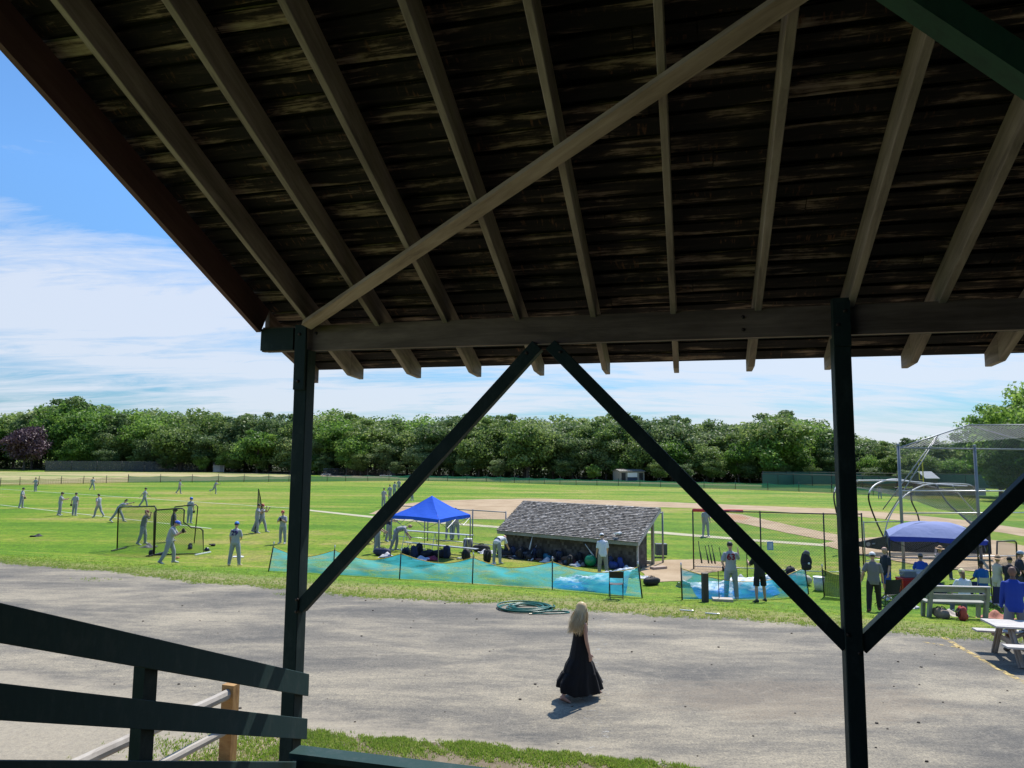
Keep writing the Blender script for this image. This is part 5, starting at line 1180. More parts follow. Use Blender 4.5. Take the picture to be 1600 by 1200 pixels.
# ---- bags, balls, shoes on the grass
def blob(m_, c, r, seed, sq=.5):
    """soft cushion shape, squarer than an ellipsoid"""
    rr_ = random.Random(seed); i0 = len(m_.v); n, k = 14, 8; ph = [rr_.random() * 6 for _ in range(4)]
    for j in range(k + 1):
        a = -PI / 2 + PI * j / k
        for i in range(n):
            b = 2 * PI * i / n; x, y, z = math.cos(a) * math.cos(b), math.cos(a) * math.sin(b), math.sin(a)
            q = (abs(x) ** 3.5 + abs(y) ** 3.5 + abs(z) ** 3.5) ** (1 / 3.5) + 1e-6; w_ = 1 + .07 * math.sin(3 * b + ph[0]) * math.cos(a) + .06 * math.sin(5 * b + ph[1] + a * 3)
            m_.v.append((c[0] + r[0] * x / q * w_, c[1] + r[1] * y / q * w_, c[2] + r[2] * z / q * (1 + .08 * math.sin(2 * b + ph[2]))))
    for j in range(k):
        for i in range(n):
            i2 = (i + 1) % n; m_.f.append((i0 + j * n + i, i0 + j * n + i2, i0 + (j + 1) * n + i2, i0 + (j + 1) * n + i)); m_.uv.append([(0, 0)] * 4); m_.var.append(.5)
_bs = [0]
def bag(u, v, kind, col, label, rz=None, k=1.0, group='bags and gear on the grass'):
    _bs[0] += 1; sd_ = _bs[0]; random.seed(900 + sd_)
    p = at(u, v); rz = random.uniform(0, 3.1) if rz is None else rz; mt = M(tuple(col), .75, .3, 9)
    if kind == 'backpack':
        t = thing('backpack', label, 'backpack', p, rz, group); m_ = MB(); blob(m_, (0, 0, .26 * k), (.17 * k, .13 * k, .27 * k), sd_); m_.build('body', mt, t, True)
        m_ = MB(); blob(m_, (0, -.13 * k, .16 * k), (.13 * k, .06 * k, .13 * k), sd_ + 1); m_.build('pocket', mt, t, True)
        for q in (-.07, .07): m_ = MB(); m_.tube([(q * k, .11 * k, .45 * k), (q * k, .20 * k, .34 * k), (q * k, .18 * k, .14 * k)], .014, 5, flat=2.2); m_.build('strap', m_black, t)
        m_ = MB(); m_.tube([(-.05, 0, .52 * k), (0, 0, .57 * k), (.05, 0, .52 * k)], .012, 5); m_.build('handle', m_black, t)
    elif kind == 'duffel':
        t = thing('duffel_bag', label, 'bag', p, rz, group); m_ = MB(); blob(m_, (0, 0, .16 * k), (.40 * k, .18 * k, .17 * k), sd_); m_.build('body', mt, t, True)
        for q in (-.09, .09): m_ = MB(); m_.tube([(-.16 * k, q, .28 * k), (-.08 * k, q * .6, .38 * k), (.08 * k, q * .6, .38 * k), (.16 * k, q, .28 * k)], .014, 5); m_.build('strap', m_black, t)
    elif kind == 'helmet':
        t = thing('batting_helmet', label, 'helmet', p, rz, group); mt2 = M(tuple(col), .2, .1, 9); m_ = MB(); m_.ball((0, 0, .02), (.12, .14, .17), 14, 8, 0, .99); m_.build('shell', mt2, t, True)
        m_ = MB(); m_.grid(lambda a, b: (math.sin((a - .5) * 2) * .11, -math.cos((a - .5) * 2) * (.13 + .07 * b), .05 - .01 * b), 6, 2); m_.build('brim', mt2, t)
    elif kind == 'shoes':
        t = thing('pair_of_shoes', label, 'shoes', p, rz, group)
        for q in (-.07, .07): m_ = MB(); m_.tube([(q, -.13, .04), (q, -.08, .07), (q, 0, .06), (q, .1, .04), (q, .15, .03)], [(.03, .04), (.05, .05), (.045, .04), (.04, .025), (.02, .015)], 8, side=(1, 0, 0)); m_.build('shoe', mt, t, True)
    elif kind == 'glove':
        t = thing('baseball_glove', label, 'glove', p, rz, group); m_ = MB(); blob(m_, (0, 0, .06), (.14, .12, .06), sd_); m_.build('palm', mt, t, True)
        for q in range(4): m_ = MB(); m_.tube([(-.1 + q * .065, .08, .07), (-.12 + q * .08, .20, .09)], [.03, .02], 6); m_.build('finger', mt, t, True)
    elif kind == 'cloth':
        t = thing('crumpled_jacket', label, 'clothing', p, rz, group); m_ = MB(); m_.grid(lambda a, b: ((a - .5) * .8 * k, (b - .5) * .6 * k, max(.01, .11 * k * math.sin(a * PI) * math.sin(b * PI) * (1.2 + math.sin(a * 11 + sd_) * .5 + math.sin(b * 13 + a * 5) * .5))), 14, 12); m_.build('fabric', mt, t, True)
        m_ = MB(); m_.tube([(-.3 * k, -.2 * k, .03), (-.45 * k, 0, .05), (-.4 * k, .2 * k, .03)], [.05, .045, .04], 7); m_.build('sleeve', mt, t, True)
    elif kind == 'ball':
        t = thing('play_ball', label, 'ball', p, rz, group); m_ = MB(); m_.ball((0, 0, .27 * k), .27 * k, 18, 12); m_.build('skin', M(tuple(col), .35, .05, 3), t, True); m_ = MB(); m_.ball((.0, -.265 * k, .27 * k), (.03, .015, .03), 8, 5); m_.build('valve', m_white, t)
    elif kind == 'bucket':
        t = thing('bucket', label, 'bucket', p, rz, group); m_ = MB(); m_.tube([(0, 0, .005), (0, 0, .36 * k)], [.13 * k, .155 * k], 18); m_.build('body', mt, t, True)
        m_ = MB(); m_.tube([(0, 0, .36 * k), (0, 0, .385 * k)], .165 * k, 18); m_.build('lid', m_white, t)
    return t
DK, NV, GY = (.014, .014, .018), (.015, .025, .07), (.10, .10, .11)
bag(58, 838, 'cloth', DK, 'small black heap of cloth alone on the far left grass', k=.8)
bag(232, 855, 'cloth', (.12, .12, .12), 'grey towel at the foot of the square net screen')
bag(297, 858, 'helmet', DK, 'black helmet at the foot of the L screen', k=1.2)
bag(323, 861, 'helmet', DK, 'black helmet just right of the L screen')
bag(333, 853, 'glove', DK, 'black glove on the grass right of the L screen')
bag(276, 873, 'shoes', (.5, .2, .1), 'orange and white shoes behind the blue capped player')
m_ = MB(); p = at(373, 870); m_.face([p + Vector((a, b, .03)) for a, b in ((-.22, -.2), (.22, -.2), (.26, .0), (.0, .22), (-.26, .0))]); m_.face([p + Vector((a, b, .005)) for a, b in ((-.24, -.22), (.24, -.22), (.28, .0), (.0, .24), (-.28, .0))])
tag(m_.build('practice_plate', m_white), 'white rubber plate on the grass behind number 29', 'base')
# pile along the shaded wall of the dugout shed
CL = {'black': DK, 'navy': NV, 'grey': GY, 'dark red': (.16, .02, .02), 'royal blue': (.015, .04, .20), 'teal': (.015, .15, .24), 'white': (.6, .6, .62), 'brown': (.13, .07, .04), 'orange': (.55, .14, .04)}
def wallpt(fr, out):
    """position along the shed's camera side wall, out metres in front"""
    a, b = at(788, 866), at(996, 889); d = (b - a).normalized(); n_ = Vector((d.y, -d.x, 0)); p = a.lerp(b, fr) + n_ * out; return p
def uv_of(p):
    q = np.array(p) - np.array((0, 0, EYE)); z = q @ cF; return 800 + FPX * (q @ cR) / z, 600 - FPX * (q @ cU) / z
spots = [(.03, .5, 'duffel', 'black', 'leftmost'), (.07, .25, 'backpack', 'black', 'second from left'), (.09, .9, 'shoes', 'grey', 'left end'), (.12, .45, 'backpack', 'navy', 'third from left'), (.15, .25, 'duffel', 'brown', 'behind the left packs'), (.155, .8, 'shoes', 'white', 'left front'),
         (.19, .4, 'backpack', 'black', 'fourth from left'), (.22, .3, 'duffel', 'grey', 'left of the bats'), (.26, .7, 'helmet', 'black', 'below the bats'), (.28, .3, 'backpack', 'navy', 'right of the bats'), (.31, .95, 'shoes', 'white', 'in front of the bats'), (.33, .4, 'backpack', 'black', 'left of the teal bag'), (.36, .75, 'glove', 'dark red', 'before the teal bag'),
         (.385, .35, 'duffel', 'teal', 'middle'), (.42, .75, 'cloth', 'white', 'just right of the teal bag'), (.45, .3, 'backpack', 'black', 'right of the teal bag'), (.49, .5, 'backpack', 'navy', 'middle right'), (.53, .7, 'glove', 'orange', 'front middle'), (.55, .35, 'duffel', 'brown', 'right middle'),
         (.60, .5, 'cloth', 'dark red', 'left of the white gear'), (.615, .25, 'backpack', 'black', 'behind the white gear'), (.64, .5, 'cloth', 'white', 'upper white gear'), (.66, .85, 'cloth', 'white', 'lower white gear'), (.70, .4, 'backpack', 'black', 'left of the green ball'), (.70, .95, 'helmet', 'grey', 'front of the green ball'),
         (.85, .4, 'backpack', 'navy', 'right of the white shirted person'), (.88, .6, 'duffel', 'royal blue', 'near the right corner'), (.92, .5, 'backpack', 'royal blue', 'right corner'), (.955, .55, 'cloth', 'white', 'rightmost')]
nouns = dict(duffel='duffel bag', backpack='backpack', shoes='pair of shoes', helmet='helmet', glove='glove', cloth='crumpled jacket')
for fr, out, kd, cn, where in spots:
    u, v = uv_of(wallpt(fr, out)); bag(u, v, kd, CL[cn], cn + ' ' + nouns[kd] + ' against the dugout wall, ' + where, k=.95, group='gear heaped along the shaded wall of the dugout shed')
NEAR = ['at its leftmost tip', 'beside the bent player', 'left of the silver bats', 'below the upright silver bat', 'right of the silver bats', 'left of the teal bag', 'beside the teal bag', 'right of the teal bag', 'behind the front glove', 'beside the brown bag', 'among the white gear', 'left of the green ball']
random.seed(61); SM = [('black', 'backpack'), ('navy', 'cloth'), ('black', 'duffel'), ('grey', 'helmet'), ('black', 'glove'), ('brown', 'glove'), ('white', 'shoes'), ('dark red', 'helmet'), ('black', 'cloth'), ('royal blue', 'helmet'), ('grey', 'cloth')]
for k in range(34):
    fr = .02 + .72 * k / 33 + (.0 if k < 33 else .2); cn, kd = SM[k % len(SM)] if k % 3 else ('black', ['backpack', 'duffel', 'cloth'][k // 3 % 3])
    u, v = uv_of(wallpt(fr, random.uniform(.12, 1.0))); bag(u, v, kd, CL[cn], 'small ' + cn + ' ' + nouns[kd] + ' in the dugout heap, ' + NEAR[min(11, int(fr / .74 * 12))], k=random.uniform(.6, .95), group='gear heaped along the shaded wall of the dugout shed')
u, v = uv_of(wallpt(.735, .75)); bag(u, v, 'ball', (.01, .22, .10), 'round green ball in the gear heap against the dugout wall', k=1.0, group='gear heaped along the shaded wall of the dugout shed')
def bat(a, b, col, label, group):
    a, b = Vector(a), Vector(b); t = tag(None or bpy.data.objects.new('baseball_bat', None), label, 'bat', group); C.objects.link(t)
    m_ = MB(); m_.tube([a, a.lerp(b, .35), a.lerp(b, .62), b.lerp(a, .02), b], [.016, .017, .033, .036, .02], 8); m_.build('barrel', M(tuple(col), .4, .1, 8), t, True)
    m_ = MB(); m_.tube([a, a + (a - b).normalized() * .02], .027, 8); m_.build('knob', m_black, t)
w0 = wallpt(.245, .3)
bat(w0 + Vector((.12, 0, 1.15)), w0 + Vector((-.05, -.2, .45)), (.6, .6, .6), 'silver bat leaning steeply against the dugout wall', 'bats leaning on the shed wall')
bat(w0 + Vector((.32, 0, .62)), w0 + Vector((-.18, -.45, .05)), (.55, .55, .55), 'silver bat leaning low to the left, crossing another', 'bats leaning on the shed wall')
bat(w0 + Vector((-.05, 0, .42)), w0 + Vector((.22, -.4, .05)), (.5, .5, .5), 'silver bat leaning low to the right, crossing another', 'bats leaning on the shed wall')
w0 = wallpt(.70, .3); bat(w0 + Vector((-.25, 0, .95)), w0 + Vector((.15, -.2, .4)), (.5, .5, .5), 'silver bat leaning above the green ball', 'bats leaning on the shed wall')

# ---- dugout shed
a, b = at(788, 866), at(996, 889); L = (b - a).length; d = (b - a).normalized(); ang_s = math.atan2(d.y, d.x)
sh = thing('dugout_shed', 'weathered shingled dugout shed with slanted grey shingle roof and closed back towards the stand', 'shed', (a.x, a.y, FIELD), ang_s)
HB, HF, DP = 1.38, 2.42, 1.75      # low wall near us, high open side to the field
def wallrows(m_, x0, x1, y, z0, z1f, nrm, flip=False):
    z = z0; r_ = 0
    while z < max(z1f(x0), z1f(x1)) - .02:
        x = x0 - (r_ % 2) * .07
        while x < x1:
            xa, xb = max(x, x0), min(x + .14 + random.uniform(-.03, .03), x1); zt = min(z + .17, z1f((xa + xb) / 2))
            if xb > xa + .01 and zt > z: 
                dd = .012 + random.uniform(0, .008)
                if not flip: m_.quad((xa, y - dd * nrm, z - .01), (xb - .004, y - dd * nrm, z - .01), (xb - .004, y - .002 * nrm, zt), (xa, y - .002 * nrm, zt))
                else: m_.quad((y + dd, xa, z - .01), (y + dd, xb - .004, z - .01), (y + .002, xb - .004, zt), (y + .002, xa, zt))
            x = xb if xb > x else x + .1
        z += .15; r_ += 1
m_ = MB(); m_.box((L / 2, .04, HB / 2), (L, .07, HB)); wallrows(m_, 0, L, .0, 0, lambda x: HB, 1); m_.build('back_wall', m_wallshing, sh)
for nm, xx, q in (('side_wall', L - .03, 1), ('side_wall', .03, -1)):
    m_ = MB(); w_ = .95; m_.prism8([(xx - .03, .08, 0), (xx + .03, .08, 0), (xx + .03, w_, 0), (xx - .03, w_, 0), (xx - .03, .08, HB), (xx + .03, .08, HB), (xx + .03, w_, HB + .52), (xx - .03, w_, HB + .52)])
    if q > 0: wallrows(m_, .08, w_, xx + .03, 0, lambda y: HB + y * .56, 1, True)
    m_.build(nm, m_wallshing, sh)
m_ = MB(); m_.box((L + .02, .01, HB / 2), (.07, .09, HB)); m_.build('corner_board', m_table, sh)
for xx in (.06, L * .33, L * .66, L - .06): m_ = MB(); m_.box((xx, DP - .05, HF / 2), (.12, .12, HF)); m_.build('post', m_bench, sh)
m_ = MB(); m_.box((L / 2, DP - .05, .08), (L, .1, .16)); m_.build('floor_sill', m_table, sh)
m_ = MB(); m_.box((L / 2, .45, .42), (L - .3, .35, .05)); m_.build('bench_seat', m_bench, sh)
y0, y1 = -.36, DP + .22; rs_ = (HF - HB) / DP
def rz_(y): return HB + .05 + rs_ * y
m_ = MB(); m_.prism8([(-.22, y0, rz_(y0) - .05), (L + .22, y0, rz_(y0) - .05), (L + .22, y0, rz_(y0)), (-.22, y0, rz_(y0)), (-.22, y1, rz_(y1) - .05), (L + .22, y1, rz_(y1) - .05), (L + .22, y1, rz_(y1)), (-.22, y1, rz_(y1))]); m_.build('roof_boards', m_bench, sh)
m_ = MB(); NRW = 22; row = (y1 - y0 + .05) / NRW
for r_ in range(NRW):
    x = -.26 - (r_ % 2) * .06; ya = y0 - .04 + r_ * row
    while x < L + .24:
        wd = random.uniform(.07, .15); xb = min(x + wd, L + .26); xa = max(x, -.26); e = random.uniform(-.018, .018); h0 = .040 + random.uniform(0, .018)
        if xb > xa + .01:
            va = min(1, max(0, random.gauss(.5, .27)))
            m_.quad((xa, ya + e, rz_(ya) + h0), (xb - .006, ya + e, rz_(ya) + h0), (xb - .006, ya + row * 1.25, rz_(ya + row * 1.25) + .012), (xa, ya + row * 1.25, rz_(ya + row * 1.25) + .012), var=va)
            m_.quad((xa, ya + e, rz_(ya) + h0 - .026), (xb - .006, ya + e, rz_(ya) + h0 - .026), (xb - .006, ya + e, rz_(ya) + h0), (xa, ya + e, rz_(ya) + h0), var=va * .3)
        x += wd
m_.build('roof_shingles', m_shing, sh)
m_ = MB(); xx = L + .235
m_.prism8([(xx, y0, rz_(y0) - .15), (xx + .03, y0, rz_(y0) - .15), (xx + .03, y0, rz_(y0) + .0), (xx, y0, rz_(y0) + .0), (xx, y1, rz_(y1) - .15), (xx + .03, y1, rz_(y1) - .15), (xx + .03, y1, rz_(y1)), (xx, y1, rz_(y1))]); m_.build('rake_trim', m_table, sh)
m_ = MB(); m_.box((L / 2, y0 + .01, rz_(y0) - .10), (L + .4, .03, .12)); m_.build('fascia', m_bench, sh)
p = sh.matrix_world
def shloc(x, y, z): c, s_ = math.cos(ang_s), math.sin(ang_s); return Vector((a.x + x * c - y * s_, a.y + x * s_ + y * c, FIELD + z))
t = thing('pair_of_shoes', 'pair of white shoes left on the dugout roof near its low right corner', 'shoes', shloc(L - .95, -.05, rz_(-.05) + .06), 1.0)
for q in (-.1, .1): m_ = MB(); m_.tube([(q, -.15, .04), (q, -.08, .07), (q, .02, .06), (q, .14, .04), (q, .18, .03)], [(.03, .04), (.05, .05), (.045, .04), (.04, .025), (.02, .015)], 8, side=(1, 0, 0)); m_.build('shoe', m_white, t, True)
p = at(1048, 886); t = thing('step_board', 'loose wooden step on the dirt at the right end of the dugout shed', 'step', at(1029, 889), .5); m_ = MB(); m_.box((0, 0, .06), (.75, .3, .10)); m_.build('tread', m_diag, t); m_ = MB(); m_.box((0, 0.16, .05), (.7, .03, .09)); m_.build('riser', m_bench, t)
t = thing('water_cooler', 'dark grey cooler box beyond the open right end of the dugout', 'cooler', at(1033, 870)); m_ = MB(); m_.box((0, 0, .35), (.55, .4, .5)); m_.build('body', M((.07, .085, .10)), t); m_ = MB(); m_.box((0, 0, .63), (.57, .42, .06)); m_.build('lid', M((.12, .14, .15)), t)

# ---- chain link player fence on both sides of the dugout
def chain_fence(label, pts, h, mat=m_chain, pm=m_postg, pr=.035, mid=False, bottom=True):
    t = thing('chain_link_fence', label, 'fence'); P = [at(*q) for q in pts]; m_ = MB()
    for a_, b_ in zip(P[:-1], P[1:]):
        L_ = (b_ - a_).length; m_.quad(a_, b_, b_ + Z3 * h, a_ + Z3 * h, uv=[(0, 0), (L_, 0), (L_, h), (0, h)])
    m_.build('chain_mesh', mat, t)
    for q in P: pole(t, 'post', q, q + Z3 * (h + .05), pr, pm)
    for a_, b_ in zip(P[:-1], P[1:]):
        pole(t, 'rail', a_ + Z3 * h, b_ + Z3 * h, pr * .8, pm)
        if mid: pole(t, 'rail', a_ + Z3 * h * .5, b_ + Z3 * h * .5, pr * .7, pm)
        if bottom: pole(t, 'rail', a_ + Z3 * .12, b_ + Z3 * .12, pr * .6, m_alu)
    return t
chain_fence('chain link fence running left from the dugout behind the blue canopy', [(600, 839), (668, 845), (738, 852), (790, 857)], 1.95)
chain_fence('short chain link gate fence at the right end of the dugout', [(1021, 882), (1036, 879)], 2.35, pm=m_postg, pr=.045, bottom=False)
chain_fence('chain link fence with black posts behind the right net and the bats', [(1084, 889), (1190, 893), (1290, 898), (1350, 898)], 2.6, m_chaind, m_blackm, .032)
t = thing('fence_pad', 'bright red padded tube along the top of the fence right of the dugout', 'padding'); A_, B_ = at(1084, 889) + Z3 * 2.62, at(1163, 891.5) + Z3 * 2.62
m_ = MB(); m_.tube([A_, B_], .07, 10); m_.build('tube', M((.55, .03, .04), .5), t, True); m_ = MB(); m_.tube([A_.lerp(B_, .5) + Vector((-.01, 0, 0)), A_.lerp(B_, .5) + Vector((.03, 0, 0))], .075, 10); m_.build('strap', m_black, t)
A_, B_ = at(1090, 891), at(1132, 893)
for k, (fr, hh, lab) in enumerate(((.12, 1.25, 'leftmost, leaning left'), (.38, 1.05, 'second from left'), (.50, 1.1, 'third from left'), (.62, 1.1, 'fourth from left'), (.90, 1.0, 'fifth from left, beside the helmet'))):
    q = A_.lerp(B_, fr); bat(q + Vector((-.06, .1, hh)), q + Vector((.04, -.05, .32)), (.03, .03, .035), 'black bat on the fence right of the dugout, ' + lab, 'black bats along the fence')
bag(1133, 892, 'helmet', DK, 'black helmet at the fence foot beside number 63', k=1.2)
bag(1138, 893, 'duffel', DK, 'black bag at the fence foot left of number 63', k=.7)
p = at(1102, 941); t = thing('wooden_stump_post', 'dark square wooden post in front of the right net', 'post', p); m_ = MB(); m_.box((0, 0, .42), (.17, .17, .86), .1); o = m_.build('timber', M((.06, .05, .045), .9, .4, 10), t); m_ = MB(); m_.box((0, 0, .86), (.175, .175, .02), .1); m_.build('top', M((.15, .13, .11), .9, .4, 10), t)
p = at(1129, 940); t = thing('cardboard_tray', 'flat pale tray with an upright thin rod in front of the right net', 'tray', p, -.15)
m_ = MB(); m_.box((0, 0, .05), (.62, .36, .10)); m_.build('tray', M((.42, .37, .32), .8), t); m_ = MB(); m_.tube([(-.1, 0, .05), (-.12, 0, .95), (-.32, .05, .93)], .012, 6); m_.build('rod', m_black, t)
for (u, v, lab) in ((1072, 955, 'left white pipe lying on the verge grass'), (1112, 960, 'right white pipe lying on the verge grass')):
    p = at(u, v); t = thing('plastic_pipe', lab, 'pipe', p, -.25); m_ = MB(); m_.tube([(-.17, 0, .025), (.17, 0, .02)], .018, 8); m_.build('pipe', m_white, t, True); m_ = MB(); m_.tube([(.16, 0, .02), (.20, 0, .02)], .024, 8); m_.build('cap', m_alu, t)
# folded table, chairs and gear behind the right net
p = at(1168, 912); t = thing('music_stand', 'thin black stand with round foot behind the right net', 'stand', p); m_ = MB(); m_.tube([(0, 0, 0), (0, 0, 1.25)], .02, 6); m_.tube([(0, 0, .7), (.3, 0, 1.0)], .015, 6); m_.build('pole', m_black, t); m_ = MB(); m_.tube([(0, 0, 0), (0, 0, .05)], .16, 12); m_.build('foot', m_black, t)
t = thing('clipboard_sign', 'small blue backed lineup board hung on the fence above the brace', 'board', at(1204, 894) + Z3 * 1.15); m_ = MB(); m_.box((0, -.05, 0), (.26, .03, .36)); m_.build('board', M((.12, .25, .60)), t); m_ = MB(); m_.box((0, -.07, 0), (.18, .01, .28)); m_.build('paper', M((.45, .5, .62)), t)
bag(1218, 915, 'duffel', NV, 'navy bag with red trim behind the right net', k=1.25)
bag(1222, 912, 'cloth', (.40, .02, .03), 'red and white jacket on the navy bag', k=.7)
bag(1236, 913, 'backpack', DK, 'black backpack standing between the navy bag and the beige bag', k=1.3)
bag(1240, 916, 'backpack', (.40, .02, .02), 'red backpack beside the beige bag behind the right net', k=.9)
bag(1252, 912, 'duffel', (.45, .42, .34), 'beige and white bag behind the right end of the right net', k=1.15)
bag(1280, 922, 'bucket', (.62, .63, .64), 'white bucket with a dark red band left of the green net', k=1.3)
bag(1156, 905, 'cloth', (.35, .36, .38), 'grey folded towel on the tarpaulin behind number 63', k=1.0)
bag(1018, 914, 'duffel', DK, 'black and white bat bag lying right of the left net', k=.9, rz=.5)
bag(1003, 903, 'cloth', (.6, .6, .62), 'white cloth hanging by the right pole of the left net', k=.6)
p = at(1261, 932); t = thing('hung_backpack', 'black backpack with white badge hanging from a pole of the right net', 'backpack', p + Z3 * .95); m_ = MB(); m_.ball((0, 0, .33), (.19, .15, .31), 14, 9, wob=.06); m_.build('body', M(DK, .8, .3, 9), t, True)
m_ = MB(); m_.ball((.02, -.02, .60), (.12, .10, .10), 10, 6, wob=.08); m_.build('top_flap', M((.10, .10, .11), .7, .3, 9), t, True); m_ = MB(); m_.ball((.04, -.17, .25), (.04, .02, .04), 10, 6); m_.build('badge', m_white, t); m_ = MB(); m_.ball((-.02, -.08, .14), (.20, .11, .15), 12, 8, wob=.07); m_.build('pocket', M(DK, .8, .3, 9), t, True)

# ---- turquoise nets on poles
def soft_net(label, poles, mat, h=.92, sag=.30, cord=(.55, .40, .04), lean=None, tip=.16, polem=None):
    t = thing('safety_net', label, 'net'); P = [(at(u, v), Vector(((uu - u) * .02, 0, 0))) for u, v, uu in poles]; m_ = MB(); mc = MB()
    for i, (a_, b_) in enumerate(zip(P[:-1], P[1:])):
        L_ = (b_[0] - a_[0]).length; dv = (b_[0] - a_[0]).normalized(); nv = Vector((-dv.y, dv.x, 0)); ph = random.random() * 6
        def fn(x, y):
            base = a_[0].lerp(b_[0], x) + Z3 * .02; hh = h * (1 - sag * math.sin(PI * x) * (1.0 + .1 * math.sin(3 * x + ph)))
            ln = a_[1].lerp(b_[1], x) * y; bow = nv * (.09 * math.sin(PI * x) * math.sin(PI * y) + .02 * math.sin(14 * x + 5 * y + ph) * math.sin(PI * x) + .022 * math.sin(9 * y + 7 * x + ph) * math.sin(PI * x))
            q = base + ln + bow; q.z = gz(q.x, q.y) + .02 + hh * y; return q
        m_.grid(fn, 26, 9, lambda x, y: (x * L_ + i * 3.3, y * h * (1 - sag * math.sin(PI * x)) * 1.3)); mc.tube([fn(x, 1.0) for x in np.linspace(0, 1, 20)], .014, 5)
    m_.build('netting', mat, t, True); mc.build('top_cord', M(cord, .6), t, True)
    for b_, ln in P:
        m2 = MB(); m2.tube([b_ - Z3 * .1, b_ + Z3 * (h + .04) + ln], .024, 7); pq = m2.build('pole', polem or m_black, t, True)
        m2 = MB(); m2.tube([b_ + Z3 * (h + .04) + ln, b_ + Z3 * (h + .04 + tip) + ln * 1.15], .022, 7); m2.build('pole_tip', m_alu, pq, True)
    return t
random.seed(31)
soft_net('long sagging turquoise net with yellow cord along the grass left of the woman', [(419, 893, 427), (520, 898, 522), (624, 905, 626), (738, 912, 739), (863, 921, 863), (1004, 935, 998)], m_teal)
soft_net('shorter turquoise net with tan cord in front of number 63', [(1066, 938, 1065), (1264, 928, 1258)], m_teal, .95, .42)
soft_net('sagging dark green net beside the right post', [(1288, 932, 1286), (1345, 938, 1346)], m_gnet, .95, .15)
# tarpaulins bunched behind the nets
def tarp(label, u0, v0, u1, v1, hl, hr, dep, seed):
    t = thing('tarpaulin', label, 'tarpaulin'); a_, b_ = at(u0, v0), at(u1, v1); dv = (b_ - a_).normalized(); nv = Vector((-dv.y, dv.x, 0)); rr_ = random.Random(seed); ph = [rr_.random() * 6 for _ in range(6)]
    def fn(x, y):
        hh = hl + (hr - hl) * x + .04 * math.sin(8 * x + ph[0]) + .03 * math.sin(19 * x + ph[1]); yy = y ** .8
        prof = math.sin(min(1, yy * 1.45) * PI / 2) if yy < .69 else 1 - (yy - .69) * 1.2
        q = a_.lerp(b_, x) + nv * (.12 + dep * (yy * .9)) + nv * .06 * math.sin(12 * x + 9 * y + ph[2]); q.z = gz(q.x, q.y) + .02 + max(0.005, hh * prof + (.012 * math.sin(16 * x + 11 * y + ph[3]) + .018 * math.sin(41 * x - 29 * y + ph[4]) + .016 * math.sin(57 * x + 41 * y)) * min(1, y * 4)); return q
    m_ = MB(); m_.grid(fn, 60, 26, lambda x, y: (x * (b_ - a_).length, y * 1.0)); m_.build('sheet', m_tarp, t, True)
    m_ = MB(); m_.tube([fn(x, 1.0) for x in np.linspace(0, 1, 30)], .012, 5); m_.build('hem', M((.02, .2, .6), .5), t, True)
tarp('crumpled blue and white tarpaulin bunched behind the right end of the long turquoise net', 856, 918, 972, 930, .32, .86, 1.0, 3)
tarp('crumpled blue and white tarpaulin bunched behind the shorter turquoise net', 1098, 937, 1225, 929, .50, .62, 1.1, 9)

# ---- pop up canopies
def canopy(name, label, corners, H, peak, mat, valance, legm, sag=.12, flat=0.0, cap=True):
    t = thing(name, label, 'canopy'); P = [Vector(c) for c in corners]; ctr = sum(P, Vector()) / 4; Z = FIELD
    T = [Vector((p.x, p.y, Z + H)) for p in P]; top = Vector((ctr.x, ctr.y, Z + H + peak)); m_ = MB()
    for i in range(4):
        a_, b_ = T[i], T[(i + 1) % 4]
        def fn(x, y):
            e = a_.lerp(b_, x) + Z3 * (.03 * math.sin(PI * x)); q = e.lerp(top, y); q.z -= sag * math.sin(PI * y) * (1 - flat); q.z += flat * .35 * math.sin(PI * y * .9); return q + Z3 * .012 * math.sin(9 * x + 7 * y) * math.sin(PI * y)
        m_.grid(fn, 14, 10)
    m_.build('canvas_top', mat, t, True)
    m_ = MB()
    for i in range(4):
        a_, b_ = T[i], T[(i + 1) % 4]
        m_.grid(lambda x, y: a_.lerp(b_, x) + Z3 * (.03 * math.sin(PI * x)) - Z3 * valance * y * (1 + .1 * math.sin(11 * x)), 12, 2)
    m_.build('valance', mat if cap else M((.02, .04, .40), .6), t)
    if False:
        m_ = MB(); s_ = .20
        for i in range(4):
            a_, b_ = T[i].lerp(top, 1 - s_), T[(i + 1) % 4].lerp(top, 1 - s_); m_.face([a_ - Z3 * .02, b_ - Z3 * .02, top + Z3 * .03])
        m_.build('peak_cap', mat, t)
        m_ = MB(); a_ = T[0].lerp(top, .78); b_ = T[3].lerp(top, .78); m_.ball(a_.lerp(b_, .5) + Z3 * .06, (.26, .22, .05), 10, 6); m_.build('vent', M((.01, .03, .22)), t)
    for p, q in zip(P, T):
        g = Vector((p.x, p.y, gz(p.x, p.y))); pole(t, 'leg', g, q - Z3 * .03, .022, legm, 6); m2 = MB(); m2.box(g + Z3 * .02, (.14, .14, .03)); m2.build('foot', m_alu, t)
        pole(t, 'upper_leg', g + Z3 * .9, q - Z3 * .03, .032, legm, 6)
    for i in range(4):
        a_, b_ = T[i] - Z3 * .12, T[(i + 1) % 4] - Z3 * .12; m2 = MB(); c_ = a_.lerp(b_, .5) - Z3 * .0
        m2.tube([a_, a_.lerp(b_, .25) - Z3 * .35, c_, a_.lerp(b_, .75) - Z3 * .35, b_], .014, 5); m2.build('truss', legm, t)
    return t
def topz(u, v, z):
    r_ = Vector(ray(u, v)); k = (z - EYE) / r_.z; return Vector((r_.x * k, r_.y * k, 0))
HC = 2.05
c1 = [topz(612, 805, FIELD + HC), topz(686, 812, FIELD + HC), topz(735, 804, FIELD + HC)]; c1.append(c1[0] + c1[2] - c1[1])
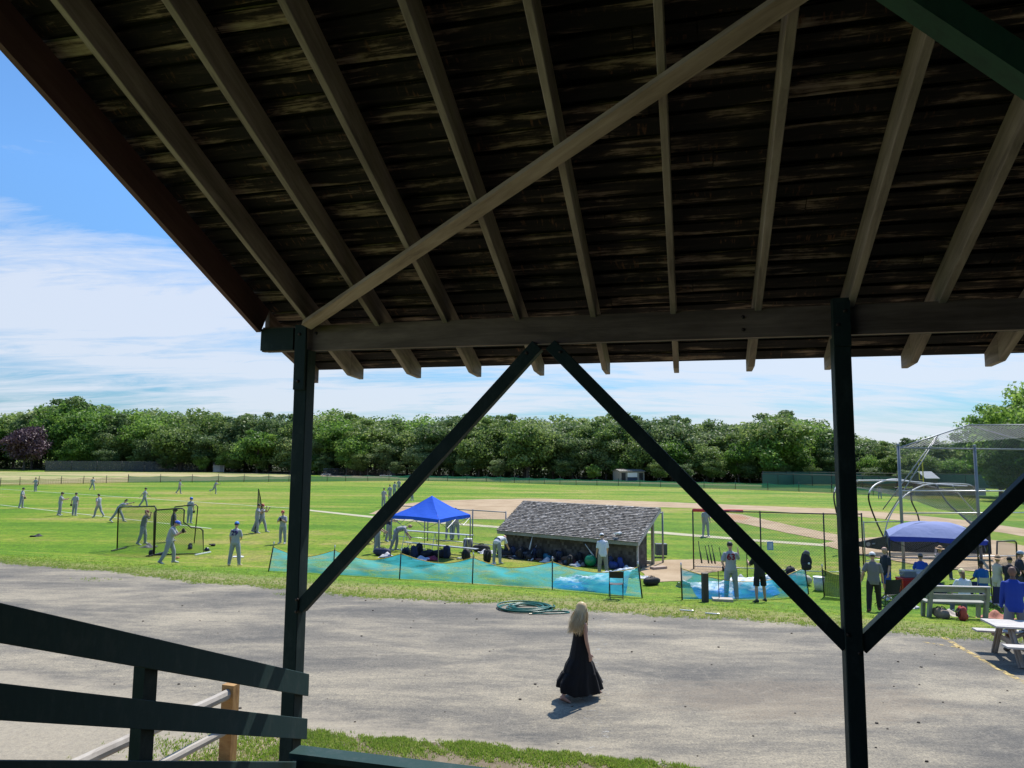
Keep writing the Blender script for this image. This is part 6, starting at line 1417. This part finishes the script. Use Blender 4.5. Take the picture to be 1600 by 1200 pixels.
canopy('blue_canopy', 'bright blue peaked pop up canopy over the benches left of the dugout', c1, HC, .95, m_canb, .16, m_steel, sag=.07)
HC2 = 2.1
c2 = [topz(1389, 838, FIELD + HC2)]; dv = Vector((.90, -.43, 0)).normalized() * 3.15; c2.append(c2[0] + dv); nv = Vector((-dv.y, dv.x, 0)) * .85
canopy('faded_canopy', 'faded lilac blue domed canopy behind the right brace', [c2[0], c2[1], c2[1] + nv, c2[0] + nv], HC2, .42, m_canl, .17, m_blackm, sag=0, flat=.6, cap=False)

# ---- aluminium team benches under the blue canopy
def alu_bench(label, a_, b_, h, w_=.26):
    t = thing('team_bench', label, 'bench'); m_ = MB(); m_.bar(a_ + Z3 * h, b_ + Z3 * h, w_, .045); m_.build('plank', m_alu, t)
    dv = (b_ - a_).normalized(); nv = Vector((-dv.y, dv.x, 0))
    for q in (.08, .5, .92):
        c = a_.lerp(b_, q); m_ = MB(); m_.tube([c - nv * .28 + Z3 * .02, c + Z3 * h, c + nv * .28 + Z3 * .02], .02, 5); m_.tube([c - nv * .3 + Z3 * .02, c + nv * .3 + Z3 * .02], .02, 5); m_.build('leg', m_alu, t)
alu_bench('long aluminium bench, upper rear plank under the blue canopy', at(624, 856), at(738, 866), .95, .3)
alu_bench('long aluminium bench, front plank under the blue canopy', at(632, 861), at(746, 873), .46)
A0 = [(634, 868, 'duffel', DK, 'black duffel bag, left in the shade of the blue canopy'), (646, 872, 'backpack', NV, 'navy backpack under the blue canopy, left of the white cloth'), (655, 868, 'backpack', DK, 'black backpack under the middle of the blue canopy'), (668, 871, 'duffel', DK, 'black duffel bag under the middle of the blue canopy'), (661, 875, 'cloth', (.55, .6, .7), 'white and pale blue jacket on the grass under the blue canopy'),
      (675, 874, 'cloth', (.30, .03, .06), 'dark red jacket on the grass under the blue canopy'), (688, 871, 'duffel', DK, 'black duffel bag right of the dark red jacket'), (698, 872, 'backpack', NV, 'navy backpack right of the dark red jacket'), (728, 877, 'backpack', DK, 'black backpack standing alone right of the blue canopy shade'), (718, 874, 'shoes', (.6, .6, .6), 'pale shoes left of the lone black backpack'),
      (752, 862, 'duffel', DK, 'black bag on the grass right of the blue canopy'), (762, 864, 'cloth', (.6, .6, .62), 'white jacket left of the player bent by the shed'), (761, 878, 'backpack', DK, 'black backpack left of the dugout shed'), (770, 883, 'shoes', (.65, .65, .66), 'white shoes at the feet of the bent player'), (597, 868, 'duffel', NV, 'navy bag at the feet of the player left of the canopy'), (604, 870, 'cloth', (.5, .5, .52), 'grey jacket over the camp chair left of the canopy')]
for u, v, kd, col, lab in A0: bag(u, v, kd, col, lab, k=1.1 if kd != 'shoes' else 1)
p = at(731, 862); t = thing('water_jug', 'grey water jug on the right end of the aluminium bench', 'jug', p + Z3 * .02); m_ = MB(); m_.tube([(0, 0, 0), (0, 0, .55), (0, 0, .6)], [.24, .26, .2], 14); m_.build('body', M((.13, .13, .15)), t, True); m_ = MB(); m_.tube([(0, 0, .6), (0, 0, .66)], .22, 14); m_.build('lid', m_white, t, True)

# ---- chairs
def folding_chair(label, p, rz, seatm, framem, h=.80, group=None):
    t = thing('folding_chair', label, 'folding chair', p, rz, group)       # backrest at -y
    for q in (-1, 1):
        m_ = MB(); m_.tube([(q * .21, .20, 0), (q * .21, .0, .42), (q * .21, -.20, h)], .012, 6); m_.build('leg', framem, t)
        m_ = MB(); m_.tube([(q * .19, -.24, 0), (q * .19, .02, .44)], .012, 6); m_.build('leg', framem, t)
    m_ = MB(); m_.grid(lambda a, b: ((a - .5) * .40, .19 - b * .36, .455 - .015 * math.sin(a * PI)), 6, 5); m_.grid(lambda a, b: ((a - .5) * .40, .19 - b * .36, .435), 6, 5); m_.build('seat', seatm, t, True)
    m_ = MB(); m_.grid(lambda a, b: ((a - .5) * .42, -.145 - .045 * b - .02 * math.sin(a * PI), h - .22 + b * .20), 8, 4); m_.grid(lambda a, b: ((a - .5) * .42, -.155 - .045 * b - .02 * math.sin(a * PI), h - .22 + b * .20), 8, 4); m_.build('backrest', seatm, t, True)
    m_ = MB(); m_.tube([(-.2, .17, .07), (.2, .17, .07)], .009, 5); m_.tube([(-.19, -.2, .07), (.19, -.2, .07)], .009, 5); m_.build('crossbar', framem, t)
    return t
folding_chair('empty black folding chair in front of the long turquoise net', at(963, 936), R(-6), m_black, m_blackm, .86)
whc = M((.55, .58, .62), .6, .1, 6)
folding_chair('left white folding chair under the bright blue shirted sitter', at(1441, 922), -R(24), whc, whc, .82)
folding_chair('right white folding chair under the teal shirted sitter', at(1537, 937), -R(5), whc, whc, .82)
def camp_chair(label, p, rz, col, k=1.0, fm=None):
    t = thing('camp_chair', label, 'camp chair', p, rz); cm = M(tuple(col), .85, .15, 8); fm = fm or m_blackm
    m_ = MB(); m_.grid(lambda a, b: ((a - .5) * .52 * k, (.22 - b * .44) * k, (.42 - .05 * math.sin(a * PI)) * k), 8, 6); m_.build('seat', cm, t, True)
    m_ = MB(); m_.grid(lambda a, b: ((a - .5) * .54 * k, (-.22 - .12 * b - .05 * math.sin(a * PI)) * k, (.40 + b * .48) * k), 8, 6); m_.build('backrest', cm, t, True)
    for q in (-1, 1):
        m_ = MB(); m_.grid(lambda a, b: (q * (.26 + .07 * b) * k, (.24 - a * .50) * k, (.62 - .01 * math.sin(a * PI)) * k), 5, 1); m_.build('armrest', cm, t)
        for (y0_, y1_) in ((.25, -.25), (-.25, .25)): m_ = MB(); m_.tube([(q * .28 * k, y0_ * k, 0), (q * .27 * k, y1_ * k, .42 * k)], .011, 5); m_.build('leg', fm, t)
        m_ = MB(); m_.tube([(q * .28 * k, -.25 * k, .0), (q * .28 * k, -.34 * k, .9 * k)], .011, 5); m_.build('leg', fm, t)
    for y_ in (.25, -.25): m_ = MB(); m_.tube([(-.28 * k, y_ * k, 0.01), (.28 * k, y_ * k, .40 * k)], .010, 5); m_.tube([(.28 * k, y_ * k, 0.01), (-.28 * k, y_ * k, .40 * k)], .010, 5); m_.build('cross_strut', fm, t)
    return t
camp_chair('black camp chair with its back to the stand beside the grey shirted walker', at(1387, 946), R(10), (.016, .016, .02), 1.05)
camp_chair('navy blue camp chair loaded with towels beside the grey plank bench', at(1560, 963), R(-5), (.012, .02, .10), 1.1)
camp_chair('dark camp chair at the left of the blue canopy, partly behind the left brace', at(577, 849), R(15), (.02, .022, .03), 1.0)
bag(1556, 966, 'cloth', (.45, .16, .10), 'orange and pink towel on the seat of the navy camp chair', k=1.2)
# coolers
def cooler(label, p, rz, col, lidc, s_=(.62, .40, .36), z=0):
    t = thing('cooler', label, 'cooler', p + Z3 * z, rz); m_ = MB(); X, Y_, Z_ = s_
    m_.prism8([(-X / 2 * .94, -Y_ / 2 * .94, .0), (X / 2 * .94, -Y_ / 2 * .94, 0), (X / 2 * .94, Y_ / 2 * .94, 0), (-X / 2 * .94, Y_ / 2 * .94, 0), (-X / 2, -Y_ / 2, Z_), (X / 2, -Y_ / 2, Z_), (X / 2, Y_ / 2, Z_), (-X / 2, Y_ / 2, Z_)]); o = m_.build('body', M(tuple(col), .35, .1, 5), t); bv = o.modifiers.new('b', 'BEVEL'); bv.width = .02; bv.segments = 2
    m_ = MB(); m_.box((0, 0, Z_ + .035), (X * 1.02, Y_ * 1.03, .06)); o = m_.build('lid', M(tuple(lidc), .45, .1, 5), t); bv = o.modifiers.new('b', 'BEVEL'); bv.width = .015; bv.segments = 2
    for q in (-1, 1): m_ = MB(); m_.tube([(q * X * .5, -.1, Z_ * .7), (q * (X * .5 + .05), -.09, Z_ * .6), (q * (X * .5 + .05), .09, Z_ * .6), (q * X * .5, .1, Z_ * .7)], .012, 5); m_.build('handle', m_alu, t)
cooler('shiny red cooler between the navy shirted man and the right brace', at(1420, 926), .15, (.50, .012, .02), (.50, .012, .02), (.75, .45, .50))
cooler('small grey cooler standing on top of the red cooler', at(1420, 926), .1, (.17, .18, .24), (.36, .38, .44), (.50, .32, .20), z=.57)
cooler('small white cooler beside the red cooler under the right brace', at(1437, 924), .3, (.6, .62, .65), (.55, .58, .62), (.35, .28, .28), z=.35)
bag(1416, 949, 'cloth', (.45, .45, .46), 'white towel hanging over the arm of the black camp chair', k=.8)
bag(1470, 938, 'backpack', NV, 'navy bag behind the right brace near the plank bench', k=1.1)
# plank bench
p = at(1496, 966); t = thing('plank_bench', 'grey wooden plank bench with backrest under the white shirted sitter', 'bench', p, R(-4))
m_ = MB(); m_.bar((-.95, .0, .46), (.72, 0, .46), .46, .05); m_.build('seat', m_bench, t)
for z, y_, nm in ((.63, -.26, 'backrest_plank'), (.84, -.31, 'backrest_plank')): m_ = MB(); m_.bar((-.95, y_, z), (.74, y_, z), .04, .15); m_.build(nm, m_bench, t)
m_ = MB(); m_.bar((-.97, -.33, .93), (.76, -.33, .93), .12, .03); m_.build('backrest_cap', m_table, t)
for x_ in (-.85, .68):
    m_ = MB(); m_.bar((x_, -.14, 0), (x_, -.35, .92), .09, .12, up=(0, 1, 0)); m_.build('leg', m_bench, t); m_ = MB(); m_.bar((x_, .2, 0), (x_, .14, .44), .09, .10, up=(0, 1, 0)); m_.build('leg', m_bench, t)
bag(1487, 962, 'cloth', (.5, .42, .34), 'beige bag on the grass left under the plank bench', k=.9)
bag(1504, 970, 'backpack', (.42, .06, .05), 'red and white bag under the plank bench', k=.7)
bag(1471, 966, 'duffel', (.25, .19, .14), 'brown bag left of the plank bench', k=.8)
# picnic table at the right edge
pa = at(1568, 1036); t = thing('picnic_table', 'grey wooden picnic table with attached benches on the road at the right edge', 'picnic table', pa + Vector((.85, .10, 0)), R(-12))
for k in range(5): m_ = MB(); m_.bar((-.95, -.31 + k * .155, .74), (1.1, -.31 + k * .155, .74), .145, .038); m_.build('top_plank', m_table, t)
for y_ in (-.72, .72):
    for q in (0, 1): m_ = MB(); m_.bar((-.95, y_ + (q - .5) * .14, .44), (1.1, y_ + (q - .5) * .14, .44), .135, .038); m_.build('bench_plank', m_table, t)
for x_ in (-.62, .78):
    for q in (-1, 1): m_ = MB(); m_.bar((x_, q * .62, 0.0), (x_, q * .22, .72), .04, .12, up=(1, 0, 0)); m_.bar((x_, q * .62, 0.0), (x_, q * .22, .72), .10, .045, up=(1, 0, 0)); m_.build('leg', m_tablel, t)
    m_ = MB(); m_.bar((x_ + .045, -.78, .395), (x_ + .045, .78, .395), .04, .11); m_.build('crossbeam', m_tablel, t)
    m_ = MB(); m_.bar((x_ + .045, -.34, .695), (x_ + .045, .34, .695), .04, .07); m_.build('crossbeam', m_tablel, t)
m_ = MB(); m_.bar((-.58, 0, .40), (0, 0, .70), .09, .04); m_.build('brace', m_tablel, t); m_ = MB(); m_.bar((.74, 0, .40), (.16, 0, .70), .09, .04); m_.build('brace', m_tablel, t)
# garden hose coil
p = at(823, 951); t = thing('garden_hose', 'coiled green garden hose with a loose end lying at the road edge', 'hose', p); random.seed(44)
m_h = M((.012, .12, .085), .35, .2, 6); P = []
for k in range(300):
    a_ = k * .19; lp = k // 33; rr_ = .56 + .17 * math.sin(lp * 2.1 + 1) + .05 * math.sin(a_ * .37); q = min(1, lp / 8)
    P.append(Vector((math.cos(a_) * rr_ + .07 * math.sin(lp * 1.7), math.sin(a_) * rr_ * .88 + .05 * math.cos(lp * 2.3), .018 + .016 * (lp % 5) + .012 * math.sin(a_ * 1.7 + lp))))
m_ = MB(); m_.tube(P, .020, 7); m_.build('coil', m_h, t, True)
m_ = MB(); m_.tube([Vector((q[0], q[1], .016)) for q in ((.1, -.50), (.35, -.48), (.62, -.40), (.90, -.36), (1.12, -.42), (1.14, -.52), (1.0, -.62), (.75, -.68), (.52, -.72), (.28, -.70), (.12, -.74))], .019, 7); m_.build('loose_end', m_h, t, True)
m_ = MB(); m_.tube([(.12, -.74, .016), (.05, -.76, .016)], .02, 7); m_.build('nozzle', M((.5, .4, .2), .4), t)

# ---- backstop with hood at the right
bs = thing('backstop', 'tall grey chain link backstop with slanted mesh hood at the right edge', 'backstop')
B1, B2 = at(1412, 876), at(1533, 874); dB = B2 - B1; B3 = B2 + dB; B4 = B3 + dB
def up_to(p, v):          # height at which a post on p shows at photo row v
    z = p.y * 0 + 0; lo, hi = 0, 12
    for _ in range(30):
        mid_ = (lo + hi) / 2; vv_ = uv_of(p + Z3 * mid_)[1]
        if vv_ > v: lo = mid_
        else: hi = mid_
    return lo
HP = up_to(B1, 700)
for p in (B1, B2, B3, B4): pole(bs, 'post', p, p + Z3 * (HP + .12), .075, m_postg, 10)
for p in (B1, B2, B3): m_ = MB(); m_.ball(p + Z3 * (HP + .15), .09, 8, 6); m_.build('post_cap', m_postg, bs)
for hz_, r_ in ((HP, .04), (up_to(B1, 767), .035), (up_to(B1, 802), .03), (.15, .03)):
    pole(bs, 'rail', B1 + Z3 * hz_, B4 + Z3 * hz_, r_, m_alu if hz_ < HP else m_postg)
m_ = MB(); L_ = (B4 - B1).length; m_.quad(B1, B4, B4 + Z3 * up_to(B1, 767), B1 + Z3 * up_to(B1, 767), uv=[(0, 0), (L_, 0), (L_, 3.5), (0, 3.5)]); m_.build('chain_mesh', m_chain, bs)
m_ = MB(); zz0 = up_to(B1, 767); m_.quad(B1 + Z3 * zz0, B4 + Z3 * zz0, B4 + Z3 * HP, B1 + Z3 * HP, uv=[(0, 0), (L_, 0), (L_, 2.3), (0, 2.3)]); m_.build('chain_mesh', mesh_mat('fine_far_chain', (.30, .31, .32), .10, .006), bs)
nB = Vector((-dB.y, dB.x, 0)).normalized()
K1 = far(1513, 664, B1.y + 2.2); K2 = K1 + Vector((12.0, .6, .15)); T1, T4 = B1 + Z3 * HP, B4 + Z3 * HP
K3 = far(1600, 689, B1.y + 5.0); K4 = K3 + (K3 - K1) * .6
m_ = MB(); Lh = (T4 - T1).length; s1 = (K1 - T1).length
m_.face([T1, T4, K2, K1], uv=[(0, 0), (Lh, 0), (Lh, 2.6), (3.6, 2.6)]); m_.build('hood_mesh', m_hood, bs)
m_ = MB(); m_.face([K1, K2, K4 + Vector((3, 0, 0)), K4], uv=[(0, 0), (12, 0), (12, 3), (3, 3)]); m_.build('hood_mesh', m_hood, bs)
for a_, b_, r_ in ((T1, K1, .035), (K1, K2, .035), (K1, K4, .035), (T1.lerp(K1, .55), B1.lerp(B2, .04) + nB * 1.6 + Z3 * 2.4, .03)): pole(bs, 'hood_bar', a_, b_, r_, m_steel)
pole(bs, 'stay', T1.lerp(K1, .56), B1 + nB * 1.2 + Z3 * 1.9, .03, m_steel); pole(bs, 'stay', K1.lerp(K4, .9), K1.lerp(K4, .9) + Vector((2.5, 0, -3.2)), .03, m_steel)
chain_fence('low chain link fence running left from the backstop', [(1352, 880), (1412, 877)], up_to(B1, 814) , m_chain, m_postg, .03)
# dark windscreen hung low on the backstop
t = thing('windscreen', 'black windscreen sheet hung low behind the faded canopy', 'windscreen'); m_ = MB(); q0, q1, q2 = at(1357, 872) + Vector((0, 2.0, 0)), at(1420, 876) + Vector((0, 1.4, 0)), at(1576, 880) + Vector((0, 1.2, 0))
def zf(p, v): return Vector((p.x, p.y, p.z + up_to(p, v)))
m_.face([zf(q0, 852), zf(q1, 862), zf(q1, 836), zf(q0, 850)]); m_.face([zf(q1, 862), zf(q2, 866), zf(q2, 828), zf(q1, 836)]); so_ = m_.build('sheet', m_black, t); so_.modifiers.new('s', 'SOLIDIFY').thickness = .02
m_ = MB(); m_.tube([zf(q0, 850), zf(q1, 836), zf(q2, 828)], .02, 6); m_.build('top_edge', m_blackm, t)
t = thing('net_screen', 'black framed practice screen beside the black windscreen at the right', 'net screen'); f, A, d = vplane(1556, 900, 1592, 896)
P = [f(1557, 898), f(1558, 846), f(1585, 845), f(1588, 848), f(1590, 896)]; m_ = MB(); m_.tube(P, .035, 7); m_.build('frame', m_blackm, t, True); m_ = MB(); net_face(m_, P, A, d); m_.build('net', m_lnet, t)

# ---- rolling batting cage behind the backstop
bc = thing('batting_cage', 'rolling batting cage with bent white and black tubes and sagging black net', 'batting cage')
Yc = B1.y + 3.0
def hoop(name, pts, Y, r, mats, split=None, n=6):
    P = [far(u, v, Y + dy) for u, v, dy in pts]
    S = []                                   # smooth the bends
    for i in range(len(P) - 1):
        a_, b_, c_, d_ = P[max(i - 1, 0)], P[i], P[i + 1], P[min(i + 2, len(P) - 1)]
        for q in range(5):
            t_ = q / 5; S.append(.5 * ((2 * b_) + (c_ - a_) * t_ + (2 * a_ - 5 * b_ + 4 * c_ - d_) * t_ ** 2 + (3 * b_ - a_ - 3 * c_ + d_) * t_ ** 3))
    S.append(P[-1]); cut = int(len(S) * (split or 1))
    m_ = MB(); m_.tube(S[:cut + 1], r, n); m_.build(name, mats[0], bc, True)
    if split: m_ = MB(); m_.tube(S[cut:], r, n); m_.build(name, mats[1], bc, True)
wt = M((.60, .60, .60), .4, .1, 5)
hoop('hoop', [(1500, 772, 2), (1440, 757, 1.5), (1400, 749, 1), (1372, 755, .5), (1359, 768, 0), (1358, 784, 0), (1368, 812, 0), (1381, 840, 0)], Yc, .045, (wt, m_blackm), .60)
hoop('hoop', [(1395, 762, 3), (1420, 766, 2.5), (1425, 785, 2), (1434, 805, 2), (1440, 835, 2)], Yc, .045, (m_blackm, m_blackm), .5)
hoop('hoop', [(1380, 850, -.6), (1386, 818, -.5), (1400, 790, -.3), (1420, 770, 0), (1450, 757, 1), (1500, 756, 2), (1520, 760, 2), (1528, 775, 2)], Yc, .035, (wt, wt))
hoop('hoop', [(1312, 818, .0), (1307, 800, 0), (1303, 778, 0), (1305, 765, .3), (1312, 757, .6), (1340, 752, 1)], Yc, .045, (m_blackm, wt), .55)
hoop('top_tube', [(1336, 751, .5), (1400, 751, .8), (1460, 756, 1.2), (1512, 760, 1.5)], Yc, .04, (wt, wt))
hoop('side_tube', [(1463, 757, 1), (1480, 785, 1), (1510, 812, 1), (1530, 830, 1)], Yc, .05, (m_postg, m_postg))
hoop('side_tube', [(1488, 758, 1), (1505, 780, 1), (1530, 806, 1), (1545, 815, 1)], Yc, .035, (m_alu, m_alu))
def cagef(x, y):
    u = 1338 + (1528 - 1338) * x; vt = 753 + 8 * x; vb = [762, 770, 775, 782, 797, 803, 828]; q = x * 6; i = min(5, int(q)); b_ = vb[i] + (vb[i + 1] - vb[i]) * (q - i)
    return far(u, vt + (b_ - vt) * y + 2 * math.sin(11 * x + 3 * y), Yc + .8 + 1.2 * math.sin(PI * y) * (1 if x > .1 else .4))
m_ = MB(); m_.grid(cagef, 24, 6, lambda x, y: (x * 7, y * 1.6)); m_.build('net', m_cagenet, bc, True)
p = far(1355.5, 850, Yc - 1); m_ = MB(); m_.tube([p + Vector((0, -.06, 0)), p + Vector((0, .06, 0))], .21, 18); wh = m_.build('wheel', m_black, bc); m_ = MB(); m_.tube([p + Vector((0, -.08, 0)), p + Vector((0, .08, 0))], .11, 12); m_.build('hub', m_steel, wh)
pole(bc, 'axle', p + Vector((.2, 0, 0)), p + Vector((4, .4, .5)), .04, m_steel)
